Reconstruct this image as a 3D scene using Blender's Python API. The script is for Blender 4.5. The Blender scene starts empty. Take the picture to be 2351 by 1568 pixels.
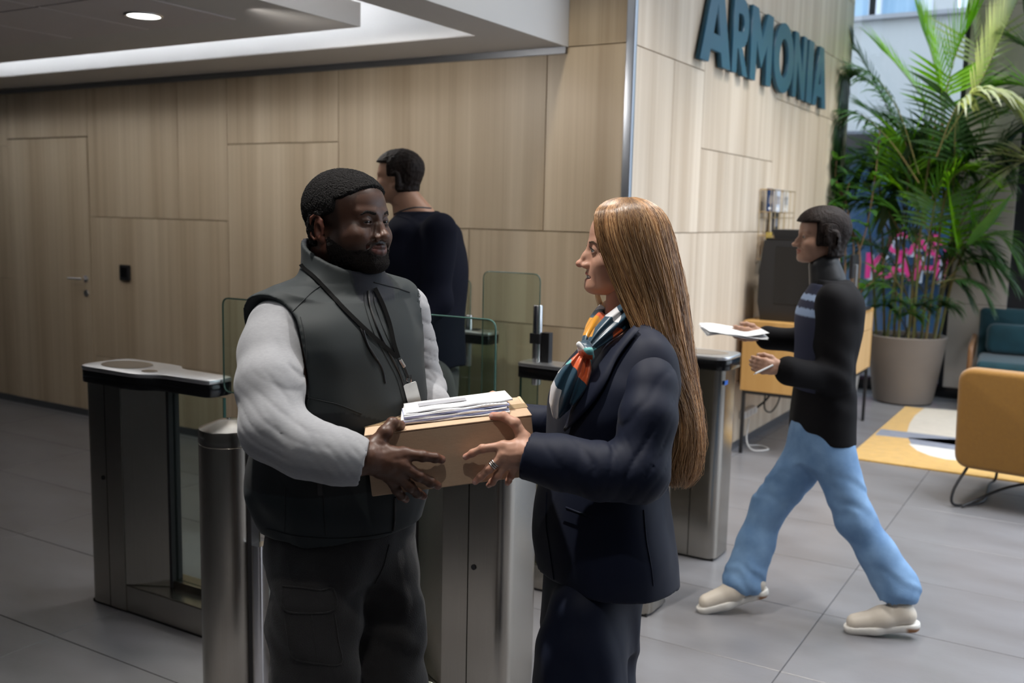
import bpy, bmesh, math, random
import numpy as np
from mathutils import Vector, Matrix, Euler
random.seed(7); np.random.seed(7)
SC = bpy.context.scene
COL = SC.collection
PI = math.pi
# ------------------------------------------------------------------ camera (solved from the two wall directions)
FPX, CX, CY, EYE = 2262.0, 1175.5, 784.0, 1.65
R3 = np.array([[0.8558722, -0.08511917, 0.51013479], [0.51672968, 0.09924819, -0.85037653], [0.02175339, 0.99141541, 0.12892736]])
C0 = np.array([0, 0, EYE])
def ray(px, py): return R3 @ np.array([px - CX, -(py - CY), -FPX])
def PL(px, py, ax, val):
    r = ray(px, py); t = (val - C0[ax]) / r[ax]; return C0 + t * r
def FLR(px, py, z=0.0): return PL(px, py, 2, z)
def DP(px, py, D): return C0 + ray(px, py) * (D / FPX)
cam = bpy.data.cameras.new('camera'); camo = bpy.data.objects.new('camera', cam); COL.objects.link(camo)
m4 = Matrix([[R3[0][0], R3[0][1], R3[0][2], 0], [R3[1][0], R3[1][1], R3[1][2], 0], [R3[2][0], R3[2][1], R3[2][2], EYE], [0, 0, 0, 1]])
camo.matrix_world = m4
cam.sensor_width = 36; cam.lens = 36 * FPX / 2351; cam.clip_start = 0.05; cam.clip_end = 200
cam.dof.use_dof = True; cam.dof.focus_distance = 2.25; cam.dof.aperture_fstop = 4.0
SC.camera = camo
# ------------------------------------------------------------------ world, lights, exposure
SC.view_settings.view_transform = 'Standard'; SC.view_settings.look = 'None'
SC.view_settings.gamma = 1.0; SC.view_settings.use_curve_mapping = False
SC.view_settings.exposure = 0.0
SC.world = bpy.data.worlds.new('sky'); SC.world.use_nodes = True
bg = SC.world.node_tree.nodes['Background']; bg.inputs[0].default_value = (0.80, 0.90, 1.0, 1); bg.inputs[1].default_value = 2.2
def area(name, loc, size, energy, col=(1, 1, 1), aim=None, sy=None, spread=None):
    l = bpy.data.lights.new(name, 'AREA'); l.energy = energy; l.color = col; l.size = size
    if sy: l.shape = 'RECTANGLE'; l.size_y = sy
    if spread: l.spread = spread
    o = bpy.data.objects.new(name, l); COL.objects.link(o); o.location = loc
    if aim is not None: o.rotation_euler = (Vector(aim) - Vector(loc)).to_track_quat('-Z', 'Y').to_euler()
    return o
def spot(name, loc, aim, energy, ang=70, col=(1, .94, .85), blend=.5, r=.05):
    l = bpy.data.lights.new(name, 'SPOT'); l.energy = energy; l.color = col; l.spot_size = math.radians(ang); l.spot_blend = blend; l.shadow_soft_size = r
    o = bpy.data.objects.new(name, l); COL.objects.link(o); o.location = loc
    o.rotation_euler = (Vector(aim) - Vector(loc)).to_track_quat('-Z', 'Y').to_euler(); return o
WARM, NEUT, COOL = (1, .87, .70), (1, .95, .89), (.78, .88, 1.0)
# ceiling spotlights of the atrium above the two people and the walkway
spot('ceiling_spot', (-1.9, 1.45, 4.3), (-1.3, 2.05, 1.2), 430, 50, NEUT)
spot('ceiling_spot', (-0.55, 2.9, 4.3), (-1.0, 2.2, 1.3), 190, 50, NEUT)
spot('ceiling_spot', (-0.3, 0.2, 4.3), (-1.2, 2.1, 1.1), 90, 50, NEUT)
for x, y in ((-0.2, 3.6), (-0.9, 4.6), (-0.9, 6.6), (-0.9, 8.6)):
    spot('ceiling_spot', (x, y, 4.3), (x, y, 0), 170, 90, NEUT, r=.15)
spot('palm_spot', (-1.3, 8.6, 4.3), (-1.5, 9.6, 2.4), 150, 60, (.95, 1, .95), r=.1)
# added area lights for daylight, right of frame and overhead; no openings built
area('daylight_fill', (4.6, 7.0, 2.4), 5.5, 150, COOL, (-1, 7.0, 1.2), sy=3.6)
area('atrium_fill', (0.6, 6.2, 4.4), 2.4, 330, (.88, .93, 1.0), (0.2, 6.6, 0), sy=6.0, spread=math.radians(120))
# downlights under the low ceiling
spot('down_light', (-6.4, 3.3, 2.5), (-6.4, 4.3, 0), 11, 150, NEUT, r=.06)
spot('down_light', (-4.9, 3.3, 2.5), (-4.9, 4.3, 0), 20, 150, NEUT, r=.06)
spot('down_light', (-3.4, 3.3, 2.5), (-3.3, 4.5, 0.6), 34, 150, NEUT, r=.06)
spot('wall_washer', (-2.3, 3.4, 3.8), (-2.4, 4.8, 0.9), 60, 62, (1, .9, .74), r=.1)
# ------------------------------------------------------------------ helpers
def tag(o, label=None, cat=None, group=None, kind=None):
    if label: o['label'] = label
    if cat: o['category'] = cat
    if group: o['group'] = group
    if kind: o['kind'] = kind
    return o
def empty(name, loc=(0, 0, 0), rz=0.0, label=None, cat=None, group=None):
    o = bpy.data.objects.new(name, None); COL.objects.link(o); o.location = loc; o.rotation_euler = (0, 0, rz); o.empty_display_size = .1
    return tag(o, label, cat, group)
def obj(name, data, mat=None, parent=None, world=False, smooth=None):
    """data = bmesh | mesh | (verts, faces). world=True: coordinates are world coordinates even under a parent."""
    if isinstance(data, bmesh.types.BMesh):
        bmesh.ops.recalc_face_normals(data, faces=data.faces)
        me = bpy.data.meshes.new(name); data.to_mesh(me); data.free()
    elif isinstance(data, tuple):
        me = bpy.data.meshes.new(name); me.from_pydata([tuple(map(float, v)) for v in data[0]], [], data[1]); me.update()
    else: me = data
    if mat:
        for m_ in (mat if isinstance(mat, (list, tuple)) else [mat]): me.materials.append(m_)
    if smooth is not None:
        me.polygons.foreach_set('use_smooth', [True] * len(me.polygons))
        if smooth > 0: me.set_sharp_from_angle(angle=math.radians(smooth))
    o = bpy.data.objects.new(name, me); COL.objects.link(o)
    if parent is not None:
        o.parent = parent
        if world:
            bpy.context.view_layer.update()
            o.matrix_parent_inverse = parent.matrix_world.inverted()
    return o
def bx(bm, x0, x1, y0, y1, z0, z1, bev=0.0, seg=2, mi=0):
    vs = [bm.verts.new(p) for p in ((x0, y0, z0), (x1, y0, z0), (x1, y1, z0), (x0, y1, z0), (x0, y0, z1), (x1, y0, z1), (x1, y1, z1), (x0, y1, z1))]
    fs = [bm.faces.new([vs[i] for i in f]) for f in ((3, 2, 1, 0), (4, 5, 6, 7), (0, 1, 5, 4), (1, 2, 6, 5), (2, 3, 7, 6), (3, 0, 4, 7))]
    for f_ in fs: f_.material_index = mi
    if bev > 0:
        es = list({e for f_ in fs for e in f_.edges})
        bmesh.ops.bevel(bm, geom=es, offset=bev, segments=seg, affect='EDGES', profile=.5)
    return bm
def box(x0, x1, y0, y1, z0, z1, bev=0.0, seg=2): return bx(bmesh.new(), min(x0, x1), max(x0, x1), min(y0, y1), max(y0, y1), min(z0, z1), max(z0, z1), bev, seg)
def prism(pts, z0, z1, bm=None, bev=0.0, ax='z'):
    """polygon pts (2D) extruded; ax z: (x,y)->z ; ax y: (x,z)->y ; ax x: (y,z)->x"""
    bm = bm or bmesh.new()
    mk = {'z': lambda p, h: (p[0], p[1], h), 'y': lambda p, h: (p[0], h, p[1]), 'x': lambda p, h: (h, p[0], p[1])}[ax]
    a = [bm.verts.new(mk(p, z0)) for p in pts]; b = [bm.verts.new(mk(p, z1)) for p in pts]
    n = len(pts); fa = bm.faces.new(a); fb = bm.faces.new(b[::-1])
    for i in range(n): bm.faces.new((a[i], b[i], b[(i + 1) % n], a[(i + 1) % n]))
    if bev > 0:
        bmesh.ops.recalc_face_normals(bm, faces=bm.faces)
        bmesh.ops.bevel(bm, geom=list(set(fa.edges) | set(fb.edges)), offset=bev, segments=2, affect='EDGES', profile=.5)
    return bm
def rrect(x0, x1, y0, y1, r, n=5):
    pts = []
    for cx_, cy_, a0 in ((x1 - r, y1 - r, 0), (x0 + r, y1 - r, 90), (x0 + r, y0 + r, 180), (x1 - r, y0 + r, 270)):
        for i in range(n + 1):
            a = math.radians(a0 + 90 * i / n); pts.append((cx_ + r * math.cos(a), cy_ + r * math.sin(a)))
    return pts
def rpoly(pts, r, n=4):
    out = []; K = len(pts)
    for i in range(K):
        p0, p, p1 = Vector(pts[i - 1]), Vector(pts[i]), Vector(pts[(i + 1) % K])
        a = (p0 - p).normalized() * r; b = (p1 - p).normalized() * r
        for k in range(n + 1):
            t = k / n; q = (1 - t) ** 2 * (p + a) + 2 * t * (1 - t) * p + t * t * (p + b); out.append((q.x, q.y))
    return out
def tube(path, r, n=8, bm=None, cap=True, closed=False):
    bm = bm or bmesh.new(); P = [Vector(p) for p in path]; rings = []; up = None; N = len(P)
    for i, p in enumerate(P):
        if closed: t = (P[(i + 1) % N] - P[i - 1])
        else: t = (P[min(i + 1, N - 1)] - P[max(i - 1, 0)])
        t.normalize()
        if up is None:
            up = Vector((0, 0, 1)) if abs(t.z) < .9 else Vector((1, 0, 0))
        u = t.cross(up); u.normalize(); v = u.cross(t); v.normalize(); up = v
        rr = r[i] if isinstance(r, (list, tuple)) else r
        rings.append([bm.verts.new(p + (u * math.cos(2 * PI * k / n) + v * math.sin(2 * PI * k / n)) * rr) for k in range(n)])
    for i in range(N if closed else N - 1):
        a, b = rings[i], rings[(i + 1) % N]
        for k in range(n): bm.faces.new((a[k], a[(k + 1) % n], b[(k + 1) % n], b[k]))
    if cap and not closed: bm.faces.new(rings[0][::-1]); bm.faces.new(rings[-1])
    return bm
def lathe(prof, n=32, bm=None, c=(0, 0)):
    bm = bm or bmesh.new(); rings = []
    for r, z in prof:
        if r < 1e-6: rings.append([bm.verts.new((c[0], c[1], z))] * n)
        else: rings.append([bm.verts.new((c[0] + r * math.cos(2 * PI * k / n), c[1] + r * math.sin(2 * PI * k / n), z)) for k in range(n)])
    for a, b in zip(rings, rings[1:]):
        for k in range(n):
            q = [a[k], a[(k + 1) % n], b[(k + 1) % n], b[k]]; u = []
            for v in q:
                if v not in u: u.append(v)
            if len(u) > 2: bm.faces.new(u)
    return bm
def arc(p0, p1, p2, n=8):
    p0, p1, p2 = Vector(p0), Vector(p1), Vector(p2)
    return [(1 - t) ** 2 * p0 + 2 * t * (1 - t) * p1 + t * t * p2 for t in (i / n for i in range(n + 1))]
def cat(pts, n=6):
    """Catmull-Rom through points"""
    P = [Vector(p) for p in pts]; P = [2 * P[0] - P[1]] + P + [2 * P[-1] - P[-2]]; out = []
    for i in range(1, len(P) - 2):
        for k in range(n):
            t = k / n; a, b, c, d = P[i - 1], P[i], P[i + 1], P[i + 2]
            out.append(.5 * ((2 * b) + (c - a) * t + (2 * a - 5 * b + 4 * c - d) * t * t + (3 * b - a - 3 * c + d) * t ** 3))
    out.append(P[-2]); return out
# ------------------------------------------------------------------ materials
def nm(name):
    m = bpy.data.materials.new(name); m.use_nodes = True; nt = m.node_tree; b = nt.nodes['Principled BSDF']; return m, nt, b
def N(nt, t, **k):
    n = nt.nodes.new(t)
    for a, v in k.items():
        if a.startswith('_'): setattr(n, a[1:], v)
        else: n.inputs[a.replace('__', ' ')].default_value = v
    return n
def mat(name, col, rough=.5, metal=0.0, spec=.5, noise=0.0, nscale=20.0, stretch=(1, 1, 1), bump=0.0, bscale=None, coat=0.0, sheen=0.0, vcol=False, sss=0.0, col2=None, aniso=0.0, trans=0.0, ior=1.45):
    m, nt, b = nm(name); L = nt.links.new
    b.inputs['Base Color'].default_value = (*col, 1); b.inputs['Roughness'].default_value = rough; b.inputs['Metallic'].default_value = metal
    b.inputs['Specular IOR Level'].default_value = spec; b.inputs['Coat Weight'].default_value = coat; b.inputs['IOR'].default_value = ior
    if sheen: b.inputs['Sheen Weight'].default_value = sheen; b.inputs['Sheen Roughness'].default_value = .5
    if sss: b.inputs['Subsurface Weight'].default_value = sss; b.inputs['Subsurface Radius'].default_value = (.012, .005, .003); b.inputs['Subsurface Scale'].default_value = 1.0
    if aniso: b.inputs['Anisotropic'].default_value = aniso
    if trans: b.inputs['Transmission Weight'].default_value = trans
    tc = N(nt, 'ShaderNodeTexCoord'); mp = N(nt, 'ShaderNodeMapping', Scale=stretch); L(tc.outputs['Object'], mp.inputs[0])
    src = None
    if vcol:
        at = N(nt, 'ShaderNodeVertexColor', _layer_name='Col'); src = at.outputs[0]
    if noise:
        no = N(nt, 'ShaderNodeTexNoise', Scale=nscale, Detail=5.0); L(mp.outputs[0], no.inputs['Vector'])
        if col2:
            rp = N(nt, 'ShaderNodeMapRange'); rp.inputs[1].default_value = .5 - noise / 2; rp.inputs[2].default_value = .5 + noise / 2; L(no.outputs[0], rp.inputs[0])
            mx = N(nt, 'ShaderNodeMix', _data_type='RGBA'); mx.inputs[6].default_value = (*col, 1); mx.inputs[7].default_value = (*col2, 1); L(rp.outputs[0], mx.inputs[0]); src = mx.outputs[2]
        else:
            ma = N(nt, 'ShaderNodeMapRange'); ma.inputs[3].default_value = 1 - noise; ma.inputs[4].default_value = 1 + noise; L(no.outputs[0], ma.inputs[0])
            mx = N(nt, 'ShaderNodeVectorMath', _operation='SCALE'); L(ma.outputs[0], mx.inputs['Scale'])
            if src: L(src, mx.inputs[0])
            else: mx.inputs[0].default_value = col
            src = mx.outputs[0]
    if src: L(src, b.inputs['Base Color'])
    if bump:
        nb = N(nt, 'ShaderNodeTexNoise', Scale=bscale or nscale, Detail=4.0); L(mp.outputs[0], nb.inputs['Vector'])
        bp = N(nt, 'ShaderNodeBump', Strength=bump, Distance=.01); L(nb.outputs[0], bp.inputs['Height']); L(bp.outputs[0], b.inputs['Normal'])
    return m
def emis(name, col, s):
    m, nt, b = nm(name); b.inputs['Emission Color'].default_value = (*col, 1); b.inputs['Emission Strength'].default_value = s; b.inputs['Base Color'].default_value = (*col, 1); return m
def wood(name, c1, c2, axis='x', rough=.45, scale=1.0):
    m, nt, b = nm(name); L = nt.links.new
    ge = N(nt, 'ShaderNodeNewGeometry'); oi = N(nt, 'ShaderNodeObjectInfo')
    mp = N(nt, 'ShaderNodeMapping'); mp.inputs['Scale'].default_value = (9 * scale, 9 * scale, .18 * scale); L(ge.outputs['Position'], mp.inputs[0])
    ad = N(nt, 'ShaderNodeVectorMath', _operation='ADD'); L(mp.outputs[0], ad.inputs[0])
    sc = N(nt, 'ShaderNodeMath', _operation='MULTIPLY'); sc.inputs[1].default_value = 40; L(oi.outputs['Random'], sc.inputs[0]); L(sc.outputs[0], ad.inputs[1])
    n1 = N(nt, 'ShaderNodeTexNoise', Scale=.9, Detail=3.0, Roughness=.55); L(ad.outputs[0], n1.inputs['Vector'])
    mp2 = N(nt, 'ShaderNodeMapping'); mp2.inputs['Scale'].default_value = (14, 14, .35); L(ad.outputs[0], mp2.inputs[0])
    n2 = N(nt, 'ShaderNodeTexNoise', Scale=1.0, Detail=6.0, Roughness=.7); L(mp2.outputs[0], n2.inputs['Vector'])
    a = N(nt, 'ShaderNodeMath', _operation='MULTIPLY_ADD'); a.inputs[1].default_value = .35; L(n2.outputs[0], a.inputs[0]); L(n1.outputs[0], a.inputs[2])
    mr = N(nt, 'ShaderNodeMapRange'); mr.inputs[1].default_value = .48; mr.inputs[2].default_value = .86; L(a.outputs[0], mr.inputs[0])
    mx = N(nt, 'ShaderNodeMix', _data_type='RGBA'); mx.inputs[6].default_value = (*c1, 1); mx.inputs[7].default_value = (*c2, 1); L(mr.outputs[0], mx.inputs[0]); L(mx.outputs[2], b.inputs['Base Color'])
    b.inputs['Roughness'].default_value = rough
    bp = N(nt, 'ShaderNodeBump', Strength=.12, Distance=.003); L(n2.outputs[0], bp.inputs['Height']); L(bp.outputs[0], b.inputs['Normal'])
    return m
def glassm(name, tint=(.90, .97, .94), edge=False):
    m, nt, b = nm(name); b.inputs['Base Color'].default_value = (*tint, 1); b.inputs['Roughness'].default_value = 0.0; b.inputs['Transmission Weight'].default_value = 1.0; b.inputs['IOR'].default_value = 1.5 if not edge else 1.45
    return m
M = {}
M['oak'] = wood('oak_veneer', (.405, .31, .205), (.60, .49, .35))
M['oak_pale'] = wood('pale_oak_veneer', (.48, .385, .285), (.70, .605, .49))
M['gap'] = mat('joint_dark', (.10, .07, .04), .8)
M['gapb'] = mat('joint_brown', (.30, .22, .12), .8)
M['white'] = mat('white_plaster', (.78, .78, .78), .8, bump=.02, bscale=60)
M['tilew'] = mat('ceiling_tile_face', (.62, .57, .56), .95, noise=.05, nscale=300, bump=.3, bscale=250)
M['greyp'] = mat('grey_plaster', (.60, .58, .56), .85)
M['alu'] = mat('brushed_aluminium', (.42, .44, .48), .32, 1.0, noise=.12, nscale=30, stretch=(8, 8, .15), aniso=.4)
M['skirt'] = mat('grey_metal_skirting', (.20, .21, .23), .35, .9)
M['steel'] = mat('brushed_stainless_steel', (.40, .375, .335), .22, 1.0, noise=.10, nscale=40, stretch=(10, 10, .1), bump=.05, bscale=60, aniso=.5)
M['steel_l'] = mat('satin_silver_metal', (.66, .67, .69), .35, 1.0, noise=.06, nscale=60)
M['chrome'] = mat('chrome', (.75, .75, .76), .12, 1.0)
M['black'] = mat('gloss_black_plastic', (.006, .006, .007), .12)
M['blackm'] = mat('matt_black_plastic', (.015, .015, .017), .45)
M['glass'] = glassm('greenish_glass')
M['glassw'] = glassm('window_glass', (.93, .97, 1.0))
M['floor'] = mat('grey_stone_tile', (.205, .205, .218), .30, noise=.45, nscale=1.5, stretch=(1, 2.4, 1), col2=(.148, .142, .145), bump=.05, bscale=45)
M['grout'] = mat('grout', (.06, .06, .065), .8)
def thin_glass(name, tint, ior=1.5):
    m, nt, b = nm(name); nt.nodes.remove(b); L = nt.links.new; out = nt.nodes['Material Output']
    tr = N(nt, 'ShaderNodeBsdfTransparent'); tr.inputs[0].default_value = (*tint, 1)
    gl = N(nt, 'ShaderNodeBsdfGlossy', Roughness=0.02); lw = N(nt, 'ShaderNodeLayerWeight', Blend=.5); pw = N(nt, 'ShaderNodeMath', _operation='POWER'); pw.inputs[1].default_value = 4.0; L(lw.outputs['Facing'], pw.inputs[0]); fr = N(nt, 'ShaderNodeMath', _operation='MULTIPLY_ADD'); fr.inputs[1].default_value = .9; fr.inputs[2].default_value = .05; L(pw.outputs[0], fr.inputs[0]); mx = N(nt, 'ShaderNodeMixShader')
    L(fr.outputs[0], mx.inputs[0]); L(tr.outputs[0], mx.inputs[1]); L(gl.outputs[0], mx.inputs[2]); L(mx.outputs[0], out.inputs[0]); return m
M['pane'] = thin_glass('clear_glass_pane', (.86, .92, .885), 1.6)
M['paneedge'] = mat('green_glass_edge', (.045, .10, .085), .08, spec=.8)
M['winpane'] = thin_glass('window_glass_pane', (.92, .96, 1.0))
# ================================================================== ROOM
YA, XB = 4.80, -2.185          # wall with the door / wall with the sign
YW = 10.25                     # glazed end wall
ZS = 2.54                      # underside of the low ceiling
def struct(name, data, m=None, label=None, **k):
    o = obj(name, data, m, **k); o['kind'] = 'structure'
    if label: o['label'] = label

    return o
# floor slab (grout) with tiles as parts
flo = struct('floor', box(-9.6, 5.0, -3.0, 15.5, -.12, -.004), M['grout'], 'grey stone tile floor of the lobby')
TW, TH = 1.22, .635
tile_me = {}
def tile_mesh(w, h):
    k = (round(w, 3), round(h, 3))
    if k not in tile_me:
        bm = box(0, w, 0, h, -.02, 0, .0015, 1); bmesh.ops.recalc_face_normals(bm, faces=bm.faces); me = bpy.data.meshes.new('tile'); bm.to_mesh(me); bm.free(); me.materials.append(M['floor']); tile_me[k] = me
    return tile_me[k]
nt_ = 0
for i in range(-5, 4):
    for j in range(-2, 14):
        x0 = -.9 + TW * i - TW; y0 = 2.205 + TH * j - TH * 2
        if x0 < -9.5 or y0 > YW: continue
        o = bpy.data.objects.new('tile', tile_mesh(TW - .004, TH - .004)); COL.objects.link(o); o.location = (x0, y0, 0); o.parent = flo; nt_ += 1
big = obj('tile_field', (([(-9.5, -3, -.001), (5, -3, -.001), (5, .9, -.001), (-9.5, .9, -.001)]), [(0, 1, 2, 3)]), M['floor'], flo); big['kind'] = 'stuff'

def wall_panels(parent, rects, plane, val, m, t=.018, g=.0024):
    """rects (u0,u1,z0,z1); plane 'y' -> u=x, front towards -y ; plane 'x' -> u=y, front towards +x"""
    for (u0, u1, z0, z1) in rects:
        if plane == 'y': bm = box(u0 + g, u1 - g, val, val + t, z0 + g, z1 - g, .0012, 1)
        else: bm = box(val - t, val, u0 + g, u1 - g, z0 + g, z1 - g, .0012, 1)
        obj('panel', bm, m, parent)
def ux(px, py): return float(PL(px, py, 1, YA)[0])
XA = [-9.6, ux(14, 290), ux(203, 400), ux(408, 350), ux(522, 350), ux(777, 250), ux(1075, 650), ux(1252, 320), XB]
Z1, Z2, Z3, ZD = 1.03, 1.556, 2.07, 2.155
BZ = .055
wa = struct('wall_back', box(-9.6, XB - .02, YA + .018, YA + .2, 0, 4.5), M['gapb'], 'oak panelled wall with a flush door, left of the metal corner trim')
X0, X1, X2, X3, X4, X5, X6, X7, X8 = XA
A = [(X0, X1, Z3 + .03, ZS), (X0, X1, Z1, Z3 + .03), (X0, X1, BZ, Z1),
     (X1, X2, ZD, ZS), (X2, X3, Z2, ZS), (X3, X4, Z2, ZS), (X2, X4, .49, Z2), (X2, ux(421, 920), BZ, .49), (ux(421, 920), X4, BZ, .49),
     (X4, X5, Z3, ZS), (X4, X5, Z1, Z3), (X4, X5, BZ, Z1), (X5, X7, Z2, ZS), (X5, X6, Z1, Z2), (X6, X8 - .04, Z1, Z2), (X7, X8 - .04, Z2, ZS),
     (X5, X6, BZ, Z1), (X6, X8 - .04, BZ, Z1), (ux(1305, 60), X8 - .04, ZS, 3.4), (X7 - 1.2, ux(1305, 60), ZS + .4, 3.4)]
wall_panels(wa, A, 'y', YA, M['oak'])
obj('panel_dark_top', box(-2.75, XB - .02, YA, YA + .018, 3.4, 4.5), M['oak'], wa)
# flush door
d1 = struct('door_1', box(X1 + .006, X2 - .006, YA - .004, YA + .016, BZ, ZD - .008, .001, 1), M['oak'], 'flush oak door with a lever handle in the panelled wall')
obj('door_gap', box(X1 + .006, X2 - .006, YA + .001, YA + .017, ZD - .008, ZD + .004), M['gap'], d1)
hx, hy, hz = [float(v) for v in PL(199, 640, 1, YA)]
obj('handle', tube([(hx, YA, hz), (hx, YA - .05, hz), (hx - .02, YA - .055, hz), (hx - .15, YA - .055, hz)], .009, 10), M['chrome'], d1, smooth=40)
bm = bmesh.new()
for z in (hz, hz - .11):
    q = lathe([(0, 0), (.026, 0), (.026, .008), (.022, .011), (0, .011)], 20); bmesh.ops.rotate(q, verts=q.verts, cent=(0, 0, 0), matrix=Matrix.Rotation(PI / 2, 3, 'X')); bmesh.ops.translate(q, verts=q.verts, vec=(hx, YA - .003, z))
    me = bpy.data.meshes.new('t'); q.to_mesh(me); q.free(); bm.from_mesh(me)
obj('lock_rose', bm, M['steel_l'], d1, smooth=40)
# skirtings
bs = struct('baseboard_back', box(-9.6, XB, YA + .004, YA + .02, 0, BZ), M['skirt'], 'grey metal skirting under the panelled wall')
# wall with the sign
def uy(px, py): return float(PL(px, py, 0, XB)[1])
Y1, Y2, Y3, Y4, Y5 = uy(1543, 300), uy(1612, 300), uy(1664, 450), uy(1775, 350), uy(1893, 270)
YE = 9.62
wb = struct('wall_right', box(XB - .2, XB - .018, YA + .02, YE, 0, 4.5), M['gapb'], 'pale oak panelled wall carrying the teal sign')
ZT = 2.53; ZU = 3.06
B = [(YA, Y2, ZT, 3.4), (YA, Y1, BZ, ZT), (Y1, Y2, Z2, ZT), (Y1, Y2, BZ, Z2), (Y2, Y4, Z3, ZU), (Y2, Y3, Z2, Z3), (Y3, Y4, Z2, Z3), (Y2, uy(1600, 700) + .8, BZ, Z2),
     (uy(1600, 700) + .8, Y4, .5, Z2), (uy(1600, 700) + .8, Y4, BZ, .5), (Y4, YE, BZ, Z2), (Y4, YE, Z2, ZT), (Y4, YE, ZT, ZU), (Y2, Y4, ZU, 3.62), (Y4, YE, ZU, 3.62), (YA, Y2, 3.4, 4.5), (Y2, YE, 3.62, 4.5)]
wall_panels(wb, B, 'x', XB, M['oak_pale'])
struct('baseboard_right', box(XB - .018, XB - .002, YA, YE, 0, BZ), M['alu'], 'aluminium skirting under the pale oak wall')
struct('trim_1', prism(rrect(XB - .045, XB + .004, YA - .004, YA + .035, .006), 0, 4.5), M['alu'], 'tall brushed metal corner trim between the two oak walls', smooth=50)
# end return of the sign wall and glazed end wall
struct('wall_end', box(XB - .2, XB + .001, YE, YE + .02, 0, 4.5), M['white'])
# low ceiling: perimeter soffit, cove, raft of tiles
zs = ZS
def cz(px, py): p = PL(px, py, 2, zs); return float(p[0]), float(p[1])
sx, sy = cz(1092, 82)[0], cz(1092, 82)[1]        # inner corner of the soffit
rx, ry = cz(828, 62)[0], cz(828, 62)[1]          # corner of the raft
tx, ty = cz(545, 43)[0], cz(545, 43)[1]          # corner of the tile field
ox = cz(1303, 108)[0]
ce = struct('ceiling', box(-9.6, sx, -3, sy, zs + .30, zs + .36), M['white'], 'white cove ceiling above the lit gap')
obj('soffit', box(-9.6, ox, sy, YA + .018, zs, zs + .30), M['greyp'], ce)
obj('soffit', box(sx, ox, -3, sy, zs, zs + .30), M['greyp'], ce)
obj('cove_face', box(-9.6, sx, sy - .004, sy, zs + .004, zs + .30), M['white'], ce)
obj('fascia', box(ox - .12, ox, -3, YA + .018, zs + .30, 4.5), M['white'], ce)
obj('fascia', box(ox, ox + .004, -3, YA, zs, 4.5), M['white'], ce)
raft = obj('raft', box(-9.6, rx, -3, ry, zs, zs + .115, .001, 1), M['greyp'], ce)
for i in range(8):
    for j in range(8):
        x1 = tx - .62 * i; y1 = ty - .62 * j
        if x1 < -9: continue
        obj('ceiling_tile', box(x1 - .612, x1 - .004, y1 - .612, y1 - .004, zs - .006, zs + .001, .003, 1), M['tilew'], ce)
struct('trim_2', box(-9.6, ox, YA - .022, YA + .001, zs - .035, zs - .001), M['skirt'], 'grey shadow-gap trim where the soffit meets the oak wall')
led = emis('cove_light_strip', (.93, .96, 1.0), 22.0)
cs = empty('cove_light', (rx - .15, ry - .15, zs + .12), 0, 'hidden light strip on the raft edge that lights the ceiling cove', 'light')
obj('light_strip', box(-9.6, rx - .10, ry - .16, ry - .10, zs + .118, zs + .14), led, cs, world=True)
obj('light_strip', box(rx - .16, rx - .10, -3, ry - .16, zs + .118, zs + .14), led, cs, world=True)
dlx, dly = cz(330, 32)
dl = empty('downlight', (dlx, dly, zs - .006), 0, 'round white recessed downlight glowing in the low tiled ceiling', 'lamp')
obj('trim_ring', lathe([(.075, -.006), (.085, -.008), (.09, 0), (.075, 0)], 32), M['steel_l'], dl, smooth=40)
obj('lens', lathe([(0, -.005), (.075, -.005), (.075, 0), (0, 0)], 32), emis('lamp_lens', (1, .98, .93), 6), dl)
# atrium ceiling and the unseen walls of the lobby
struct('ceiling_upper', box(ox - .12, 5.0, -3, YW + .2, 4.5, 4.6), M['white'], 'high ceiling of the atrium')
M['dimp'] = mat('low_bounce_grey', (.16, .155, .15), .8)  # dark tone put on unseen walls to cut bounced light
struct('wall_left', box(-9.75, -9.6, -3, YA + .2, 0, 4.6), M['dimp'])
struct('wall_rear', box(-9.6, 5, -3.15, -3, 0, 4.6), M['dimp'])
struct('wall_far_right', box(5, 5.15, -3, YW + .2, 0, 4.6), M['white'])
# ---------------------------------------------------------------- glazed end wall
def uw(px, py): p = PL(px, py, 1, YW); return float(p[0]), float(p[2])
stone = mat('pale_stone_cladding', (.42, .385, .345), .55, noise=.18, nscale=2.5, stretch=(1, 1, .15))
dark = mat('dark_metal_frame', (.022, .024, .03), .35, .4)
wxl, wxr = uw(1975, 600)[0], uw(2192, 600)[0]
w1 = struct('window_1', box(-2.36, wxr, YW - .02, YW + .08, .0, .10), dark, 'tall glazed front behind the palm looking on the street')
obj('frame', box(-2.36, wxr, YW - .03, YW + .06, 2.36, 2.50), mat('grey_transom', (.13, .13, .15), .4, .5), w1)
obj('frame', box(wxr - .06, wxr, YW - .03, YW + .06, .1, 4.5), dark, w1)
obj('frame', box(-2.40, -2.34, YW - .03, YW + .06, .1, 4.5), dark, w1)
obj('frame', box(-2.36, wxr, YW - .02, YW + .05, .30, .34), dark, w1)
obj('pane', box(-2.36, wxr, YW, YW + .012, .34, 2.36), M['winpane'], w1)
obj('pane', box(-2.36, wxr, YW, YW + .012, 2.50, 4.5), M['winpane'], w1)
pxl, pxr = wxr, uw(2318, 650)[0]
col = struct('wall_column', box(pxl, pxr, YW - .16, YW + .1, 0, 4.5), stone, 'pale stone column between the glazed front and the dark frame')
for z in (.9, 1.8, 2.7, 3.6): obj('joint', box(pxl - .001, pxr + .001, YW - .162, YW - .158, z, z + .004), M['gap'], col)
w2 = struct('window_2', box(pxr, pxr + .22, YW - .10, YW + .05, 0, 4.5), dark, 'dark framed glazing right of the stone column')
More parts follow.
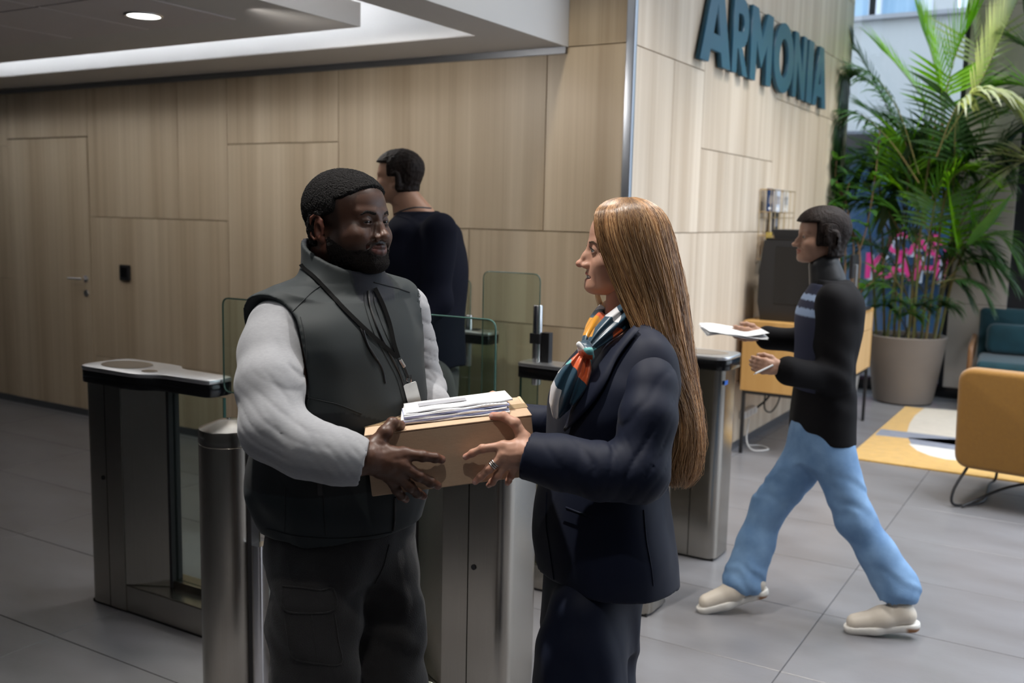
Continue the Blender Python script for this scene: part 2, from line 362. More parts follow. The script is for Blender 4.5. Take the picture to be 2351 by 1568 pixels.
obj('frame', box(pxr + .22, pxr + .27, YW - .12, YW + .05, 0, 4.5), mat('pale_frame', (.45, .47, .52), .5), w2)
obj('pane', box(pxr + .27, 5, YW, YW + .012, .1, 4.5), M['winpane'], w2)
struct('baseboard_end', box(-2.36, 5, YW - .18, YW - .165, 0, .10), M['black'])
# ---------------------------------------------------------------- outside: building across the street
YO = 15.0
def uo(px, py): p = PL(px, py, 1, YO); return float(p[0]), float(p[2])
fac = empty('building', (-2, YO, 0), 0, 'pale grey building across the street with white framed curtained windows', 'building')
facm = mat('pale_render', (.60, .60, .585), .9); whitef = mat('white_frame', (.80, .84, .90), .6); shop = mat('shopfront_blue_shade', (.03, .085, .17), .25)  # shopfront blue carries the bluish outdoor shade in its colour
curtain = mat('curtained_glass', (.22, .42, .62), .3, noise=.5, nscale=4, stretch=(3, 3, .2), col2=(.50, .68, .82))
zt = uo(2040, 45)[1]; zlow = uo(1950, 305)[1]
obj('wall', box(-6, 4, YO, YO + .3, zlow, zt), facm, fac, world=True)
obj('sill', box(-6, 4, YO - .12, YO, zt, zt + .06), mat('sill_grey', (.40, .40, .42), .8), fac, world=True)
x00 = uo(1955, 20)[0]; x01 = uo(2002, 20)[0]; x02 = uo(2120, 20)[0]; x03 = uo(2142, 20)[0]; x04 = uo(2190, 20)[0]; x05 = uo(2212, 20)[0]
obj('wall', box(x03, x04, YO, YO + .3, zt + .06, zt + 1.6), facm, fac, world=True)
for a, b in ((x00 - 1.2, x01), (x01, x02), (x05, x05 + 1.3), (x05 + 2.2, x05 + 3.6)):
    w = obj('window', box(a, b, YO + .12, YO + .16, zt + .06, zt + 1.5), curtain, fac, world=True)
    obj('window_frame', box(a - .04, a + .05, YO, YO + .14, zt + .06, zt + 1.5), whitef, w, world=True)
    obj('window_frame', box(b - .05, b + .12, YO, YO + .14, zt + .06, zt + 1.5), whitef, w, world=True)
    obj('window_frame', box(a, b, YO, YO + .14, zt + .50, zt + .60), whitef, w, world=True)
obj('wall', box(x05 + 1.4, x05 + 2.1, YO, YO + .3, zt + .06, zt + 1.6), facm, fac, world=True)
obj('shopfront', box(-6, 4, YO + .1, YO + .3, 0, zlow), shop, fac, world=True)
obj('awning', box(-6, 4, YO - .3, YO + .1, zlow - .25, zlow), mat('awning_grey', (.16, .17, .2), .6), fac, world=True)
for x in np.arange(-5.5, 4, .62):
    obj('mullion', box(x, x + .05, YO + .04, YO + .1, 0, zlow - .2), mat('mullion', (.18, .25, .33), .5) if x < -5.4 else bpy.data.materials['mullion'], fac, world=True)
struct('street', box(-14, 9, YW + .3, 24, -.14, -.02), mat('blue_grey_paving', (.12, .16, .2), .6), 'pavement outside the glazed front')
# ================================================================== TURNSTILE CABINETS
def join_into(bm, other):
    me = bpy.data.meshes.new('t'); bmesh.ops.recalc_face_normals(other, faces=other.faces); other.to_mesh(me); other.free(); bm.from_mesh(me); bpy.data.meshes.remove(me); return bm
XL, XR = -3.53, -1.50
def cabinet(yc, label, hw=.11):
    t = empty('turnstile_cabinet', ((XL + XR) / 2, yc, 0), 0, label, 'turnstile')
    xm = (XL + XR) / 2
    for s in (-1, 1):
        X = lambda d: (XL + d) if s < 0 else (XR - d)       # d = distance from that end
        # end post: rounded outer corners
        d0, d1 = .0, .135
        pts = [(X(d1), -hw)] + [(X(.05 - .05 * math.sin(a)), -hw + .05 - .05 * math.cos(a)) for a in [i * PI / 12 for i in range(0, 7)]] + \
              [(X(.05 - .05 * math.cos(a)), hw - .05 + .05 * math.sin(a)) for a in [i * PI / 12 for i in range(0, 7)]] + [(X(d1), hw)]
        po = obj('end_post', prism([(p[0] - xm, p[1]) for p in pts], .012, .935), M['steel'], t, smooth=35)
        obj('keyhole', lathe_y((X(.115) - xm, -hw - .001, .55), .009), M['black'], po)
        fr = [(X(d1 + .004), -hw), (X(.235), -hw), (X(.235), hw), (X(d1 + .004), hw)]
        obj('service_panel', prism([(p[0] - xm, p[1]) for p in fr], .012, .935), M['steel'], t)
        wd = [(X(.237), -hw + .002), (X(.40), -.022), (X(.40), .022), (X(.237), hw - .002)]
        obj('tapered_panel', prism([(p[0] - xm, p[1]) for p in wd], .125, .93), M['steel'], t)
        obj('edge_profile', box(X(.40) - xm, X(.415) - xm, -.026, .026, .12, .93), M['blackm'], t)
        # top: pad and arm
        aend = .71
        pad = [(.0 + .06 * (1 - math.sin(a)), -.125 + .06 * (1 - math.cos(a))) for a in [i * PI / 12 for i in range(0, 7)]]
        pad = [(.33, -.125)] + pad + [(.06 * (1 - math.cos(a)), .125 - .06 * (1 - math.sin(a))) for a in [i * PI / 12 for i in range(0, 7)]] + \
              [(.30, .125), (.35, .118), (.39, .085), (.44, .07), (aend - .03, .066), (aend - .008, .055), (aend, .03), (aend, -.03), (aend - .008, -.055), (aend - .03, -.066), (.47, -.07), (.42, -.085), (.38, -.115)]
        mp_ = [((XL - .02 + p[0] if s < 0 else XR + .02 - p[0]) - xm, p[1]) for p in pad]
        obj('arm_band', prism([(p[0] * 1.0, p[1] * .97) for p in mp_], .935, .985, bev=.004), M['black'], t, smooth=40)
        top = obj('arm_top', prism(mp_, .985, 1.003, bev=.006), M['steel_l'], t, smooth=40)
        px_ = (X(.14) - xm)
        obj('reader_window', prism([(px_ + .12 * math.cos(a), .0 + .085 * math.sin(a)) for a in [2 * PI * i / 32 for i in range(32)]], 1.003, 1.0045), M['reader'], top)
        obj('light_ring', prism([(X(.34) - xm + .035 * math.cos(a), -.05 + .028 * math.sin(a)) for a in [2 * PI * i / 20 for i in range(20)]], 1.003, 1.0045), M['reader'], top)
    obj('plinth', box(XL + .14 - xm, XR - .14 - xm, -hw + .003, hw - .003, .012, .122, .004), M['steel'], t)
    obj('plinth_rail', box(XL + .3 - xm, XR - .3 - xm, -.02, .02, .12, .15), M['steel'], t)
    obj('foot_gasket', box(XL + .01 - xm, XR - .01 - xm, -hw + .01, hw - .01, 0, .012), M['black'], t)
    g = obj('fixed_glass', box(XL + .415 - xm, -2.83 - xm, -.006, .006, .15, .93), M['pane'], t)
    obj('glass_edge', box(-2.832 - xm, -2.828 - xm, -.006, .006, .15, .93), M['paneedge'], g)
    g = obj('fixed_glass', box(-2.2 - xm, XR - .415 - xm, -.006, .006, .15, .93), M['pane'], t)
    obj('glass_edge', box(-2.202 - xm, -2.198 - xm, -.006, .006, .15, .93), M['paneedge'], g)
    return t, xm
def lathe_y(c, r):
    q = lathe([(0, -.002), (r, -.002), (r, .002), (0, .002)], 14); bmesh.ops.rotate(q, verts=q.verts, cent=(0, 0, 0), matrix=Matrix.Rotation(PI / 2, 3, 'X')); bmesh.ops.translate(q, verts=q.verts, vec=c); return q
M['reader'] = mat('smoked_reader_window', (.16, .135, .11), .25)
def wing(parent, outline, yoff, th=.01, name='wing_glass'):
    """glass wing in the cabinet's plane; outline = (x,z) list in local coords"""
    g = obj(name, prism(outline, yoff - th / 2, yoff + th / 2, ax='y'), M['pane'], parent)
    pth = [(p[0], yoff, p[1]) for p in outline]
    obj('glass_edge', tube(pth, th * .26, 6, closed=True), M['paneedge'], g, smooth=60)
    return g
def hinge(parent, x, y, z0, z1, zc, side=1):
    h = obj('hinge_tube', lathe([(0, z0), (.019, z0), (.021, z0 + .003), (.021, z1 - .003), (.019, z1), (0, z1)], 20, c=(x, y)), M['chrome_b'], parent, smooth=40)
    obj('clamp', prism([(x - .024, y - .026), (x + .024, y - .026), (x + .024, y + .024), (x - .024, y + .024)], zc, zc + .045), M['blackm'], h)
    obj('drive_bar', box(x + side * .024, x + side * .062, y - .005, y + .03, .97, zc + .05, .002), M['blackm'], h)
M['chrome_b'] = mat('brushed_tube_metal', (.60, .60, .62), .2, 1.0)
c1, xm = cabinet(2.60, 'nearest brushed steel turnstile cabinet, between the metal bollard and the standing couple')
wing(c1, rpoly([(-2.83 - xm, .956), (-2.83 - xm, 1.312), (-1.62 - xm, 1.318), (-1.62 - xm, 1.02), (-2.50 - xm, 1.02), (-2.50 - xm, .956)][::-1], .03), 0, .012)
wing(c1, rpoly([(-2.50 - xm, .045), (-2.50 - xm, .93), (-2.22 - xm, .93), (-2.22 - xm, .045)][::-1], .03), -.07, .012)
c2, _ = cabinet(3.75, 'middle brushed steel turnstile cabinet, partly hidden behind the woman in the navy suit')
hinge(c2, -2.12 - xm, 0, .90, 1.254, 1.085)
wing(c2, rpoly([(-2.40 - xm, .10), (-2.40 - xm, 1.39), (-2.105 - xm, 1.39), (-2.105 - xm, .10)][::-1], .035), -.012)
c3, _ = cabinet(4.55, 'farthest brushed steel turnstile cabinet, ending beside the long hair of the woman in navy')
hinge(c3, -3.01 - xm, 0, .80, 1.085, .96); hinge(c3, -3.09 - xm, 0, .66, 1.07, .90)  # the second tube is a reflection in the near glass, modelled solid
wing(c3, rpoly([(-3.355 - xm, .10), (-3.355 - xm, 1.28), (-2.995 - xm, 1.28), (-2.995 - xm, .10)][::-1], .035), -.012)
obj('blue_sticker', box(XR + .0005 - xm, XR + .002 - xm, -.09, -.045, .865, .885), mat('blue_sticker', (.01, .10, .42), .4), c3)
# bollard
bl = empty('bollard', (-2.29, 2.12, 0), 0, 'round brushed steel bollard with a shallow cone cap, left of the man', 'bollard')
obj('post', lathe([(.0, .0), (.091, 0), (.091, .925), (.0885, .927), (.0885, .932), (0, .932)], 64), M['steel'], bl, smooth=40)
cap = obj('cap', lathe([(0, .932), (.092, .932), (.092, .968), (.090, .973), (.03, .998), (.004, 1.000), (0, 1.0)], 64), M['steel'], bl, smooth=25)
obj('screw', lathe([(0, .999), (.005, .999), (.004, 1.003), (0, 1.003)], 10), M['chrome'], cap)
obj('side_profile', prism(rrect(.105, .145, -.02, .03, .012), 0, .62), M['chrome_b'], bl, smooth=40)
obj('side_profile', prism(rrect(.088, .106, -.015, .02, .004), 0, .93), M['blackm'], bl)
obj('base_ring', lathe([(0, 0), (.098, 0), (.098, .012), (0, .012)], 40), M['chrome_b'], bl, smooth=40)
# access reader on the panelled wall
rp = PL(290, 626, 1, YA)
rd = empty('access_reader', (float(rp[0]), YA, float(rp[2])), 0, 'small black access reader on the oak wall right of the door', 'reader')
obj('housing', prism(rpoly([(-.052, -.058), (.052, -.058), (.052, .058), (-.052, .058)], .012), -.022, 0, ax='y', bev=.003), M['blackm'], rd, smooth=40)
obj('face', box(-.034, .034, -.024, -.021, -.034, .040, .001, 1), M['black'], rd)
# ================================================================== SIGN
def letter_mesh(name, loops, depth, m, parent, place):
    cu = bpy.data.curves.new(name, 'CURVE'); cu.dimensions = '2D'; cu.fill_mode = 'BOTH'; cu.extrude = depth / 2; cu.bevel_depth = 0.0
    for lp in loops:
        s = cu.splines.new('POLY'); s.points.add(len(lp) - 1); s.use_cyclic_u = True
        for i, p in enumerate(lp): s.points[i].co = (p[0], p[1], 0, 1)
    to = bpy.data.objects.new('t', cu); COL.objects.link(to); dg = bpy.context.evaluated_depsgraph_get(); dg.update()
    me = bpy.data.meshes.new_from_object(to.evaluated_get(dg)); bpy.data.objects.remove(to)
    for v in me.vertices: v.co = place(v.co)
    me.materials.clear(); bm = bmesh.new(); bm.from_mesh(me); bmesh.ops.remove_doubles(bm, verts=bm.verts, dist=1e-5)
    return obj(name, bm, m, parent)
def ell(cx_, cy_, rx_, ry_, n=28): return [(cx_ + rx_ * math.cos(2 * PI * i / n), cy_ + ry_ * math.sin(2 * PI * i / n)) for i in range(n)]
def bowl(x0, y0, y1, rx_, n=10): # D shape side
    return [(x0 + rx_ * math.cos(a), (y0 + y1) / 2 + (y1 - y0) / 2 * math.sin(a)) for a in [-PI / 2 + PI * i / n for i in range(n + 1)]]
LET = {
 'A': [[(0, 0), (.36, 1), (.66, 1), (1, 0), (.71, 0), (.66, .17), (.32, .17), (.27, 0)], [(.39, .37), (.61, .37), (.505, .76)]],
 'R': [[(0, 0), (0, 1)] + [(.5, 1)] + bowl(.55, .36, 1, .40)[::-1] + [(.62, .34), (.98, 0), (.66, 0), (.36, .33), (.28, .33), (.28, 0)], [(.28, .55)] + [(.50, .55)] + bowl(.50, .55, .79, .15)[1:-1] + [(.50, .79), (.28, .79)]],
 'M': [[(0, 0), (0, 1), (.27, 1), (.5, .60), (.73, 1), (1, 1), (1, 0), (.75, 0), (.75, .56), (.5, .20), (.25, .56), (.25, 0)]],
 'O': [ell(.5, .5, .5, .52), ell(.5, .5, .235, .29)],
 'N': [[(0, 0), (0, 1), (.27, 1), (.72, .42), (.72, 1), (1, 1), (1, 0), (.74, 0), (.28, .58), (.28, 0)]],
 'I': [[(0, 0), (0, 1), (1, 1), (1, 0)]]}
M['teal'] = mat('teal_blue_paint', (.018, .090, .150), .33)
sg = empty('lobby_sign', (XB, 6.0, 2.6), 0, 'large raised teal blue lettering reading ARMONIA on the pale oak wall', 'sign')
edges = [('A', 1607, 1677, 137, 158), ('R', 1680, 1716.5, 162, 176), ('M', 1721, 1769, 184, 197), ('O', 1773.5, 1818, 205, 216), ('N', 1819, 1846, 222, 234), ('I', 1850.5, 1862, 236, 242), ('A', 1864, 1895, 243, 252)]
XS = XB + .045
for ch, a, b, ya_, yb_ in edges:
    pa, pb = PL(a, ya_, 0, XS), PL(b, yb_, 0, XS); y0, y1 = float(pa[1]), float(pb[1]); z0, hh = 2.575, .475
    letter_mesh('letter', LET[ch], .03, M['teal'], sg, lambda v, y0=y0, y1=y1: (XS - .015 + v[2] - XB, y0 + (y1 - y0) * v[0] - 6.0, z0 + hh * v[1] - 2.6))
# pink lettering on the shopfront across the street
def text_mesh(name, s, size, m, parent, loc, rot, ext=.01):
    cu = bpy.data.curves.new(name, 'FONT'); cu.body = s; cu.size = size; cu.extrude = ext; cu.offset = size * .02; cu.resolution_u = 3
    to = bpy.data.objects.new('t', cu); COL.objects.link(to); dg = bpy.context.evaluated_depsgraph_get(); dg.update()
    me = bpy.data.meshes.new_from_object(to.evaluated_get(dg)); bpy.data.objects.remove(to); me.materials.clear()
    o = obj(name, me, m, parent); o.location = loc; o.rotation_euler = rot; return o
pink = mat('pink_letter', (.78, .035, .22), .5); wht = mat('white_letter', (.7, .75, .8), .5)
q0 = PL(2036, 533, 1, YO - .35); q1 = PL(1985, 580, 1, YO - .35)
ss = empty('shop_sign', (-2, YO - .3, 1), 0, 'dark blue shop sign with pink capital lettering seen through the glass behind the palm', 'sign')
sp_ = obj('sign_board', box(float(q1[0]) - .3 + 2, float(q1[0]) + 1.5 + 2, -.02, .06, .05, 1.15, .005), mat('sign_blue', (.02, .06, .13), .5), ss)
for (q, s, sz) in ((q0, 'CAN', .42), (q1, 'KAHD', .50)):
    for mm, dx, dz, dy in ((wht, .03, -.03, -.03), (pink, 0, 0, -.05)):
        text_mesh('lettering', s, sz, mm, ss, (float(q[0]) + 2 + dx, dy, float(q[2]) - 1 - sz * .7 + dz), (PI / 2, 0, 0), .006)
# ================================================================== SIDEBOARD AND WHAT STANDS ON IT
sbx0, sbx1, sby0, sby1, sbz0, sbz1 = XB + .05, -1.61, 6.69, 8.45, .455, .945
M['ochre'] = wood('ochre_oak', (.50, .27, .075), (.60, .35, .12)); M['lightoak'] = wood('honey_oak_door', (.58, .36, .15), (.66, .44, .22))
sb = empty('sideboard', ((sbx0 + sbx1) / 2, (sby0 + sby1) / 2, 0), 0, 'honey oak sideboard on thin black legs against the sign wall', 'sideboard')
obj('side_panel', box(sbx0, sbx1, sby0, sby0 + .022, sbz0, sbz1, .001, 1), M['ochre'], sb, world=True)
obj('side_panel', box(sbx0, sbx1, sby1 - .022, sby1, sbz0, sbz1, .001, 1), M['ochre'], sb, world=True)
obj('top_board', box(sbx0, sbx1 + .004, sby0 + .022, sby1 - .022, sbz1 - .02, sbz1, .001, 1), M['ochre'], sb, world=True)
obj('carcass', box(sbx0 + .01, sbx1 - .03, sby0 + .03, sby1 - .03, sbz0, sbz1 - .02), M['ochre'], sb, world=True)
w_ = (sby1 - sby0 - .05) / 3
for i in range(3):
    a = sby0 + .024 + w_ * i
    d = obj('door', box(sbx1 - .022, sbx1, a + .002, a + w_ - .002, sbz0 + .004, sbz1 - .17, .001, 1), M['lightoak'], sb, world=True)
    obj('drawer', box(sbx1 - .022, sbx1, a + .002, a + w_ - .002, sbz1 - .166, sbz1 - .022, .001, 1), M['lightoak'], sb, world=True)
bm = bmesh.new()
for x in (sbx0 + .02, sbx1 - .02):
    bx(bm, x - .011, x + .011, sby0 + .02, sby1 - .02, sbz0 - .024, sbz0)
for y in (sby0 + .02, sby1 - .02): bx(bm, sbx0 + .02, sbx1 - .02, y - .011, y + .011, sbz0 - .024, sbz0)
obj('leg_frame', bm, M['blackm'], sb, world=True)
for x in (sbx0 + .022, sbx1 - .022):
    for y in (sby0 + .02, sby1 - .02): obj('leg', box(x - .011, x + .011, y - .011, y + .011, 0, sbz0 - .02), M['blackm'], sb, world=True)
# coffee machine
cm = empty('coffee_machine', (-1.865, 7.0, sbz1), 0, 'large matt black coffee machine on the near end of the sideboard', 'coffee machine')
prof = [(-.19, 0), (.19, 0), (.20, .02), (.205, .30), (.19, .56), (-.19, .56), (-.215, .35), (-.215, .12)]
obj('body', prism([(p[0], p[1]) for p in prof], -.20, .20, ax='y', bev=.006), M['blackm'], cm, smooth=30)
obj('side_door', box(-.10, .15, -.206, -.199, .12, .52, .003), M['black'], cm)
obj('bean_hopper', prism([(-.13, .56), (.15, .56), (.17, .635), (-.15, .635)], -.15, .15, ax='y', bev=.004), M['blackm'], cm)
obj('lid', box(-.18, .19, -.19, .19, .56, .575, .004), M['black'], cm)
fp = obj('front_panel', box(.205, .225, -.17, .17, .10, .52, .006), M['steel_l'], cm)
obj('spout', box(.22, .29, -.04, .04, .30, .36, .01), M['chrome'], fp)
obj('drip_tray', box(.20, .33, -.16, .16, .0, .035, .004), M['blackm'], cm)
c_b = empty('milk_cooler', (-1.90, 7.62, sbz1), 0, 'black box-shaped milk cooler behind the coffee machine on the sideboard', 'machine')
obj('body', box(-.16, .16, -.15, .15, 0, .40, .01), M['blackm'], c_b); obj('door', box(.16, .175, -.145, .145, .02, .39, .004), M['black'], c_b); obj('door_handle', box(.175, .19, -.12, -.10, .1, .32, .003), M['chrome'], c_b)
ds = empty('display_stand', (-1.74, 8.15, sbz1), 0, 'slim silver framed display stand on a black tray at the far end of the sideboard', 'display')
obj('tray', box(-.16, .14, -.13, .16, 0, .018, .006), M['blackm'], ds); obj('upright', box(.02, .045, -.02, .02, .018, .36, .003), M['steel_l'], ds); obj('screen', box(.0, .03, -.10, .10, .25, .44, .006), M['blackm'], ds); obj('saucer', lathe([(0, .018), (.05, .018), (.075, .03), (.07, .032), (0, .024)], 24, c=(-.04, .08)), M['white'], ds, smooth=40)
for i, (x, y) in enumerate(((-1.70, 7.34), (-1.80, 7.37))):
    cp = empty('coffee_cup', (x, y, sbz1), 0, ('white coffee cup on the sideboard edge beside the coffee machine', 'white coffee cup nearer the wall beside the coffee machine')[i], 'cup')
    obj('bowl', lathe([(0, 0), (.025, 0), (.038, .03), (.042, .065), (.039, .065), (.034, .03), (0, .006)], 24), M['white'], cp, smooth=40)
    obj('handle', tube([(.038, 0, .05), (.058, 0, .05), (.060, 0, .03), (.034, 0, .018)], .004, 6), M['white'], cp, smooth=60)
# wire rack of brochures
gold = mat('brass_wire', (.55, .40, .20), .35, .9)
ra, rb = PL(1757, 520, 0, XB + .06), PL(1812, 520, 0, XB + .06); ry0, ry1 = float(ra[1]), float(rb[1]); rz0, rz1 = 1.36, 1.86
rk = empty('brochure_rack', (XB, ry0, rz0), 0, 'brass wire brochure rack on the pale oak wall above the coffee machine', 'rack')
bm = bmesh.new(); wd = ry1 - ry0
for i in range(6): y = wd * i / 5; tube([(.012, y, 0), (.012, y, .5)], .003, 5, bm); tube([(.09, y, 0), (.09, y, .5)], .0025, 5, bm); tube([(.012, y, .5), (.09, y, .5)], .003, 5, bm)
for z in (0, .12, .17, .30, .34, .5): tube([(.09, 0, z), (.09, wd, z)], .0025, 5, bm); tube([(.012, 0, z), (.012, wd, z)], .0025, 5, bm)
for z in (0, .17, .34):
    for i in range(6): tube([(.012, wd * i / 5, z), (.09, wd * i / 5, z)], .0025, 5, bm)
obj('wire_frame', bm, gold, rk)
bcol = [((.015, .04, .12), 'navy blue'), ((.55, .6, .7), 'pale blue'), ((.03, .03, .035), 'black'), ((.5, .36, .07), 'yellow and grey'), ((.45, .3, .42), 'lilac'), ((.6, .58, .55), 'white')]
spots_ = [(0.0, .335, 0, 'top row at the left'), (.38, .335, 1, 'top row in the middle'), (.8, .335, 5, 'top row at the right'), (.32, .17, 2, 'middle row'), (.05, .02, 3, 'bottom row at the left'), (.55, .02, 4, 'bottom row at the right')]
for u, z, ci, wh in spots_:
    b_ = empty('brochure', (XB + .055, ry0 + .03 + u * (wd - .12), rz0 + z + .004), 0, '%s brochure in the wire rack, %s' % (bcol[ci][1], wh), 'brochure', 'brochures in the wire rack')
    c_ = obj('cover', box(-.006, .006, 0, .12, 0, .17, .0008, 1), mat('brochure_%d' % ci, bcol[ci][0], .3), b_)
    obj('photo_print', box(.0062, .0068, .015, .105, .06, .12), mat('print_%d' % ci, tuple(min(1, v * .5 + .25) for v in bcol[ci][0][::-1]), .3, noise=.6, nscale=30, col2=(.1, .12, .2)), b_)
    obj('title_block', box(.0062, .0068, .02, .08, .02, .035), M['white'], b_)
# power strip and cables
psp = empty('power_strip', (XB + .02, 7.0, .24), 0, 'white power strip fixed low on the wall under the sideboard', 'power strip')
obj('body', box(-.018, .022, -.14, .16, -.028, .028, .006), M['white'], psp)
for i in range(3): obj('socket', box(.0225, .024, -.11 + i * .085, -.05 + i * .085, -.02, .02), M['greyp'], psp)
for nme, lab, pts, r_, mm in (('power_cable', 'black cable hanging in a loop under the sideboard', [(-2.0, 6.85, .44), (-2.02, 6.92, .30), (-2.0, 7.02, .26), (-1.98, 7.12, .32), (-1.97, 7.16, .44)], .006, 'blackm'),
                              ('power_plug', 'black plug and lead going into the white power strip', [(-1.99, 7.05, .44), (-2.05, 7.06, .34), (-2.12, 7.08, .27)], .008, 'blackm'),
                              ('white_cable', 'pale cable coiled on the floor under the sideboard', [(-2.14, 6.95, .2), (-2.12, 6.86, .06), (-2.05, 6.80, .01), (-1.97, 6.90, .008), (-2.05, 6.98, .008), (-2.12, 6.92, .012)], .005, 'white')):
    o = obj(nme, tube(cat(pts, 6), r_, 8), M[mm], smooth=60); tag(o, lab, 'cable')
# ================================================================== RUG, ARMCHAIR, SOFA
def F2(px, py): p = FLR(px, py); return (float(p[0]), float(p[1]))
rug = empty('rug', (-.9, 8.0, 0), 0, 'mustard, cream and grey tufted rug on the floor in front of the potted palm', 'rug')
M['mustard'] = mat('mustard_pile', (.62, .37, .085), .95, noise=.22, nscale=14, bump=.8, bscale=220, sheen=.3); M['cream'] = mat('cream_pile', (.62, .56, .47), .95, noise=.12, nscale=14, bump=.8, bscale=220, sheen=.3)
M['gpile'] = mat('grey_pile', (.25, .27, .33), .95, noise=.2, nscale=14, bump=.8, bscale=220); M['wpile'] = mat('white_pile', (.74, .72, .68), .95, noise=.1, nscale=14, bump=.8, bscale=220)
rc = [F2(1960, 1055), F2(2063, 934)]; xr_ = .75
y0r, y1r = rc[0][1], rc[1][1]; xl_ = -1.44
def rp_(pts, name, m, h): obj(name, prism(pts, 0.0, h, bev=.002), m, rug, world=True)
ya1, ya2 = F2(2010, 1003)[1], F2(2020, 990)[1]
g0, g1 = F2(2015, 1000)[1], F2(2025, 985)[1]
rp_([(xl_, y0r), (xr_, y0r), (xr_, y1r), (xl_, y1r)], 'pile_mustard', M['mustard'], .012)
def pxpoly(l): return [F2(*p) for p in l]
rp_(pxpoly([(2008, 1002), (2085, 1010), (2360, 1050), (2360, 1020), (2080, 995), (2022, 988)]), 'pile_grey', M['gpile'], .0125)
rp_(pxpoly([(2084, 1008), (2095, 1030), (2200, 1040), (2360, 1062), (2360, 1030), (2190, 1012)]), 'pile_grey', M['gpile'], .0125)
rp_(pxpoly([(2085, 1022), (2105, 1038), (2135, 1050), (2170, 1058), (2200, 1061), (2360, 1062), (2360, 1050), (2200, 1038)]), 'pile_white', M['wpile'], .0130)
rp_(pxpoly([(2082, 995), (2088, 975), (2100, 957), (2122, 940), (2150, 942), (2200, 946), (2360, 960), (2360, 1018), (2190, 1008)]), 'pile_cream', M['cream'], .0128)
# armchair seen from behind
yel = mat('mustard_wool', (.27, .122, .008), .85, noise=.15, nscale=60, bump=.5, bscale=350, sheen=.4)
pipe = mat('piping_brown', (.16, .07, .01), .8)
L0 = DP(2193, 1000, 5.75); Rr = DP(2560, 1050, 5.25)
dv = np.array([Rr[0] - L0[0], Rr[1] - L0[1]]); wdt = float(np.hypot(*dv)); az = math.atan2(dv[1], dv[0])
ch = empty('armchair', (float(L0[0]), float(L0[1]), 0), az, 'mustard lounge chair on a black wire base, seen from behind at the right edge', 'armchair')
W_ = .82
def shell(x0, x1, z0, z1, y0, y1, r, bev, tilt=0.0):
    bm = prism(rpoly([(x0, z0), (x1, z0), (x1, z1), (x0, z1)], r, 6), y0, y1, ax='y'); bmesh.ops.recalc_face_normals(bm, faces=bm.faces)
    es = [e for e in bm.edges if abs(e.verts[0].co.y - e.verts[1].co.y) < 1e-6]
    bmesh.ops.bevel(bm, geom=es, offset=bev, segments=4, affect='EDGES', profile=.5)
    if tilt:
        for v in bm.verts: v.co.y -= (v.co.z - z0) * tilt
    return bm
obj('backrest', shell(0, W_, .235, .83, .0, .13, .09, .03, .10), yel, ch, smooth=50)
def ring_pts(x0, x1, z0, z1, r, y, tilt): return [(p[0], y - (p[1] - z0) * tilt, p[1]) for p in rpoly([(x0, z0), (x1, z0), (x1, z1), (x0, z1)], r, 6)]
obj('piping', tube(ring_pts(.004, W_ - .004, .239, .826, .09, .032, .10), .0045, 6, closed=True), pipe, ch, smooth=60)
obj('seat', shell(.03, W_ - .03, .24, .40, .10, .75, .05, .035), yel, ch, smooth=50)
for s in (0, 1):
    x_ = .05 if s == 0 else W_ - .05
    obj('arm', shell(x_ - .05, x_ + .05, .24, .58, .08, .70, .04, .02), yel, ch, smooth=50)
    f_ = 1 if s == 0 else -1
    pth = [(x_ + .02 * f_, .06, .24), (x_ - .03 * f_, -.02, .10), (x_ - .02 * f_, -.01, .012), (x_ + .08 * f_, .20, .009), (x_ + .02 * f_, .62, .009), (x_ + .04 * f_, .70, .05), (x_ + .06 * f_, .60, .24)]
    obj('wire_leg', tube(cat(pth, 5), .0085, 8), M['blackm'], ch, smooth=60)
obj('cross_bar', tube(cat([(.07, -.01, .012), (.25, .22, .11), (.41, .33, .14), (.57, .22, .11), (W_ - .07, -.01, .012)], 6), .0085, 8), M['blackm'], ch, smooth=60)
# sofa
tealv = mat('teal_velvet', (.003, .045, .062), .75, noise=.35, nscale=8, bump=.2, bscale=60, sheen=.25); walnut = wood('walnut', (.16, .075, .03), (.24, .12, .05))
so = DP(2232, 800, 8.85)
sf = empty('sofa', (float(so[0]), float(so[1]), 0), math.radians(4), 'teal velvet sofa with a walnut frame behind the mustard chair', 'sofa')
obj('seat_cushion', shell(.05, 1.35, .30, .47, -.35, .40, .05, .04), tealv, sf, smooth=50)
obj('backrest', shell(.03, 1.37, .38, .88, .40, .52, .05, .04, 0.0), tealv, sf, smooth=50)
for x_ in (.0, 1.40):
    obj('arm_frame', tube(cat([(x_, .50, .02), (x_, .46, .36), (x_, .40, .60), (x_, .1, .61), (x_, -.28, .60), (x_, -.36, .52), (x_, -.33, .25), (x_, -.36, 0)], 5), .022, 8), walnut, sf, smooth=60)
obj('seat_frame', box(0, 1.4, -.33, .45, .24, .30, .005), walnut, sf)
cu = obj('cushion', None or shell(.10, .72, .475, .75, .22, .34, .08, .05, 0.0), tealv, smooth=50); cu.parent = None
cu.matrix_world = sf.matrix_basis.copy() if False else Matrix.Translation(sf.location) @ Matrix.Rotation(math.radians(4), 4, 'Z'); tag(cu, 'crumpled teal velvet cushion leaning on the sofa back', 'cushion')
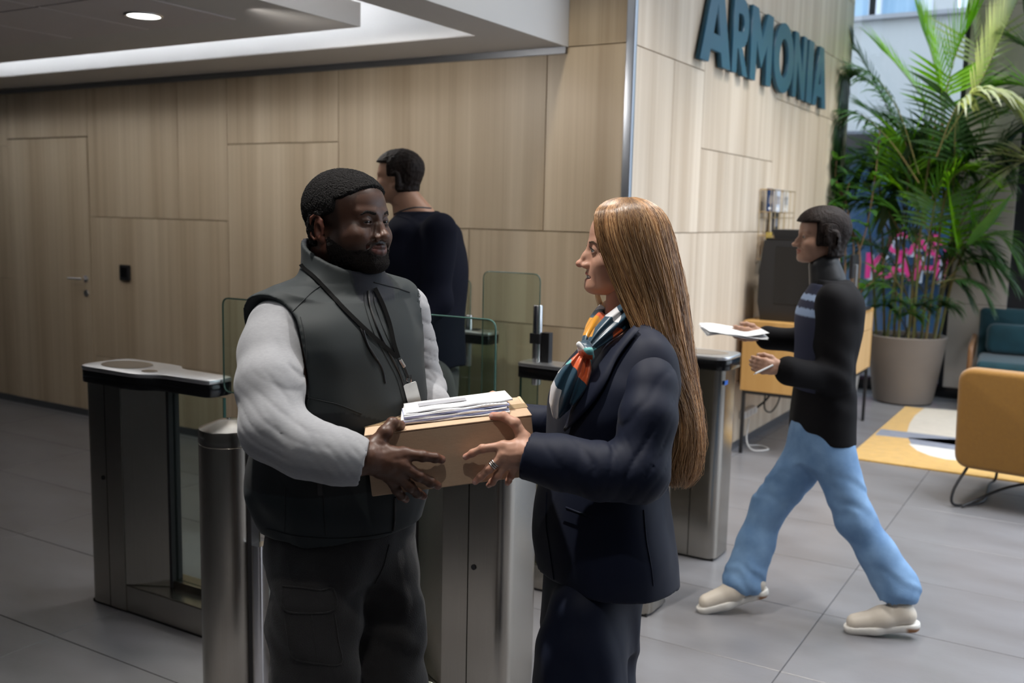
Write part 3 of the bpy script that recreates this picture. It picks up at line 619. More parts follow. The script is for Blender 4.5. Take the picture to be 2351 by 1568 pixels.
# ================================================================== PLANTS
def leafm(name, col, tr=.4, col2=None):
    m, nt, b = nm(name); L = nt.links.new; out = nt.nodes['Material Output']
    b.inputs['Roughness'].default_value = .35
    no = N(nt, 'ShaderNodeTexNoise', Scale=6.0, Detail=3.0); mx = N(nt, 'ShaderNodeMix', _data_type='RGBA'); mx.inputs[6].default_value = (*col, 1); mx.inputs[7].default_value = (*(col2 or tuple(c * .6 for c in col)), 1)
    L(no.outputs[0], mx.inputs[0]); L(mx.outputs[2], b.inputs['Base Color'])
    t = N(nt, 'ShaderNodeBsdfTranslucent'); br = N(nt, 'ShaderNodeMix', _data_type='RGBA', _blend_type='MULTIPLY'); br.inputs[0].default_value = 1; br.inputs[7].default_value = (2.0, 1.9, .7, 1); L(mx.outputs[2], br.inputs[6]); L(br.outputs[2], t.inputs[0])
    ms = N(nt, 'ShaderNodeMixShader'); ms.inputs[0].default_value = tr; L(b.outputs[0], ms.inputs[1]); L(t.outputs[0], ms.inputs[2]); L(ms.outputs[0], out.inputs[0]); return m
LF = {'dark': leafm('dark_palm_leaf', (.035, .10, .028), .25), 'mid': leafm('mid_palm_leaf', (.07, .19, .03), .35), 'backlit': leafm('backlit_palm_leaf', (.20, .46, .02), .5), 'pale': leafm('pale_grey_palm_leaf', (.30, .38, .28), .35, (.45, .48, .33)), 'broad': leafm('broad_leaf', (.06, .17, .035), .35)}  # strongest green has back-lighting put into the leaf colour
stemm = mat('green_cane', (.10, .13, .035), .5, noise=.4, nscale=20, stretch=(1, 1, .3), col2=(.16, .10, .04))
def strip(bm, p, d, L, w, droop, up, n=4):
    """a leaflet: tapering folded strip starting at p along d"""
    d = Vector(d).normalized(); side = d.cross(up); side.normalize(); pts = []; q = Vector(p); dd = d.copy()
    for i in range(n + 1):
        t = i / n; ww = w * (math.sin(PI * min(1, .12 + t * .95)) ** .8 if t < 1 else 0) * .5
        if i == n: ww = w * .02
        pts.append((q.copy(), ww)); dd = (dd + Vector((0, 0, -droop / n))).normalized(); q = q + dd * (L / n)
    rows = [(bm.verts.new(a - side * b), bm.verts.new(a - up * b * .35), bm.verts.new(a + side * b)) for a, b in pts]
    for r0, r1 in zip(rows, rows[1:]):
        bm.faces.new((r0[0], r0[1], r1[1], r1[0])); bm.faces.new((r0[1], r0[2], r1[2], r1[1]))
def frond(path, parent, m, LL=.35, n=26, w=.024, droop=.5, start=.25, spread=1.0, r=.007, sub=7):
    P = cat(path, sub); bm = bmesh.new(); tot = len(P) - 1
    for k in range(n):
        t = start + (1 - start) * (k + .5) / n; f_ = t * tot; i = min(int(f_), tot - 1); p = P[i].lerp(P[i + 1], f_ - i); tn = (P[i + 1] - P[i]).normalized()
        sd = tn.cross(Vector((0, 0, 1)))
        if sd.length < .15: sd = Vector((1, .3, 0))
        sd.normalize(); up = sd.cross(tn); up.normalize()
        s_ = (t - start) / (1 - start); ll = LL * (.45 + 1.0 * math.sin(PI * (.15 + .75 * s_))) * random.uniform(.88, 1.08) * .8
        for sg_ in (-1, 1):
            dvec = (sd * sg_ * spread * (1.0 - .45 * s_) + tn * (.45 + .9 * s_) + up * .22)
            strip(bm, p, dvec, ll, w * random.uniform(.8, 1.15), droop * random.uniform(.6, 1.4), up)
    o = obj('frond', keep_in(bm), m, parent, world=True)
    bm2 = keep_in(tube(P, [r * (1 - .75 * i / tot) for i in range(tot + 1)], 5))
    obj('leaf_rib', bm2, stemm, o)
    return o
def lift(pts, D): return [tuple(float(c) for c in PL(p[0], p[1], 1, min(9.98, D + .38))) for p in pts]
def keep_in(bm):
    for v in bm.verts:
        v.co.y = min(v.co.y, YW - .19)
        if v.co.y < YE + .02: v.co.x = max(v.co.x, XB + .012)
    return bm
pcx, pcy = -1.52, 9.60
pp = empty('potted_palm', (pcx, pcy, 0), 0, 'tall bushy palm in a big round taupe planter in front of the glazed wall', 'plant')
potm = mat('taupe_planter', (.195, .165, .142), .75, noise=.12, nscale=4, bump=.15, bscale=90)
obj('planter', lathe([(0, .012), (.255, .012), (.262, .03), (.345, .60), (.35, .615), (.345, .622), (.325, .622), (.318, .58), (0, .575)], 56), potm, pp, smooth=35)
obj('planter_foot', lathe([(0, 0), (.25, 0), (.25, .014), (0, .014)], 40), M['black'], pp)
so_ = obj('soil', lathe([(0, .59), (.32, .585), (.32, .58)], 32), mat('soil', (.03, .02, .014), 1, bump=.8, bscale=60), pp); so_['kind'] = 'stuff'
DD = 9.35
def cane(px0, px1, py1, bend=0, r=.014, D=DD):
    a = Vector((pcx + (px0 - 2087) / 240, pcy + random.uniform(-.15, .15), .58)); b = Vector(lift([(px1, py1)], D + random.uniform(-.2, .2) - .1)[0])
    m_ = a.lerp(b, .5) + Vector((bend, 0, .1)); obj('cane', tube(cat([a, m_, b], 6), [r * (1 - .5 * i / 12) for i in range(13)], 7), stemm, pp, world=True, smooth=60); return b
for c in ((2025, 1990, 470, 0), (2038, 2020, 420, 0), (2060, 2045, 380, .03), (2075, 2090, 330, 0), (2095, 2110, 480, 0), (2105, 2150, 260, -.03), (2118, 2160, 300, 0), (2130, 2175, 330, .02), (2140, 2230, 420, -.04), (2150, 2280, 470, -.06), (2100, 2070, 560, .02), (2085, 2120, 600, 0), (2050, 2075, 500, 0), (2145, 2200, 520, 0)): cane(*c)
fr = [
 # (path px, depth, material, leaflet length, n, width, droop)
 ([(2165, 330), (2160, 230), (2140, 130), (2115, 60)], 9.2, 'backlit', .58, 24, .034, .1),
 ([(2165, 300), (2175, 200), (2200, 110), (2235, 45)], 9.1, 'backlit', .46, 22, .034, .1),
 ([(2160, 330), (2120, 230), (2060, 150), (2020, 110)], 9.3, 'backlit', .45, 24, .024, .25),
 ([(2110, 400), (2060, 250), (1990, 165), (1915, 190), (1890, 300)], 9.0, 'dark', .46, 34, .03, .9),
 ([(2110, 420), (2040, 320), (1960, 260), (1905, 330), (1885, 400)], 8.9, 'dark', .44, 32, .03, .9),
 ([(2095, 380), (2030, 230), (1975, 130), (1950, 110)], 9.4, 'dark', .40, 28, .028, .5),
 ([(2100, 420), (2070, 300), (2010, 200), (1940, 160)], 9.2, 'mid', .45, 30, .03, .8),
 ([(2150, 360), (2200, 240), (2270, 205), (2330, 240), (2370, 330)], 8.8, 'pale', .52, 30, .04, 1.1),
 ([(2170, 320), (2250, 190), (2300, 80), (2350, -30)], 9.0, 'pale', .62, 30, .036, .1),
 ([(2230, 250), (2240, 120), (2225, 0), (2215, -80)], 9.5, 'pale', .5, 26, .03, .1),
 ([(2160, 270), (2165, 360), (2175, 450), (2185, 520)], 9.1, 'backlit', .42, 28, .03, .2),
 ([(2160, 500), (2180, 420), (2215, 390), (2260, 400)], 9.0, 'backlit', .36, 24, .026, .6),
 ([(2050, 560), (2000, 440), (1940, 390), (1905, 430)], 9.1, 'dark', .40, 28, .03, .8),
 ([(2060, 560), (2010, 480), (1960, 460), (1920, 500)], 9.3, 'dark', .38, 28, .03, .8),
 ([(2090, 560), (2060, 440), (2000, 360), (1930, 380)], 9.5, 'dark', .40, 28, .03, .7),
 ([(2100, 560), (2110, 430), (2090, 330), (2050, 280)], 9.5, 'mid', .40, 28, .03, .5),
 ([(2180, 560), (2250, 440), (2310, 380), (2370, 370)], 9.2, 'dark', .42, 28, .028, .6),
 ([(2170, 600), (2240, 520), (2300, 430), (2360, 420)], 9.3, 'mid', .40, 28, .024, .5),
 ([(2170, 620), (2230, 560), (2290, 540), (2330, 590)], 9.2, 'mid', .36, 26, .022, .7),
 ([(2160, 660), (2210, 610), (2270, 600), (2320, 640)], 9.1, 'dark', .34, 26, .022, .8),
 ([(2150, 650), (2200, 640), (2240, 650), (2270, 690)], 9.0, 'dark', .30, 24, .022, .8),
 ([(2110, 640), (2090, 540), (2050, 480), (2010, 470)], 9.0, 'mid', .36, 26, .028, .6),
 ([(2120, 620), (2140, 500), (2160, 430), (2200, 380)], 9.0, 'mid', .38, 26, .03, .5),
 ([(2090, 700), (2050, 600), (2000, 560), (1960, 590)], 9.2, 'dark', .34, 24, .028, .7),
 ([(2200, 420), (2260, 300), (2320, 250), (2380, 240)], 9.3, 'mid', .42, 28, .028, .5),
 ([(2210, 500), (2290, 340), (2350, 300), (2390, 320)], 9.5, 'dark', .42, 28, .028, .6),
 ([(2130, 690), (2170, 600), (2230, 560), (2280, 580)], 9.4, 'dark', .36, 24, .026, .7),
 ([(2120, 520), (2080, 400), (2040, 300), (1990, 250)], 9.6, 'mid', .42, 30, .028, .5),
]
rf = random.Random(11)
for i in range(24):
    bx_ = rf.uniform(2070, 2190); by_ = rf.uniform(430, 700); a = math.radians(rf.uniform(25, 155)); L_ = rf.uniform(170, 300); ex_, ey_ = bx_ + L_ * math.cos(a), by_ - L_ * math.sin(a) * .8
    fr.append(([(bx_, by_), (bx_ + (ex_ - bx_) * .35, by_ - L_ * .45), (bx_ + (ex_ - bx_) * .75, ey_ - 20), (ex_, ey_ + rf.uniform(0, 70))], rf.uniform(9.05, 9.6), rf.choice(['dark', 'dark', 'mid', 'mid', 'backlit']), rf.uniform(.36, .46), 26, .03, rf.uniform(.4, .9)))
for i in range(8):
    bx_ = rf.uniform(2060, 2190); by_ = rf.uniform(620, 730); s_ = rf.choice((-1, 1)); fr.append(([(bx_, by_), (bx_ + s_ * 40, by_ - 60), (bx_ + s_ * 90, by_ - 70), (bx_ + s_ * 130, by_ - 20)], rf.uniform(9.0, 9.4), rf.choice(['dark', 'mid']), .30, 22, .024, .8))
for pth, D, mk, LL, n, w, dr in fr: frond(lift(pth, D), pp, LF[mk], LL, n, w, dr)
# short fan leaves round the foot
for (px, py, mk) in ((2060, 690, 'mid'), (2115, 700, 'dark'), (2030, 700, 'dark'), (2150, 690, 'dark'), (2090, 720, 'mid'), (2175, 700, 'dark')):
    bm = bmesh.new(); p = Vector(lift([(px, py)], 9.0)[0])
    for k in range(16):
        a = -PI * .1 + PI * 1.2 * k / 15; strip(bm, p, Vector((math.cos(a), -.35, math.sin(a) * .5 + .15)), random.uniform(.20, .27), .02, 1.5, Vector((0, -.3, 1)).normalized())
    o = obj('fan_leaf', bm, LF[mk], pp, world=True)
    obj('leaf_stalk', tube(cat([p, p.lerp(Vector((pcx, pcy, .7)), .5) + Vector((0, 0, .06)), Vector((pcx + random.uniform(-.1, .1), pcy, .6))], 4), .006, 5), stemm, o)
# broad lance leaves
def lance(bm, p, d, L, w, droop):
    d = Vector(d).normalized(); side = d.cross(Vector((0, 0, 1))); side = side.normalized() if side.length > .1 else Vector((1, 0, 0)); up = side.cross(d); strip(bm, p, d, L, w, droop, up, 6)
bm = bmesh.new(); p = Vector(lift([(2225, 560)], 8.9)[0]); q = Vector(lift([(2325, 440)], 8.7)[0]); lance(bm, p, q - p, (q - p).length, .17, .05); obj('broad_leaf', keep_in(bm), LF['broad'], pp, world=True)
# second plant: thin branches with small broad leaves, in a small planter by the wall
fx, fy = -1.98, 9.12
fp_ = empty('ficus_plant', (fx, fy, 0), 0, 'thin branched green plant in a small grey pot between the sideboard and the palm', 'plant')
obj('pot', lathe([(0, 0), (.13, 0), (.165, .34), (.15, .34), (.14, .30), (0, .30)], 36), mat('grey_pot', (.30, .29, .28), .7), fp_, smooth=35)
br = [[(1945, 800), (1955, 640), (1990, 520), (2010, 400), (2020, 300)], [(1945, 800), (1960, 600), (1945, 480), (1925, 420)], [(1950, 790), (1975, 600), (1935, 500), (1880, 460), (1850, 480)], [(1945, 800), (1940, 520), (1905, 380), (1875, 370)], [(1948, 800), (1965, 690), (2010, 640), (2030, 600)], [(1945, 800), (1930, 620), (1915, 540), (1950, 420)]]
bark = mat('tan_bark', (.22, .13, .07), .8)
for b_ in br:
    P = [Vector((max(v.x, XB + .04), v.y, v.z)) for v in cat([(fx, fy, .30)] + lift(b_[1:], 8.75), 6)]; o = obj('branch', tube(P, [.011 * (1 - .7 * i / (len(P) - 1)) for i in range(len(P))], 6), bark, fp_, world=True, smooth=60)
    bm = bmesh.new()
    for i in range(8, len(P) - 1, 2):
        for s in range(2): lance(bm, P[i], Vector((random.uniform(-1, 1), random.uniform(-1, .3), random.uniform(-.2, .7))), random.uniform(.14, .24), random.uniform(.045, .07), .8)
    lv = obj('leaves', keep_in(bm), LF['broad'], o); lv['kind'] = 'stuff'
# third plant at the far right edge
p3 = empty('potted_palm', (1.15, 9.6, 0), 0, 'second palm at the right edge behind the teal sofa, only its fronds in view', 'plant')
obj('planter', lathe([(0, 0), (.2, 0), (.27, .5), (.25, .5), (.24, .45), (0, .45)], 40), potm, p3, smooth=35)
for pth, D, mk in (([(2430, 600), (2420, 300), (2390, 150), (2330, 90)], 9.0, 'dark'), ([(2430, 600), (2410, 300), (2370, 210), (2310, 190)], 8.9, 'mid'), ([(2430, 600), (2440, 350), (2400, 260), (2340, 300)], 9.1, 'dark'), ([(2430, 650), (2400, 430), (2360, 370), (2310, 400)], 9.0, 'pale'), ([(2430, 650), (2400, 330), (2370, 130), (2350, 20)], 9.2, 'dark')):
    frond(lift([(p[0], p[1]) for p in pth], D), p3, LF[mk], .42, 28, .03, .6)
obj('cane', tube([(1.15, 9.6, .45), tuple(lift([(2425, 330)], 9.0)[0])], .02, 8), stemm, p3, world=True, smooth=60)
# ================================================================== SDF SCULPTING KIT (numpy)
f32 = np.float32
class Sdf:
    def __init__(s, lo, hi, h):
        s.lo = np.array(lo, float); s.h = h; s.n = np.maximum(4, np.ceil((np.array(hi, float) - s.lo) / h).astype(int)) + 1
        s.ax = [(s.lo[i] + h * np.arange(s.n[i])).astype(f32) for i in range(3)]; s.D = np.full(tuple(s.n), .05, f32)
    def sub(s, lo, hi):
        sl = []; full = True
        for i in range(3):
            a = int(max(0, math.floor((lo[i] - s.lo[i]) / s.h))); b = int(min(s.n[i], math.ceil((hi[i] - s.lo[i]) / s.h) + 1))
            if b <= a: return None, None
            sl.append(slice(a, b))
        X = s.ax[0][sl[0]][:, None, None]; Y = s.ax[1][sl[1]][None, :, None]; Z = s.ax[2][sl[2]][None, None, :]
        return tuple(sl), (X, Y, Z)
    def comb(s, sl, d, k, op):
        c = s.D[sl]
        if op == 'u':
            if k > 0: hh = np.maximum(k - np.abs(c - d), 0) / k; s.D[sl] = np.minimum(c, d) - hh * hh * k * .25
            else: s.D[sl] = np.minimum(c, d)
        elif op == 's':
            d = -d
            if k > 0: hh = np.maximum(k - np.abs(c - d), 0) / k; s.D[sl] = np.maximum(c, d) + hh * hh * k * .25
            else: s.D[sl] = np.maximum(c, d)
        else: s.D[sl] = np.maximum(c, d)
    def cap(s, a, b, ra, rb=None, k=.01, op='u'):
        rb = ra if rb is None else rb; a = np.array(a, float); b = np.array(b, float); m = max(ra, rb) + k + .03
        sl, g = s.sub(np.minimum(a, b) - m, np.maximum(a, b) + m)
        if sl is None: return s
        X, Y, Z = g; ba = (b - a).astype(f32); L2 = float(ba @ ba) + 1e-12
        px, py, pz = X - f32(a[0]), Y - f32(a[1]), Z - f32(a[2])
        t = np.clip((px * ba[0] + py * ba[1] + pz * ba[2]) / f32(L2), 0, 1)
        d = np.sqrt((px - t * ba[0]) ** 2 + (py - t * ba[1]) ** 2 + (pz - t * ba[2]) ** 2) - (f32(ra) + f32(rb - ra) * t)
        s.comb(sl, d, k, op); return s
    def chain(s, pts, rs, k=.006, op='u'):
        for i in range(len(pts) - 1): s.cap(pts[i], pts[i + 1], rs[i], rs[i + 1], k, op)
        return s
    def ell(s, c, r, k=.01, op='u', R=None):
        c = np.array(c, float); r = np.array(r, float); m = max(r) + k + .03
        sl, g = s.sub(c - m, c + m)
        if sl is None: return s
        X, Y, Z = [g[i] - f32(c[i]) for i in range(3)]
        if R is not None:
            R = np.array(R, f32); X, Y, Z = (X * R[0, 0] + Y * R[1, 0] + Z * R[2, 0]), (X * R[0, 1] + Y * R[1, 1] + Z * R[2, 1]), (X * R[0, 2] + Y * R[1, 2] + Z * R[2, 2])
        r = r.astype(f32); k0 = np.sqrt((X / r[0]) ** 2 + (Y / r[1]) ** 2 + (Z / r[2]) ** 2); k1 = np.sqrt((X / r[0] ** 2) ** 2 + (Y / r[1] ** 2) ** 2 + (Z / r[2] ** 2) ** 2)
        s.comb(sl, k0 * (k0 - 1) / np.maximum(k1, 1e-6), k, op); return s
    def loft(s, st, k=.01, op='u', e=2.2, z0=None, z1=None):
        """st rows: z, cx, cy, rx, ry, angle(deg)"""
        st = np.array(sorted(st, key=lambda r: r[0]), float); zz = st[:, 0]; M_ = max(st[:, 3].max(), st[:, 4].max()) + k + .03
        sl, g = s.sub((st[:, 1].min() - M_, st[:, 2].min() - M_, zz[0] - .03), (st[:, 1].max() + M_, st[:, 2].max() + M_, zz[-1] + .03))
        if sl is None: return s
        X, Y, Z = g; zf = Z.ravel(); q = np.clip(zf, zz[0], zz[-1])
        def itp(col):
            # smooth (monotone cubic-ish) interpolation
            m_ = np.gradient(st[:, col], zz); i = np.clip(np.searchsorted(zz, q) - 1, 0, len(zz) - 2); hh = zz[i + 1] - zz[i]; t = (q - zz[i]) / hh
            return ((2 * t ** 3 - 3 * t ** 2 + 1) * st[i, col] + (t ** 3 - 2 * t ** 2 + t) * hh * m_[i] + (-2 * t ** 3 + 3 * t ** 2) * st[i + 1, col] + (t ** 3 - t ** 2) * hh * m_[i + 1]).astype(f32)[None, None, :]
        cx_, cy_, rx_, ry_, an = [itp(c) for c in (1, 2, 3, 4, 5)]; an = np.radians(an); ca, sa = np.cos(an), np.sin(an)
        x, y = X - cx_, Y - cy_; u, v = (x * ca + y * sa) / rx_, (-x * sa + y * ca) / ry_
        q_ = (np.abs(u) ** e + np.abs(v) ** e) ** (1 / e); d = (q_ - 1) * np.minimum(rx_, ry_) * 1.0
        d = np.maximum(d, np.maximum(f32(zz[0]) - Z, Z - f32(zz[-1])))
        s.comb(sl, d, k, op); return s
    def plane(s, c, n, k=0.0, op='s'):
        """remove (op s) the side the normal points to"""
        n = np.array(n, float); n /= np.linalg.norm(n); X, Y, Z = s.ax[0][:, None, None], s.ax[1][None, :, None], s.ax[2][None, None, :]
        d = -((X - f32(c[0])) * f32(n[0]) + (Y - f32(c[1])) * f32(n[1]) + (Z - f32(c[2])) * f32(n[2])); s.comb((slice(None),) * 3, d, k, 's'); return s
    def disp(s, fn, band=.02):
        m = np.abs(s.D) < band; i, j, k = np.nonzero(m); P = np.stack([s.ax[0][i], s.ax[1][j], s.ax[2][k]], 1); s.D[m] += fn(P).astype(f32); return s
    def mesh(s):
        D = s.D; n = D.shape; ins = D < 0; c = np.zeros(tuple(x - 1 for x in n), np.int8)
        for dx in (0, 1):
            for dy in (0, 1):
                for dz in (0, 1): c += ins[dx:n[0] - 1 + dx, dy:n[1] - 1 + dy, dz:n[2] - 1 + dz]
        act = (c > 0) & (c < 8); I = np.argwhere(act); idx = np.full(act.shape, -1, np.int64); idx[act] = np.arange(len(I)); i, j, k = I.T
        acc = np.zeros((len(I), 3)); cnt = np.zeros(len(I))
        co = [(0, 0, 0), (1, 0, 0), (0, 1, 0), (1, 1, 0), (0, 0, 1), (1, 0, 1), (0, 1, 1), (1, 1, 1)]
        V_ = [D[i + a, j + b, k + c_] for a, b, c_ in co]
        for a, b in ((0, 1), (2, 3), (4, 5), (6, 7), (0, 2), (1, 3), (4, 6), (5, 7), (0, 4), (1, 5), (2, 6), (3, 7)):
            va, vb = V_[a], V_[b]; m = (va < 0) != (vb < 0); t = np.where(m, va / np.where(m, va - vb, 1), 0)
            ca, cb = np.array(co[a], float), np.array(co[b], float); acc[m] += (ca + (cb - ca) * t[:, None])[m]; cnt[m] += 1
        P = s.lo + s.h * (I + acc / cnt[:, None]); F = []
        for ax in range(3):
            o1, o2 = [(1, 2), (2, 0), (0, 1)][ax]
            sl0 = [slice(None)] * 3; sl1 = [slice(None)] * 3; sl0[ax] = slice(0, n[ax] - 1); sl1[ax] = slice(1, n[ax]); sl0[o1] = sl1[o1] = slice(1, n[o1] - 1); sl0[o2] = sl1[o2] = slice(1, n[o2] - 1)
            a, b = ins[tuple(sl0)], ins[tuple(sl1)]; E_ = np.argwhere(a != b)
            if not len(E_): continue
            fl = a[tuple(E_.T)]; base = E_.copy(); base[:, o1] += 1; base[:, o2] += 1
            def at(d1, d2): q = base.copy(); q[:, o1] -= d1; q[:, o2] -= d2; return idx[q[:, 0], q[:, 1], q[:, 2]]
            q = np.stack([at(1, 1), at(0, 1), at(0, 0), at(1, 0)], 1); q[~fl] = q[~fl][:, ::-1]; F.append(q)
        return P, np.concatenate(F)
def fill_mesh(name, P, F, cols=None):
    me = bpy.data.meshes.new(name); me.vertices.add(len(P)); me.vertices.foreach_set('co', np.asarray(P, f32).ravel())
    nf = len(F); me.loops.add(nf * 4); me.loops.foreach_set('vertex_index', np.asarray(F, np.int32).ravel()); me.polygons.add(nf); me.polygons.foreach_set('loop_start', np.arange(0, nf * 4, 4, dtype=np.int32)); me.polygons.foreach_set('loop_total', np.full(nf, 4, np.int32))
    me.polygons.foreach_set('use_smooth', np.ones(nf, bool)); me.update(calc_edges=True); me.validate()
    if cols is not None:
        at = me.color_attributes.new('Col', 'FLOAT_COLOR', 'POINT'); c = np.ones((len(P), 4), f32); c[:, :3] = cols; at.data.foreach_set('color', c.ravel())
    return me
def cull(P, F, keep):
    m = keep[F].all(1); F = F[m]; u = np.unique(F); r = np.full(len(P), -1); r[u] = np.arange(len(u)); return P[u], r[F], u
def relax(P, F, it=2, lam=.5):
    E_ = np.concatenate([F[:, [0, 1]], F[:, [1, 2]], F[:, [2, 3]], F[:, [3, 0]]]); 
    for _ in range(it):
        acc = np.zeros_like(P); c = np.zeros(len(P))
        for a, b in ((0, 1), (1, 0)): np.add.at(acc, E_[:, a], P[E_[:, b]]) if False else None
        for k in range(3): acc[:, k] = np.bincount(E_[:, 0], P[E_[:, 1], k], len(P)) + np.bincount(E_[:, 1], P[E_[:, 0], k], len(P))
        c = np.bincount(E_[:, 0], minlength=len(P)) + np.bincount(E_[:, 1], minlength=len(P)); P = P + lam * (acc / np.maximum(c, 1)[:, None] - P)
    return P
def merge(parts):
    Ps, Fs, Cs, o = [], [], [], 0
    for P, F, C_ in parts: Ps.append(P); Fs.append(F + o); Cs.append(C_); o += len(P)
    return np.concatenate(Ps), np.concatenate(Fs), np.concatenate(Cs)
class Rand3:
    """cheap smooth noise: sum of random plane waves"""
    def __init__(s, scale, n=10, seed=1):
        r = np.random.RandomState(seed); s.k = r.randn(n, 3) * scale; s.p = r.rand(n) * 6.28; s.n = n
    def __call__(s, P): return np.sin(P @ s.k.T + s.p).sum(1) / math.sqrt(s.n)
def fold(ph): return .62 * (1 - np.abs(np.sin(ph * .75))) ** 3.5
def sstep(a, b, x): t = np.clip((x - a) / (b - a), 0, 1); return t * t * (3 - 2 * t)
def mixc(c, c2, w): return c * (1 - w[:, None]) + np.array(c2) * w[:, None]
# ------------------------------------------------------------------ view-aligned person frame
AZ = math.atan2(0.51672968, 0.8558722)
E1 = np.array([math.cos(AZ), math.sin(AZ), 0]); E2 = np.array([-math.sin(AZ), math.cos(AZ), 0]); E3 = np.array([0, 0, 1.0])
VB = np.stack([E1, E2, E3])
class Person:
    def __init__(s, name, base, label, cat='person'):
        s.o = np.array([base[0], base[1], 0.0]); s.e = empty(name, tuple(s.o), AZ, label, cat)
    def V(s, px, py, D): return VB @ (DP(px, py, D) - s.o)
    def add(s, name, P, F, m, cols=None, parent=None, label=None):
        o = obj(name, fill_mesh(name, P, F, cols), m, parent or s.e)
        if label: o['label'] = label
        return o
def rotz(a): c, s = math.cos(a), math.sin(a); return np.array([[c, -s, 0], [s, c, 0], [0, 0, 1]])
def rotx(a): c, s = math.cos(a), math.sin(a); return np.array([[1, 0, 0], [0, c, -s], [0, s, c]])
def roty(a): c, s = math.cos(a), math.sin(a); return np.array([[c, 0, s], [0, 1, 0], [-s, 0, c]])
def head_frame(face_deg, pitch=0.0, roll=0.0):
    """face_deg: heading of the face in the view frame (0 = towards image right, 90 = away, 180 = image left, -90 = towards the camera).
       returns R with columns (person's right, forward, up)"""
    a = math.radians(face_deg); return rotz(a - PI / 2) @ rotx(math.radians(pitch)) @ roty(math.radians(roll))
def build_head(c, R, s, prm, res=.0016):
    """head sculpted in its own frame (x right, y forward, z up, origin between the eyes at ear depth); returns meshes in the view frame"""
    g = lambda k, d: prm.get(k, d)
    S = Sdf((-.105, -.125, -.20), (.105, .145, .135), res)
    bw = g('wide', 1.0)
    S.ell((0, -.014, .034), (.074 * bw, .092, .083), 0)
    S.ell((0, .034, .034), (.063 * bw, .056, .060), .03)
    S.ell((0, .036, -.038), (.056 * bw, .052, .074), .03)
    for sx in (-1, 1):
        S.cap((sx * .050 * bw, -.002, -.058), (sx * .020, .070, -.098 - g('jaw', 0)), .021 * g('jawr', 1), .017, .03)
        S.ell((sx * .041 * bw, .055, -.030), (.021, .024, .021 * g('cheek', 1)), .022)
        S.cap((sx * .012, .087, .017), (sx * .044, .073, .020), .009 * g('brow', 1), .007, .014)
        S.ell((sx * .032, .100, .001), (.017, .014, .0115), .014, 's')
    S.ell((0, .079 + g('chiny', 0), -.103 - g('jaw', 0)), (.019, .016, .015), .022)
    S.ell((0, .073, -.064), (.028, .022, .026), .02)
    S.ell((0, .030, -.095), (.040, .045, .022), .03)
    for sx in (-1, 1): S.ell((sx * .040 * bw, .043, -.046), (.020 * g('fill', 1), .037, .040), .025)
    # nose
    nl, nw = g('nosel', 1.0), g('nosew', 1.0)
    ty, tz = .1155 * 1 + .010 * (nl - 1) * 3, -.036
    S.chain([(0, .0865 + g('bridge', 0) * .7, .010), (0, .0985 + g('bridge', 0) + .006 * (nl - 1) * 3, -.014), (0, ty - .003, tz)], [.0072, .0080, .0105 * nw], .010)
    S.ell((0, ty - .002, tz), (.0112 * nw, .0105, .0100), .006)
    for sx in (-1, 1):
        S.ell((sx * .0140 * nw, .098, -.0405), (.0085, .0115, .0085), .007)
        S.ell((sx * .0072 * nw, .1055, -.0485), (.0036 * nw, .0050, .0034), .002, 's')
    for sx in (-1, 1): S.cap((sx * .0050 * nw, .0900, -.012), (sx * .0120 * nw, .0925, -.036), .0080, .0085, .008)
    # lips
    sm = g('smile', 0.0); cz_ = -.0670 + .006 * sm + g('corn', 0); cxn = .0245 + .004 * sm; op_ = g('open', 0.0)
    up = [(-cxn, .079 - .002 * sm, cz_), (-.012, .0935, -.0635), (-.004, .0965, -.0620), (0, .0960, -.0635), (.004, .0965, -.0620), (.012, .0935, -.0635), (cxn, .079 - .002 * sm, cz_)]
    lo = [(-cxn, .079 - .002 * sm, cz_ - .001), (-.013, .091, -.0735 - op_), (0, .0945, -.0765 - op_), (.013, .091, -.0735 - op_), (cxn, .079 - .002 * sm, cz_ - .001)]
    fl = g('lips', 1.0); uy_, ly_ = g('upy', 0), g('loy', 0); up = [(a, b + uy_ * (abs(a) < .02), c_) for a, b, c_ in up]; lo = [(a, b + ly_ * (abs(a) < .02), c_) for a, b, c_ in lo]; f2 = g('lolip', fl)
    if op_: S.ell((0, .086, -.0690 - op_ * .42), (cxn * 1.02, .022, .0022 + op_ * .55), .002, 's')
    S.chain(up, [.0022, .0045 * fl, .0048 * fl, .0044 * fl, .0048 * fl, .0045 * fl, .0022], .0035)
    S.chain(lo, [.0022, .0056 * f2, .0064 * f2, .0056 * f2, .0022], .0035)
    if not op_: S.chain([(-cxn, .083, cz_ - .0005), (-.012, .1015, -.0690), (0, .1045, -.0695), (.012, .1015, -.0690), (cxn, .083, cz_ - .0005)], [.0012, .0016, .0016, .0016, .0012], .003, 's')
    if sm and not g('nocrease', 0):
        for sx in (-1, 1): # nasolabial crease and cheek apple
            S.chain([(sx * .021, .098, -.042), (sx * .034, .084, -.058), (sx * .036, .075, -.072)], [.0012, .0018, .0012], .008, 's')
            S.ell((sx * .038, .069, -.036), (.017, .014, .015), .016)
    # eyes: lids
    er = .0121; ey = .0765
    for sx in (-1, 1):
        S.ell((sx * .0315, ey, 0), (.0150, .0138, .0138), .006)
        S.ell((sx * .0318, ey + .0125, g('lidz', 0)), (.0135, .012, g('lid', .0042)), .0010, 's')
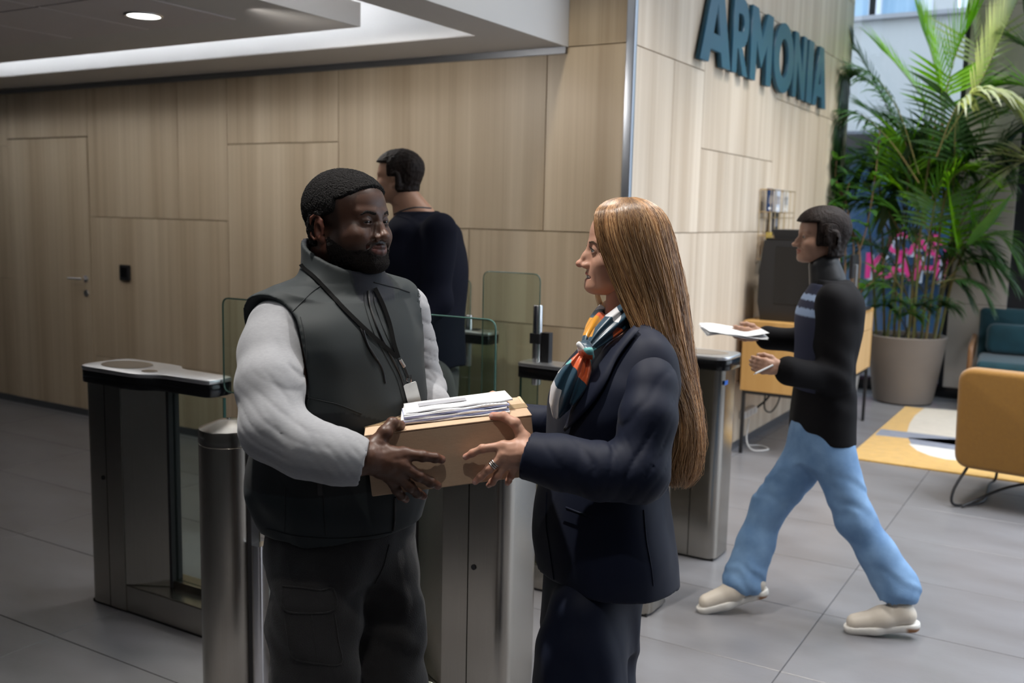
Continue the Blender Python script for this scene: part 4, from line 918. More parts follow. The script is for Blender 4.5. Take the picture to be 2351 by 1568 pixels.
    # ears
    for sx in (-1, 1):
        ex = sx * .0735 * bw; Re = rotz(-sx * .35) @ rotx(-.12)
        S.ell((ex + sx * .004, -.014, -.014), (.0065, .0165, .029), .008, R=Re)
        ring = [(ex + sx * (.009 - .004 * math.cos(a)), -.016 + .0165 * math.cos(a), -.011 + .0290 * math.sin(a)) for a in [math.radians(x) for x in range(-60, 251, 31)]]
        S.chain(ring, [.0034] * len(ring), .002)
        S.ell((ex + sx * .010, -.010, -.016), (.0065, .0085, .0135), .004, 's'); S.ell((ex + sx * .004, -.005, -.040), (.0050, .008, .009), .004)
    # neck
    nr = g('neck', .056)
    S.cap((0, -.028, -.055), (0, -.040, -.24), nr, nr * 1.04, .03)
    S.D[:, :, 0:2] = np.maximum(S.D[:, :, 0:2], .001)
    return S, dict(up=up, lo=lo, er=er, ey=ey)
def to_view(P, c, R, s): return (P * s) @ R.T + np.array(c)
def dist_chain(P, pts):
    d = np.full(len(P), 9.0)
    for a, b in zip(pts, pts[1:]):
        a = np.array(a); b = np.array(b); ba = b - a; t = np.clip(((P - a) @ ba) / (ba @ ba), 0, 1); d = np.minimum(d, np.linalg.norm(P - a - t[:, None] * ba, axis=1))
    return d
def eye_mesh(cx_, ey, er, gaze, iris):
    P = []; F = []; n, m = 24, 18
    gz = Vector(gaze).normalized(); q = Vector((0, 0, 1)).rotation_difference(gz)
    for i in range(m + 1):
        th = PI * i / m
        for j in range(n): ph = 2 * PI * j / n; v = q @ Vector((math.sin(th) * math.cos(ph), math.sin(th) * math.sin(ph), math.cos(th))); P.append((cx_ + v.x * er, ey + v.y * er, v.z * er))
    for i in range(m):
        for j in range(n): F.append((i * n + j, (i + 1) * n + j, (i + 1) * n + (j + 1) % n, i * n + (j + 1) % n))
    P = np.array(P); ang = np.repeat(np.degrees(np.arange(m + 1) * PI / m), n); C_ = np.tile(np.array([.55, .52, .50]), (len(P), 1)); C_[ang < 31] = iris; C_[ang < 15] = (.004, .004, .004)
    return P, np.array(F), C_
M['skin_dark'] = mat('dark_skin', (.1, .05, .03), .42, vcol=True, noise=.08, nscale=60, bump=.05, bscale=500, sss=.05, spec=.45)
M['skin_light'] = mat('light_skin', (.6, .35, .25), .45, vcol=True, noise=.05, nscale=60, bump=.03, bscale=500, sss=.08, spec=.4)
M['eye'] = mat('eye', (.6, .6, .6), .08, vcol=True, coat=.5)
# ================================================================== THE CARDBOARD BOX (frame used by the hands)
def W3(px, py, D): return DP(px, py, D)
FTL, FTR = W3(837, 999, 1.99), W3(1220, 952, 2.025)
bex = (FTR - FTL); BWID = float(np.linalg.norm(bex)); bex /= BWID
bey = E2 - (E2 @ bex) * bex; bey = bey - .0 * bex; bey /= np.linalg.norm(bey); bez = np.cross(bex, bey)
BH, BD_ = .129, .205
BXM = np.stack([bex, bey, bez], 1)
def face_D(px): return 1.99 + .035 * (px - 837) / 383
# ================================================================== MAN IN THE GREY VEST
mb = DP(783, 1000, 2.22)
man = Person('person', (float(mb[0]), float(mb[1])), 'man in a dark grey vest and light grey long sleeves holding out the cardboard box')
SK1 = np.array([.070, .033, .021])
def sub_shell(S, base, tfun, who, nm_, m, amp, to, parent=None, nz=None, nz2=None):
    X, Y, Z = np.meshgrid(*S.ax, indexing='ij'); G = np.stack([X.ravel(), Y.ravel(), Z.ravel()], 1); near = np.abs(base.ravel()) < .02
    D2 = np.full(base.size, .05, f32); Gn = G[near]; t = tfun(Gn); D2[near] = base.ravel()[near] - t + (amp * nz(Gn) + amp * .8 * nz2(Gn)) * (t > -.002)
    S2 = Sdf.__new__(Sdf); S2.lo, S2.h, S2.n, S2.ax = S.lo, S.h, S.n, S.ax; S2.D = D2.reshape(base.shape).astype(f32)
    P2, F2 = S2.mesh(); keep = tfun(P2) > -.0016; P2, F2, _ = cull(P2, F2, keep); return P2, F2
def man_head():
    R = head_frame(-31, 3.5, 0); s = .985
    c = man.V(797, 512, 2.20)
    S, q = build_head(c, R, s, dict(wide=1.05, jaw=.0, jawr=1.25, cheek=1.1, brow=1.0, nosel=.93, nosew=1.25, smile=.6, lips=1.15, neck=.063, lid=.0022, lidz=-.0018))
    base = S.D.copy()
    P, F = S.mesh(); P = relax(P, F, 1, .4)
    C_ = np.tile(SK1, (len(P), 1)); x, y, z = P.T
    du, dl = dist_chain(P, q['up']), dist_chain(P, q['lo'])
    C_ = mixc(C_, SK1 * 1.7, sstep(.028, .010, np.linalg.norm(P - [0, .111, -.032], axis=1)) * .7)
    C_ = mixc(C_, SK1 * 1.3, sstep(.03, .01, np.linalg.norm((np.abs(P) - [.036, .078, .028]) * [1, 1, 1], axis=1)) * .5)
    # shaved fade of hair and beard in the skin itself
    fade = sstep(.045, .030, y) * sstep(-.10, -.06, z) * sstep(-.03, .0, z + .9 * np.maximum(y + .0, -.03)) * (np.abs(x) > .04)
    C_ = mixc(C_, (.014, .010, .009), fade * .75)
    C_ = mixc(C_, (.018, .012, .010), sstep(.010, -.016, z + .052 - .75 * np.maximum(.05 - y, 0)) * (np.abs(x) > .028) * sstep(-.01, .01, y) * .8)
    C_ = mixc(C_, (.012, .009, .008), sstep(.034, .024, np.abs(x)) * sstep(-.0480, -.0530, z) * sstep(-.090, -.080, z) * (y > .055) * .85)
    C_ = mixc(C_, (.11, .040, .032), sstep(.0080, .0050, du)); C_ = mixc(C_, (.21, .085, .075), sstep(.0095, .0055, dl))
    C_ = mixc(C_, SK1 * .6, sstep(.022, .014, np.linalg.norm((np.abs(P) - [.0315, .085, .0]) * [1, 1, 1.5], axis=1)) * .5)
    C_ = mixc(C_, (.15, .055, .036), sstep(.074, .080, np.abs(x)) * (y < .01) * .8)
    def W_(Q):
        Q = Q.copy(); Q[:, 2] = np.where(Q[:, 2] < -.012, -.012 + (Q[:, 2] + .012) * .88, Q[:, 2]); Q[:, 1] = np.where(Q[:, 1] > .095, .095 + (Q[:, 1] - .095) * .72, Q[:, 1]); return Q
    head = (to_view(W_(P), c, R, s), F, C_)
    for sx in (-1, 1):
        Pe, Fe, Ce = eye_mesh(sx * .0315, q['ey'], q['er'], (.15, 1, -.25), (.02, .010, .006)); man.add('eye', to_view(Pe, c, R, s), Fe, M['eye'], Ce * .16)
    nz = Rand3(650, 16, 3); nz2 = Rand3(1500, 14, 5)
    hairm = mat('short_black_hair', (.007, .0065, .0065), .7, noise=.45, nscale=330, col2=(.030, .028, .028), bump=1.0, bscale=330, spec=.12)
    beardm = mat('black_beard', (.007, .006, .006), .8, noise=.4, nscale=500, col2=(.022, .017, .015), bump=1.0, bscale=500, spec=.2)
    def hair_t(Q):
        x, y, z = Q.T; a = np.abs(x); zl = .066 - .010 * (a / .05) ** 2
        top = np.maximum(sstep(-.003, .014, z - zl - .10 * np.maximum(y - .05, 0)), sstep(.004, -.008, y - .033 - .10 * (z - .03)))
        low = np.where(y > -.028, .012 + .35 * np.abs(y - .0), -.058)
        m_ = top * sstep(-.008, .010, z - low); return -.005 + m_ * (.0085 + .003 * sstep(.0, .08, z))
    def beard_t(Q):
        x, y, z = Q.T; a = np.abs(x); md = dist_chain(Q, q['up'] + q['lo'][::-1]); lipfree = sstep(.90, 1.12, np.hypot(a / .0315, (z + .0675) / .0175))
        line = -.066 + .80 * np.maximum(.052 - y, 0)      # cheek line rises towards the ear
        side = sstep(.003, -.006, z - line) * sstep(-.004, .008, y) * (z < .0)
        must = sstep(.030, .024, a) * sstep(-.0495, -.0530, z) * sstep(-.0665, -.064, z) * (y > .06) * .9
        corner = sstep(.0085, .003, np.hypot(a - .030, z + .069)) * (y > .05)
        chin = sstep(-.0800, -.0840, z) * (y > .02)
        m_ = np.maximum.reduce([side, corner, chin]) * lipfree * sstep(-.15, -.128, z)
        return -.005 + m_ * (.0066 + .0030 * sstep(-.075, -.11, z))
    def brow_t(Q):
        x, y, z = Q.T; a = np.abs(x); mid = .0165 + .0045 * sstep(.015, .035, a) - .007 * sstep(.036, .052, a); w = .0034 * sstep(.054, .040, a) + .0005
        return -.004 + sstep(1.3, .7, np.abs(z - mid) / w) * sstep(.011, .015, a) * sstep(.053, .048, a) * (y > .05) * .0048
    C_must = 0
    for tf, nm_, mm, am in ((hair_t, 'hair', hairm, .0007), (beard_t, 'beard', beardm, .0006)):
        P2, F2 = sub_shell(S, base, tf, man, nm_, mm, am, None, None, nz, nz2); man.add(nm_, to_view(W_(P2), c, R, s), F2, mm)
    P2, F2 = sub_shell(S, base, brow_t, man, 'b', beardm, .0003, None, None, nz, nz2)
    for sx in (-1, 1): P3, F3, _ = cull(P2, F2, P2[:, 0] * sx > 0); man.add('eyebrow', to_view(W_(P3), c, R, s), F3, beardm)
    return head
def hand(who, J, skin, base_col, wr=.026, nail=(.4, .3, .25), res=.0015, tipc=None, sc=1.0, palmk=.010):
    """J: wrist, fore (a point up the forearm), and five finger chains of points; radii by finger"""
    allp = np.array([J['wrist']] + [p for k in J if k != 'fore' and k != 'wrist' for p in J[k]]); S = Sdf(allp.min(0) - .04, allp.max(0) + .04, res)
    wr_ = np.array(J['wrist']); RR = dict(thumb=(.0150, .0128, .0110, .0095), index=(.0118, .0100, .0088, .0076), middle=(.0120, .0101, .0089, .0077), ring=(.0114, .0095, .0083, .0073), little=(.0100, .0083, .0073, .0064))
    mids = []
    for fn in ('index', 'middle', 'ring', 'little'):
        m = np.array(J[fn][0]); S.cap(wr_ + (m - wr_) * .05, m, wr * .62, RR[fn][0] * sc * 1.08, .016); mids.append(m)
    for a, b in zip(mids, mids[1:]): S.cap(wr_ * .35 + a * .65, wr_ * .35 + b * .65, .0125 * sc, None, .012); S.cap(a, b, .0085 * sc, None, .006)
    t = J['thumb']; S.cap(wr_ + (np.array(t[0]) - wr_) * .2, t[0], wr * .66, RR['thumb'][0] * sc, .014); S.cap(t[0], wr_ * .3 + mids[0] * .7, .0125 * sc, .0100 * sc, .014)
    S.cap(J['fore'], wr_, wr * 1.05, wr * .88, .012)
    for fn in ('thumb', 'index', 'middle', 'ring', 'little'):
        ch = [np.array(p) for p in J[fn]]; rr = [r * sc for r in RR[fn]]
        F_ = Sdf.__new__(Sdf); 
        for i in range(len(ch) - 1):
            S.cap(ch[i], ch[i + 1], rr[i], rr[i + 1], .0035 if i else .008)
            if i >= 1: S.ell(ch[i], (rr[i] * 1.07,) * 3, .003)
    nz = Rand3(260, 12, 9); S.disp(lambda P: .00022 * nz(P))
    P, F = S.mesh(); P = relax(P, F, 1, .4); C_ = np.tile(np.array(base_col), (len(P), 1))
    for fn in ('thumb', 'index', 'middle', 'ring', 'little'):
        ch = [np.array(p) for p in J[fn]]; tip = ch[-1]; dr = (ch[-1] - ch[-2]); dr /= np.linalg.norm(dr)
        if tipc is not None: C_ = mixc(C_, tipc, sstep(.020, .008, np.linalg.norm(P - tip, axis=1)) * .55)
        for kn in ch[1:-1]:
            C_ = mixc(C_, np.array(base_col) * .62 if tipc is None or base_col[0] < .2 else np.array(base_col) * np.array([1, .80, .76]), sstep(.009, .003, np.linalg.norm(P - (kn + np.array([0, -.009, 0]) * sc), axis=1)) * .55)
        up = J.get('nail_dir', {}).get(fn, (0, -1, .25)); up = np.array(up, float); up -= (up @ dr) * dr; up /= np.linalg.norm(up); nc = tip + dr * .0015 * sc + up * RR[fn][3] * sc * .9
        sd = np.cross(dr, up); q = P - nc; e_ = ((q @ dr) / (.0070 * sc)) ** 2 + ((q @ sd) / (.0052 * sc)) ** 2; C_ = mixc(C_, nail, sstep(1.15, .85, e_) * ((q @ up) > -.004 * sc) * .8)
    return P, F, C_
def mirror_pts(who, J, shift=(0, 0, 0)):
    o = who.o; n = VB @ bey; c = VB @ (FTL - o + bey * BD_ / 2); sh = VB @ (bex * shift[0] + bey * shift[1] + bez * shift[2])
    f = lambda p: (np.array(p) - 2 * ((np.array(p) - c) @ n) * n + sh)
    return {k: ({a: f(np.array(b) + c) - f(c) for a, b in v.items()} if k == 'nail_dir' else f(v) if k in ('wrist', 'fore') else [f(p) for p in v]) for k, v in J.items()}
V = man.V
def fd(px, off): return face_D(px) + off
JM = dict(wrist=V(842, 1052, 1.945), fore=V(815, 1056, 1.94),
    thumb=[V(862, 1022, fd(862, -.030)), V(884, 993, fd(884, -.026)), V(901, 972, fd(900, -.012)), V(919, 977, fd(919, .008))],
    index=[V(925, 1042, fd(925, -.030)), V(970, 1047, fd(971, -.027)), V(999, 1051, fd(999, -.018)), V(1014, 1055, fd(1017, -.009))],
    middle=[V(922, 1068, fd(925, -.037)), V(961, 1092, fd(961, -.030)), V(989, 1107, fd(989, -.019)), V(1005, 1115, fd(1007, -.009))],
    ring=[V(908, 1086, fd(910, -.034)), V(941, 1117, fd(943, -.022)), V(958, 1132, fd(960, -.006)), V(972, 1139, fd(975, .008))],
    little=[V(891, 1092, fd(894, -.026)), V(910, 1124, fd(915, -.014)), V(921, 1139, fd(925, -.002)), V(932, 1147, fd(933, .012))])
def man_build():
    head = man_head()
    hr = hand(man, JM, None, SK1 * 1.25, wr=.033, nail=(.20, .11, .085), tipc=(.20, .085, .06), sc=1.12)
    JL = mirror_pts(man, JM, (.085, .0, -.035)); hl = hand(man, JL, None, SK1 * 1.25, wr=.030, nail=(.20, .11, .085), sc=1.0, res=.0024)
    # inner body under the clothes
    zt = lambda y, D=2.22, x=787: float(V(x, y, D)[2])
    cx0, cy0 = V(787, 900, 2.22)[:2]
    B = Sdf((cx0 - .42, cy0 - .42, -.02), (cx0 + .42, cy0 + .42, 1.56), .012)
    B.cap(V(786, 600, 2.235), V(787, 690, 2.235), .066, .075, .02)
    B.loft([(.86, cx0, cy0, .175, .125, 58), (1.05, cx0, cy0, .185, .135, 58), (1.25, cx0, cy0, .190, .130, 58), (1.38, cx0, cy0, .185, .10, 58), (1.44, cx0, cy0, .12, .075, 58)], .03)
    sr, er, wr = V(645, 745, 2.09), V(632, 992, 1.945), V(832, 1058, 1.94)
    sl, el, wl = V(915, 712, 2.36), V(975, 900, 2.40), np.array(JL['wrist'])
    B.chain([sr, er, wr], [.040, .036, .028], .02); B.chain([sl, el, wl], [.040, .036, .028], .02)
    hipR, hipL = V(735, 1300, 2.14), V(868, 1300, 2.30); kR, kL = hipR + [.0, -.02, -.42], hipL + [.0, -.02, -.42]; aR, aL = np.array([kR[0] - .01, kR[1] + .03, .09]), np.array([kL[0] - .01, kL[1] + .03, .09])
    B.chain([hipR, kR, aR], [.085, .055, .04], .02); B.chain([hipL, kL, aL], [.085, .055, .04], .02)
    Pb, Fb = B.mesh(); Cb = np.tile(SK1, (len(Pb), 1))
    P, F, C_ = merge([head, hr, hl, (Pb, Fb, Cb)]); man.add('body', P, F, M['skin_dark'], C_)
    # ---- shirt sleeves
    SH = Sdf(np.minimum.reduce([sr, er, wr, sl, el, wl]) - .13, np.maximum.reduce([sr, er, wr, sl, el, wl]) + .13, .0042)
    A1 = dict(pts=[V(643, 758, 2.10), V(626, 812, 2.06), V(620, 885, 1.99), V(628, 985, 1.945), V(700, 1028, 1.93), V(775, 1048, 1.932), V(838, 1063, 1.940)], rs=[.071, .066, .064, .062, .056, .051, .046])
    SH.chain(A1['pts'], A1['rs'], .03)
    SH.chain([V(925, 715, 2.37), V(945, 800, 2.39), V(972, 895, 2.39), V(985, 935, 2.33), wl + (el - wl) * .12], [.066, .058, .052, .048, .042], .025)
    e0 = V(690, 960, 1.90); n1 = Rand3(20, 6, 4)
    ax = (V(617, 880, 1.99) - V(628, 985, 1.945)); ax /= np.linalg.norm(ax)
    def wr_fn(P):
        q = P - V(640, 985, 1.945); near = np.exp(-((np.linalg.norm(q, axis=1) / .085) ** 2)); ph = q @ np.array([.35, -.2, 1.0]) * 190 + 1.6 * n1(P)
        d = .0090 * near * fold(ph) 
        u = P - V(650, 820, 1.99); m2 = np.exp(-((u[:, 2] / .11) ** 2)) * sstep(-.02, .05, u[:, 0] + .02); ph2 = (u @ np.array([.85, 0, 1.0])) * 95 + .9 * n1(P)
        d += .0075 * m2 * fold(ph2)
        w = P - V(780, 1050, 1.93); m3 = np.exp(-((np.linalg.norm(w, axis=1) / .07) ** 2)); d += .0050 * m3 * fold((w @ np.array([1.0, .2, .5])) * 210 + 1.5 * n1(P))
        v = P - V(985, 860, 2.38); m4 = np.exp(-((np.linalg.norm(v, axis=1) / .10) ** 2)); d += .0070 * m4 * fold((v @ np.array([.3, .2, 1.0])) * 170 + 1.5 * n1(P))
        return d
    SH.disp(wr_fn)
    # open cuffs
    for c_, d_ in ((V(838, 1063, 1.940), V(838, 1063, 1.940) - V(775, 1048, 1.932)), (wl, wl - el)):
        d_ = d_ / np.linalg.norm(d_); SH.cap(c_ - d_ * .035, c_ + d_ * .06, .040, .041, 0, 's') if False else None
        SH.cap(c_ - d_ * .03, c_ + d_ * .03, .0405, .0425, .002, 's')
    nrm = (V(838, 1063, 1.940) - V(775, 1048, 1.932)); nrm /= np.linalg.norm(nrm)
    X, Y, Z = SH.ax[0][:, None, None], SH.ax[1][None, :, None], SH.ax[2][None, None, :]; cc = V(836, 1063, 1.940)
    pl = (X - cc[0]) * nrm[0] + (Y - cc[1]) * nrm[1] + (Z - cc[2]) * nrm[2]; far = (Y > (cc[1] + .14))
    SH.D = np.where(far, SH.D, np.maximum(SH.D, pl)).astype(f32)
    P, F = SH.mesh(); P = relax(P, F, 2, .4)
    shirtm = mat('light_grey_marl_jersey', (.30, .306, .325), .9, noise=.14, nscale=110, stretch=(1, 1, 3.5), bump=.08, bscale=600, sheen=.2)
    man.add('shirt', P, F, shirtm)
    # ---- vest
    VS = Sdf((cx0 - .34, cy0 - .36, .84), (cx0 + .34, cy0 + .36, 1.60), .0042)
    z = zt
    VS.loft([(.945, cx0 + .0, cy0, .208, .154, 58), (.985, cx0 - .0, cy0, .218, .162, 58), (1.05, cx0 - .002, cy0, .224, .168, 58), (1.13, cx0 - .002, cy0, .222, .162, 58), (1.20, cx0 + .004, cy0, .216, .152, 58), (1.30, cx0 + .0, cy0, .224, .148, 58), (1.37, cx0, cy0, .226, .132, 58), (1.42, cx0, cy0, .20, .108, 58), (1.455, cx0, cy0, .13, .085, 58)], .0)
    nb = V(787, 668, 2.23); VS.cap(nb, V(628, 748, 2.10), .072, .076, .045); VS.cap(nb, V(912, 695, 2.35), .070, .062, .045)
    n2 = Rand3(16, 8, 11); n3 = Rand3(34, 8, 12)
    VS.disp(lambda P: -.0050 * n2(P) * sstep(1.40, 1.20, P[:, 2]) - .0024 * n3(P) - .004 * np.sin((P @ np.array([.5, 0, 1.0])) * 46 + n2(P)) * np.exp(-(((P[:, 2] - 1.07) / .10) ** 2)) * .8)
    VS.chain([V(562, 800, 2.02), V(570, 905, 1.98)], [.120, .120], .004, 's'); VS.chain([p for p in A1['pts'][1:4]], [r - .004 for r in A1['rs'][1:4]], .0, 's')
    VS.chain([V(925, 715, 2.37), V(945, 800, 2.39), V(972, 895, 2.39)], [.0675, .0595, .0535], .0, 's')
    # collar: a standing shell around the neck, cut by a slanting plane
    ct, cb_ = V(778, 560, 2.215), V(787, 705, 2.215)
    zA, zB = cb_[2] - .03, ct[2] + .06
    def crow(zz_, rr): t = (zz_ - zA) / (zB - zA); return (zz_, cb_[0] + .006 + (ct[0] - cb_[0] - .006) * t, cb_[1] + (ct[1] - cb_[1]) * t, rr * (1.12 - .15 * t), rr * (1.08 - .10 * t), 58)
    VS.loft([crow(zA, .084), crow((zA + zB) / 2, .084), crow(zB, .084)], .03)
    z1_ = cb_[2] + .045; VS.loft([crow(z1_, .0725), crow((z1_ + zB) / 2, .0725), crow(zB, .0725)], .0, 's')
    a_, b_, c_ = V(694, 538, 2.24), V(840, 641, 2.12), V(884, 626, 2.20); n_ = np.cross(b_ - a_, c_ - a_); n_ *= np.sign(n_[2]); VS.plane(a_, n_)
    P, F = VS.mesh(); P = relax(P, F, 2, .4)
    vestm = mat('dark_grey_softshell', (.024, .029, .031), .66, noise=.06, nscale=200, bump=.04, bscale=700, spec=.3, sheen=.04, vcol=True)
    xz = P - np.array([cx0, cy0, 0]); Cv = np.tile(np.array([.024, .0295, .031]), (len(P), 1))
    lat = xz[:, 0] * math.cos(math.radians(58)) + xz[:, 1] * math.sin(math.radians(58)); fr_ = xz[:, 0] * math.cos(math.radians(-32)) + xz[:, 1] * math.sin(math.radians(-32))
    # darker side and lower panels
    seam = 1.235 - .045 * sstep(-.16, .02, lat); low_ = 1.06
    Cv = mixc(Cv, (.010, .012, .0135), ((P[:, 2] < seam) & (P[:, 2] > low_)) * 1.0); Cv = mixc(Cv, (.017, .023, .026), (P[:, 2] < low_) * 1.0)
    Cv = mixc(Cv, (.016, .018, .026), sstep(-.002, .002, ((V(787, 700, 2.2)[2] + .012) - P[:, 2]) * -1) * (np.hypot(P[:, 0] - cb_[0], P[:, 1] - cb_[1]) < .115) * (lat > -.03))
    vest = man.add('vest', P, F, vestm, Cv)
    # ---- trousers
    T = Sdf((cx0 - .34, cy0 - .34, .02), (cx0 + .34, cy0 + .34, .96), .0075)
    T.loft([(.80, cx0 + .0, cy0, .185, .125, 58), (.87, cx0, cy0, .194, .140, 58), (.97, cx0, cy0, .190, .138, 58)], 0)
    tR = [V(732, 1330, 2.14), V(722, 1440, 2.13), V(728, 1580, 2.12)]; tL = [V(864, 1330, 2.28), V(880, 1440, 2.28), V(886, 1580, 2.28)]
    for tt in (tR, tL): k_ = tt[-1]; T.chain(tt + [np.array([k_[0], k_[1] + .01, .30]), np.array([k_[0], k_[1] + .02, .06])], [.098, .096, .090, .083, .078], .03)
    n4 = Rand3(26, 8, 21); n5 = Rand3(60, 8, 22)
    T.disp(lambda P: -.0035 * n4(P) - .0014 * n5(P) - .0035 * np.sin((P @ np.array([.6, .3, 1.0])) * 60 + 1.3 * n4(P)) * np.exp(-(((P[:, 2] - .74) / .12) ** 2)))
    P, F = T.mesh(); P = relax(P, F, 1, .4)
    trm = mat('charcoal_work_cotton', (.022, .021, .022), .85, noise=.25, nscale=40, bump=.3, bscale=380, sheen=.15)
    tr = man.add('trousers', P, F, trm)
    # shoes
    shm = mat('black_leather', (.012, .012, .012), .4)
    for k_ in (tR[-1], tL[-1]):
        Z_ = Sdf((k_[0] - .16, k_[1] - .24, -.005), (k_[0] + .26, k_[1] + .16, .16), .005); d_ = np.array([math.cos(math.radians(-35)), math.sin(math.radians(-35)), 0]); b0 = np.array([k_[0], k_[1] + .02, 0])
        Z_.cap(b0 + [0, 0, .10], b0 + [0, 0, .05], .05, .045, .02); Z_.cap(b0 - d_ * .05 + [0, 0, .04], b0 + d_ * .08 + [0, 0, .045], .04, .045, .02); Z_.cap(b0 + d_ * .08 + [0, 0, .04], b0 + d_ * .17 + [0, 0, .035], .045, .036, .02)
        Z_.plane((0, 0, 0.001), (0, 0, -1)); Pz, Fz = Z_.mesh(); man.add('shoe', Pz, Fz, shm)
    return vest, tr, A1
vest_o, tr_o, manA = man_build()
# ================================================================== BOX, ENVELOPES, DETAILS ON THE MAN
from mathutils.bvhtree import BVHTree
def bvh(o):
    bpy.context.view_layer.update(); me = o.data; mw = np.array(o.matrix_world); co = np.empty(len(me.vertices) * 3, f32); me.vertices.foreach_get('co', co); co = co.reshape(-1, 3) @ mw[:3, :3].T + mw[:3, 3]
    fs = np.empty(len(me.loops), np.int32); me.loops.foreach_get('vertex_index', fs); return BVHTree.FromPolygons([tuple(c) for c in co.tolist()], fs.reshape(-1, 4).tolist())
def hit(tree, px, py, lift_=.0015):
    d = Vector(ray(px, py)).normalized(); h = tree.ray_cast(Vector(C0), d)
    return None if h[0] is None else h[0] + h[1] * (lift_ if h[1].dot(d) < 0 else -lift_)
def draped(tree, pts, r, n=6, lift_=.001, sub=5, bm=None):
    pp = []
    Q = cat([(p[0], p[1], 0) for p in pts], sub)
    for q in Q:
        h = hit(tree, q.x, q.y, lift_)
        if h is not None: pp.append(h)
    return tube(pp, r, n, bm)
def dstrip(tree, pts, wpx, lift_=.0015, sub=5):
    """flat strip of width wpx pixels draped on a surface"""
    Q = cat([(p[0], p[1], 0) for p in pts], sub); bm = bmesh.new(); rows = []
    for i, q in enumerate(Q):
        t = (Q[min(i + 1, len(Q) - 1)] - Q[max(0, i - 1)]).normalized(); n_ = Vector((-t.y, t.x, 0)); row = []
        for k in (-1, 0, 1):
            h = hit(tree, q.x + n_.x * wpx / 2 * k, q.y + n_.y * wpx / 2 * k, lift_)
            row.append(h)
        if all(r_ is not None for r_ in row): rows.append([bm.verts.new(v) for v in row])
    for a, b in zip(rows, rows[1:]):
        for k in (0, 1): bm.faces.new((a[k], a[k + 1], b[k + 1], b[k]))
    return bm
tv = bvh(vest_o)
seamm = mat('dark_seam', (.018, .021, .023), .8); zipm = mat('black_zip', (.010, .010, .011), .45)
W = dict(parent=man.e, world=True, smooth=60)
zp = obj('zip', draped(tv, [(845, 668), (848, 700), (868, 760), (895, 815), (920, 865), (935, 920), (940, 960)], .0030), zipm, **W)
obj('zip_edge', draped(tv, [(836, 672), (838, 702), (858, 765), (886, 820), (911, 870), (926, 925)], .0007), seamm, **W)
obj('zip_edge', draped(tv, [(857, 672), (860, 700), (880, 755), (905, 808), (930, 860), (944, 915)], .0007), seamm, **W)
obj('zip', draped(tv, [(906, 1142), (905, 1190), (901, 1225)], .0030), zipm, **W)
for nm_, pts in (('yoke_seam', [(742, 652), (715, 672), (690, 697), (672, 716)]), ('side_seam', [(690, 728), (698, 760), (703, 800), (704, 860), (706, 908)]), ('yoke_seam', [(858, 648), (885, 655), (915, 663), (940, 671)]), ('belly_seam', [(706, 912), (740, 920), (780, 930), (830, 950)]),
                 ('hem_seam', [(612, 1214), (680, 1230), (760, 1236), (840, 1232), (900, 1222)]), ('panel_seam', [(655, 1118), (654, 1180), (653, 1220)]), ('panel_seam', [(742, 1130), (745, 1180), (748, 1228)])):
    obj(nm_, draped(tv, pts, .0011), seamm, **W)
zc_ = obj('chest_zip', draped(tv, [(826, 752), (840, 785), (858, 815), (876, 845), (884, 880)], .0026), zipm, **W)
obj('zip_pull', draped(tv, [(832, 760), (842, 792), (860, 822), (866, 828)], .0022, lift_=.004), M['blackm'], **W)
obj('pocket_zip', dstrip(tv, [(733, 1098), (735, 1137)], 11, .002), zipm, **W)
# lanyard and badge
strapm = mat('black_webbing', (.006, .006, .006), .95, spec=.1)
ly = empty('lanyard', tuple(float(v) for v in DP(925, 830, 2.0)), 0, 'black neck lanyard with a clear badge hanging on the grey vest', 'lanyard')
WL = dict(parent=ly, world=True)
obj('strap', dstrip(tv, [(688, 590), (697, 612), (722, 638), (750, 668), (790, 712), (840, 760), (880, 795), (910, 822)], 9, .004), strapm, **WL)
obj('strap', dstrip(tv, [(858, 662), (876, 700), (892, 745), (902, 790), (912, 822)], 9, .004), strapm, **WL)
h0 = hit(tv, 913, 826, .006); h1 = hit(tv, 922, 848, .010); h2 = hit(tv, 928, 868, .012)
if h1 is None: h1 = Vector(DP(922, 848, 2.02))
if h2 is None: h2 = Vector(DP(928, 868, 2.02))
obj('crimp', tube([h0, h0.lerp(h1, .8)], .0042, 8), M['chrome'], **WL); obj('snap_hook', tube([h0.lerp(h1, .8), h1, h2], .0028, 8), M['blackm'], **WL)
obj('clip', tube([h2 + Vector((-.006, 0, .006)), h2 + Vector((.006, 0, .006)), h2 + Vector((.006, 0, -.008)), h2 + Vector((-.006, 0, -.008))], .0016, 6, closed=True), M['chrome'], **WL)
hb = hit(tv, 940, 925, .014) or Vector(DP(940, 925, 2.02)); ht = h2 + Vector((0, 0, -.004))
up_ = (ht - hb).normalized(); rt_ = (Vector(E1) * .93 + Vector(E2) * .38); rt_ = (rt_ - up_ * rt_.dot(up_)).normalized(); nn_ = rt_.cross(up_)
bmx = Matrix((( rt_.x, nn_.x, up_.x, hb.x), (rt_.y, nn_.y, up_.y, hb.y), (rt_.z, nn_.z, up_.z, hb.z), (0, 0, 0, 1)))
bd = obj('badge', prism(rpoly([(-.015, -.002), (.015, -.002), (.015, .050), (-.015, .050)], .003), -.0015, .0015, ax='y'), mat('clear_badge_case', (.62, .64, .64), .15, coat=.6), ly)
bd.matrix_world = bmx; cdd = obj('card', box(-.010, .010, -.0022, -.0016, .004, .036), mat('badge_card', (.72, .72, .70), .4), bd)
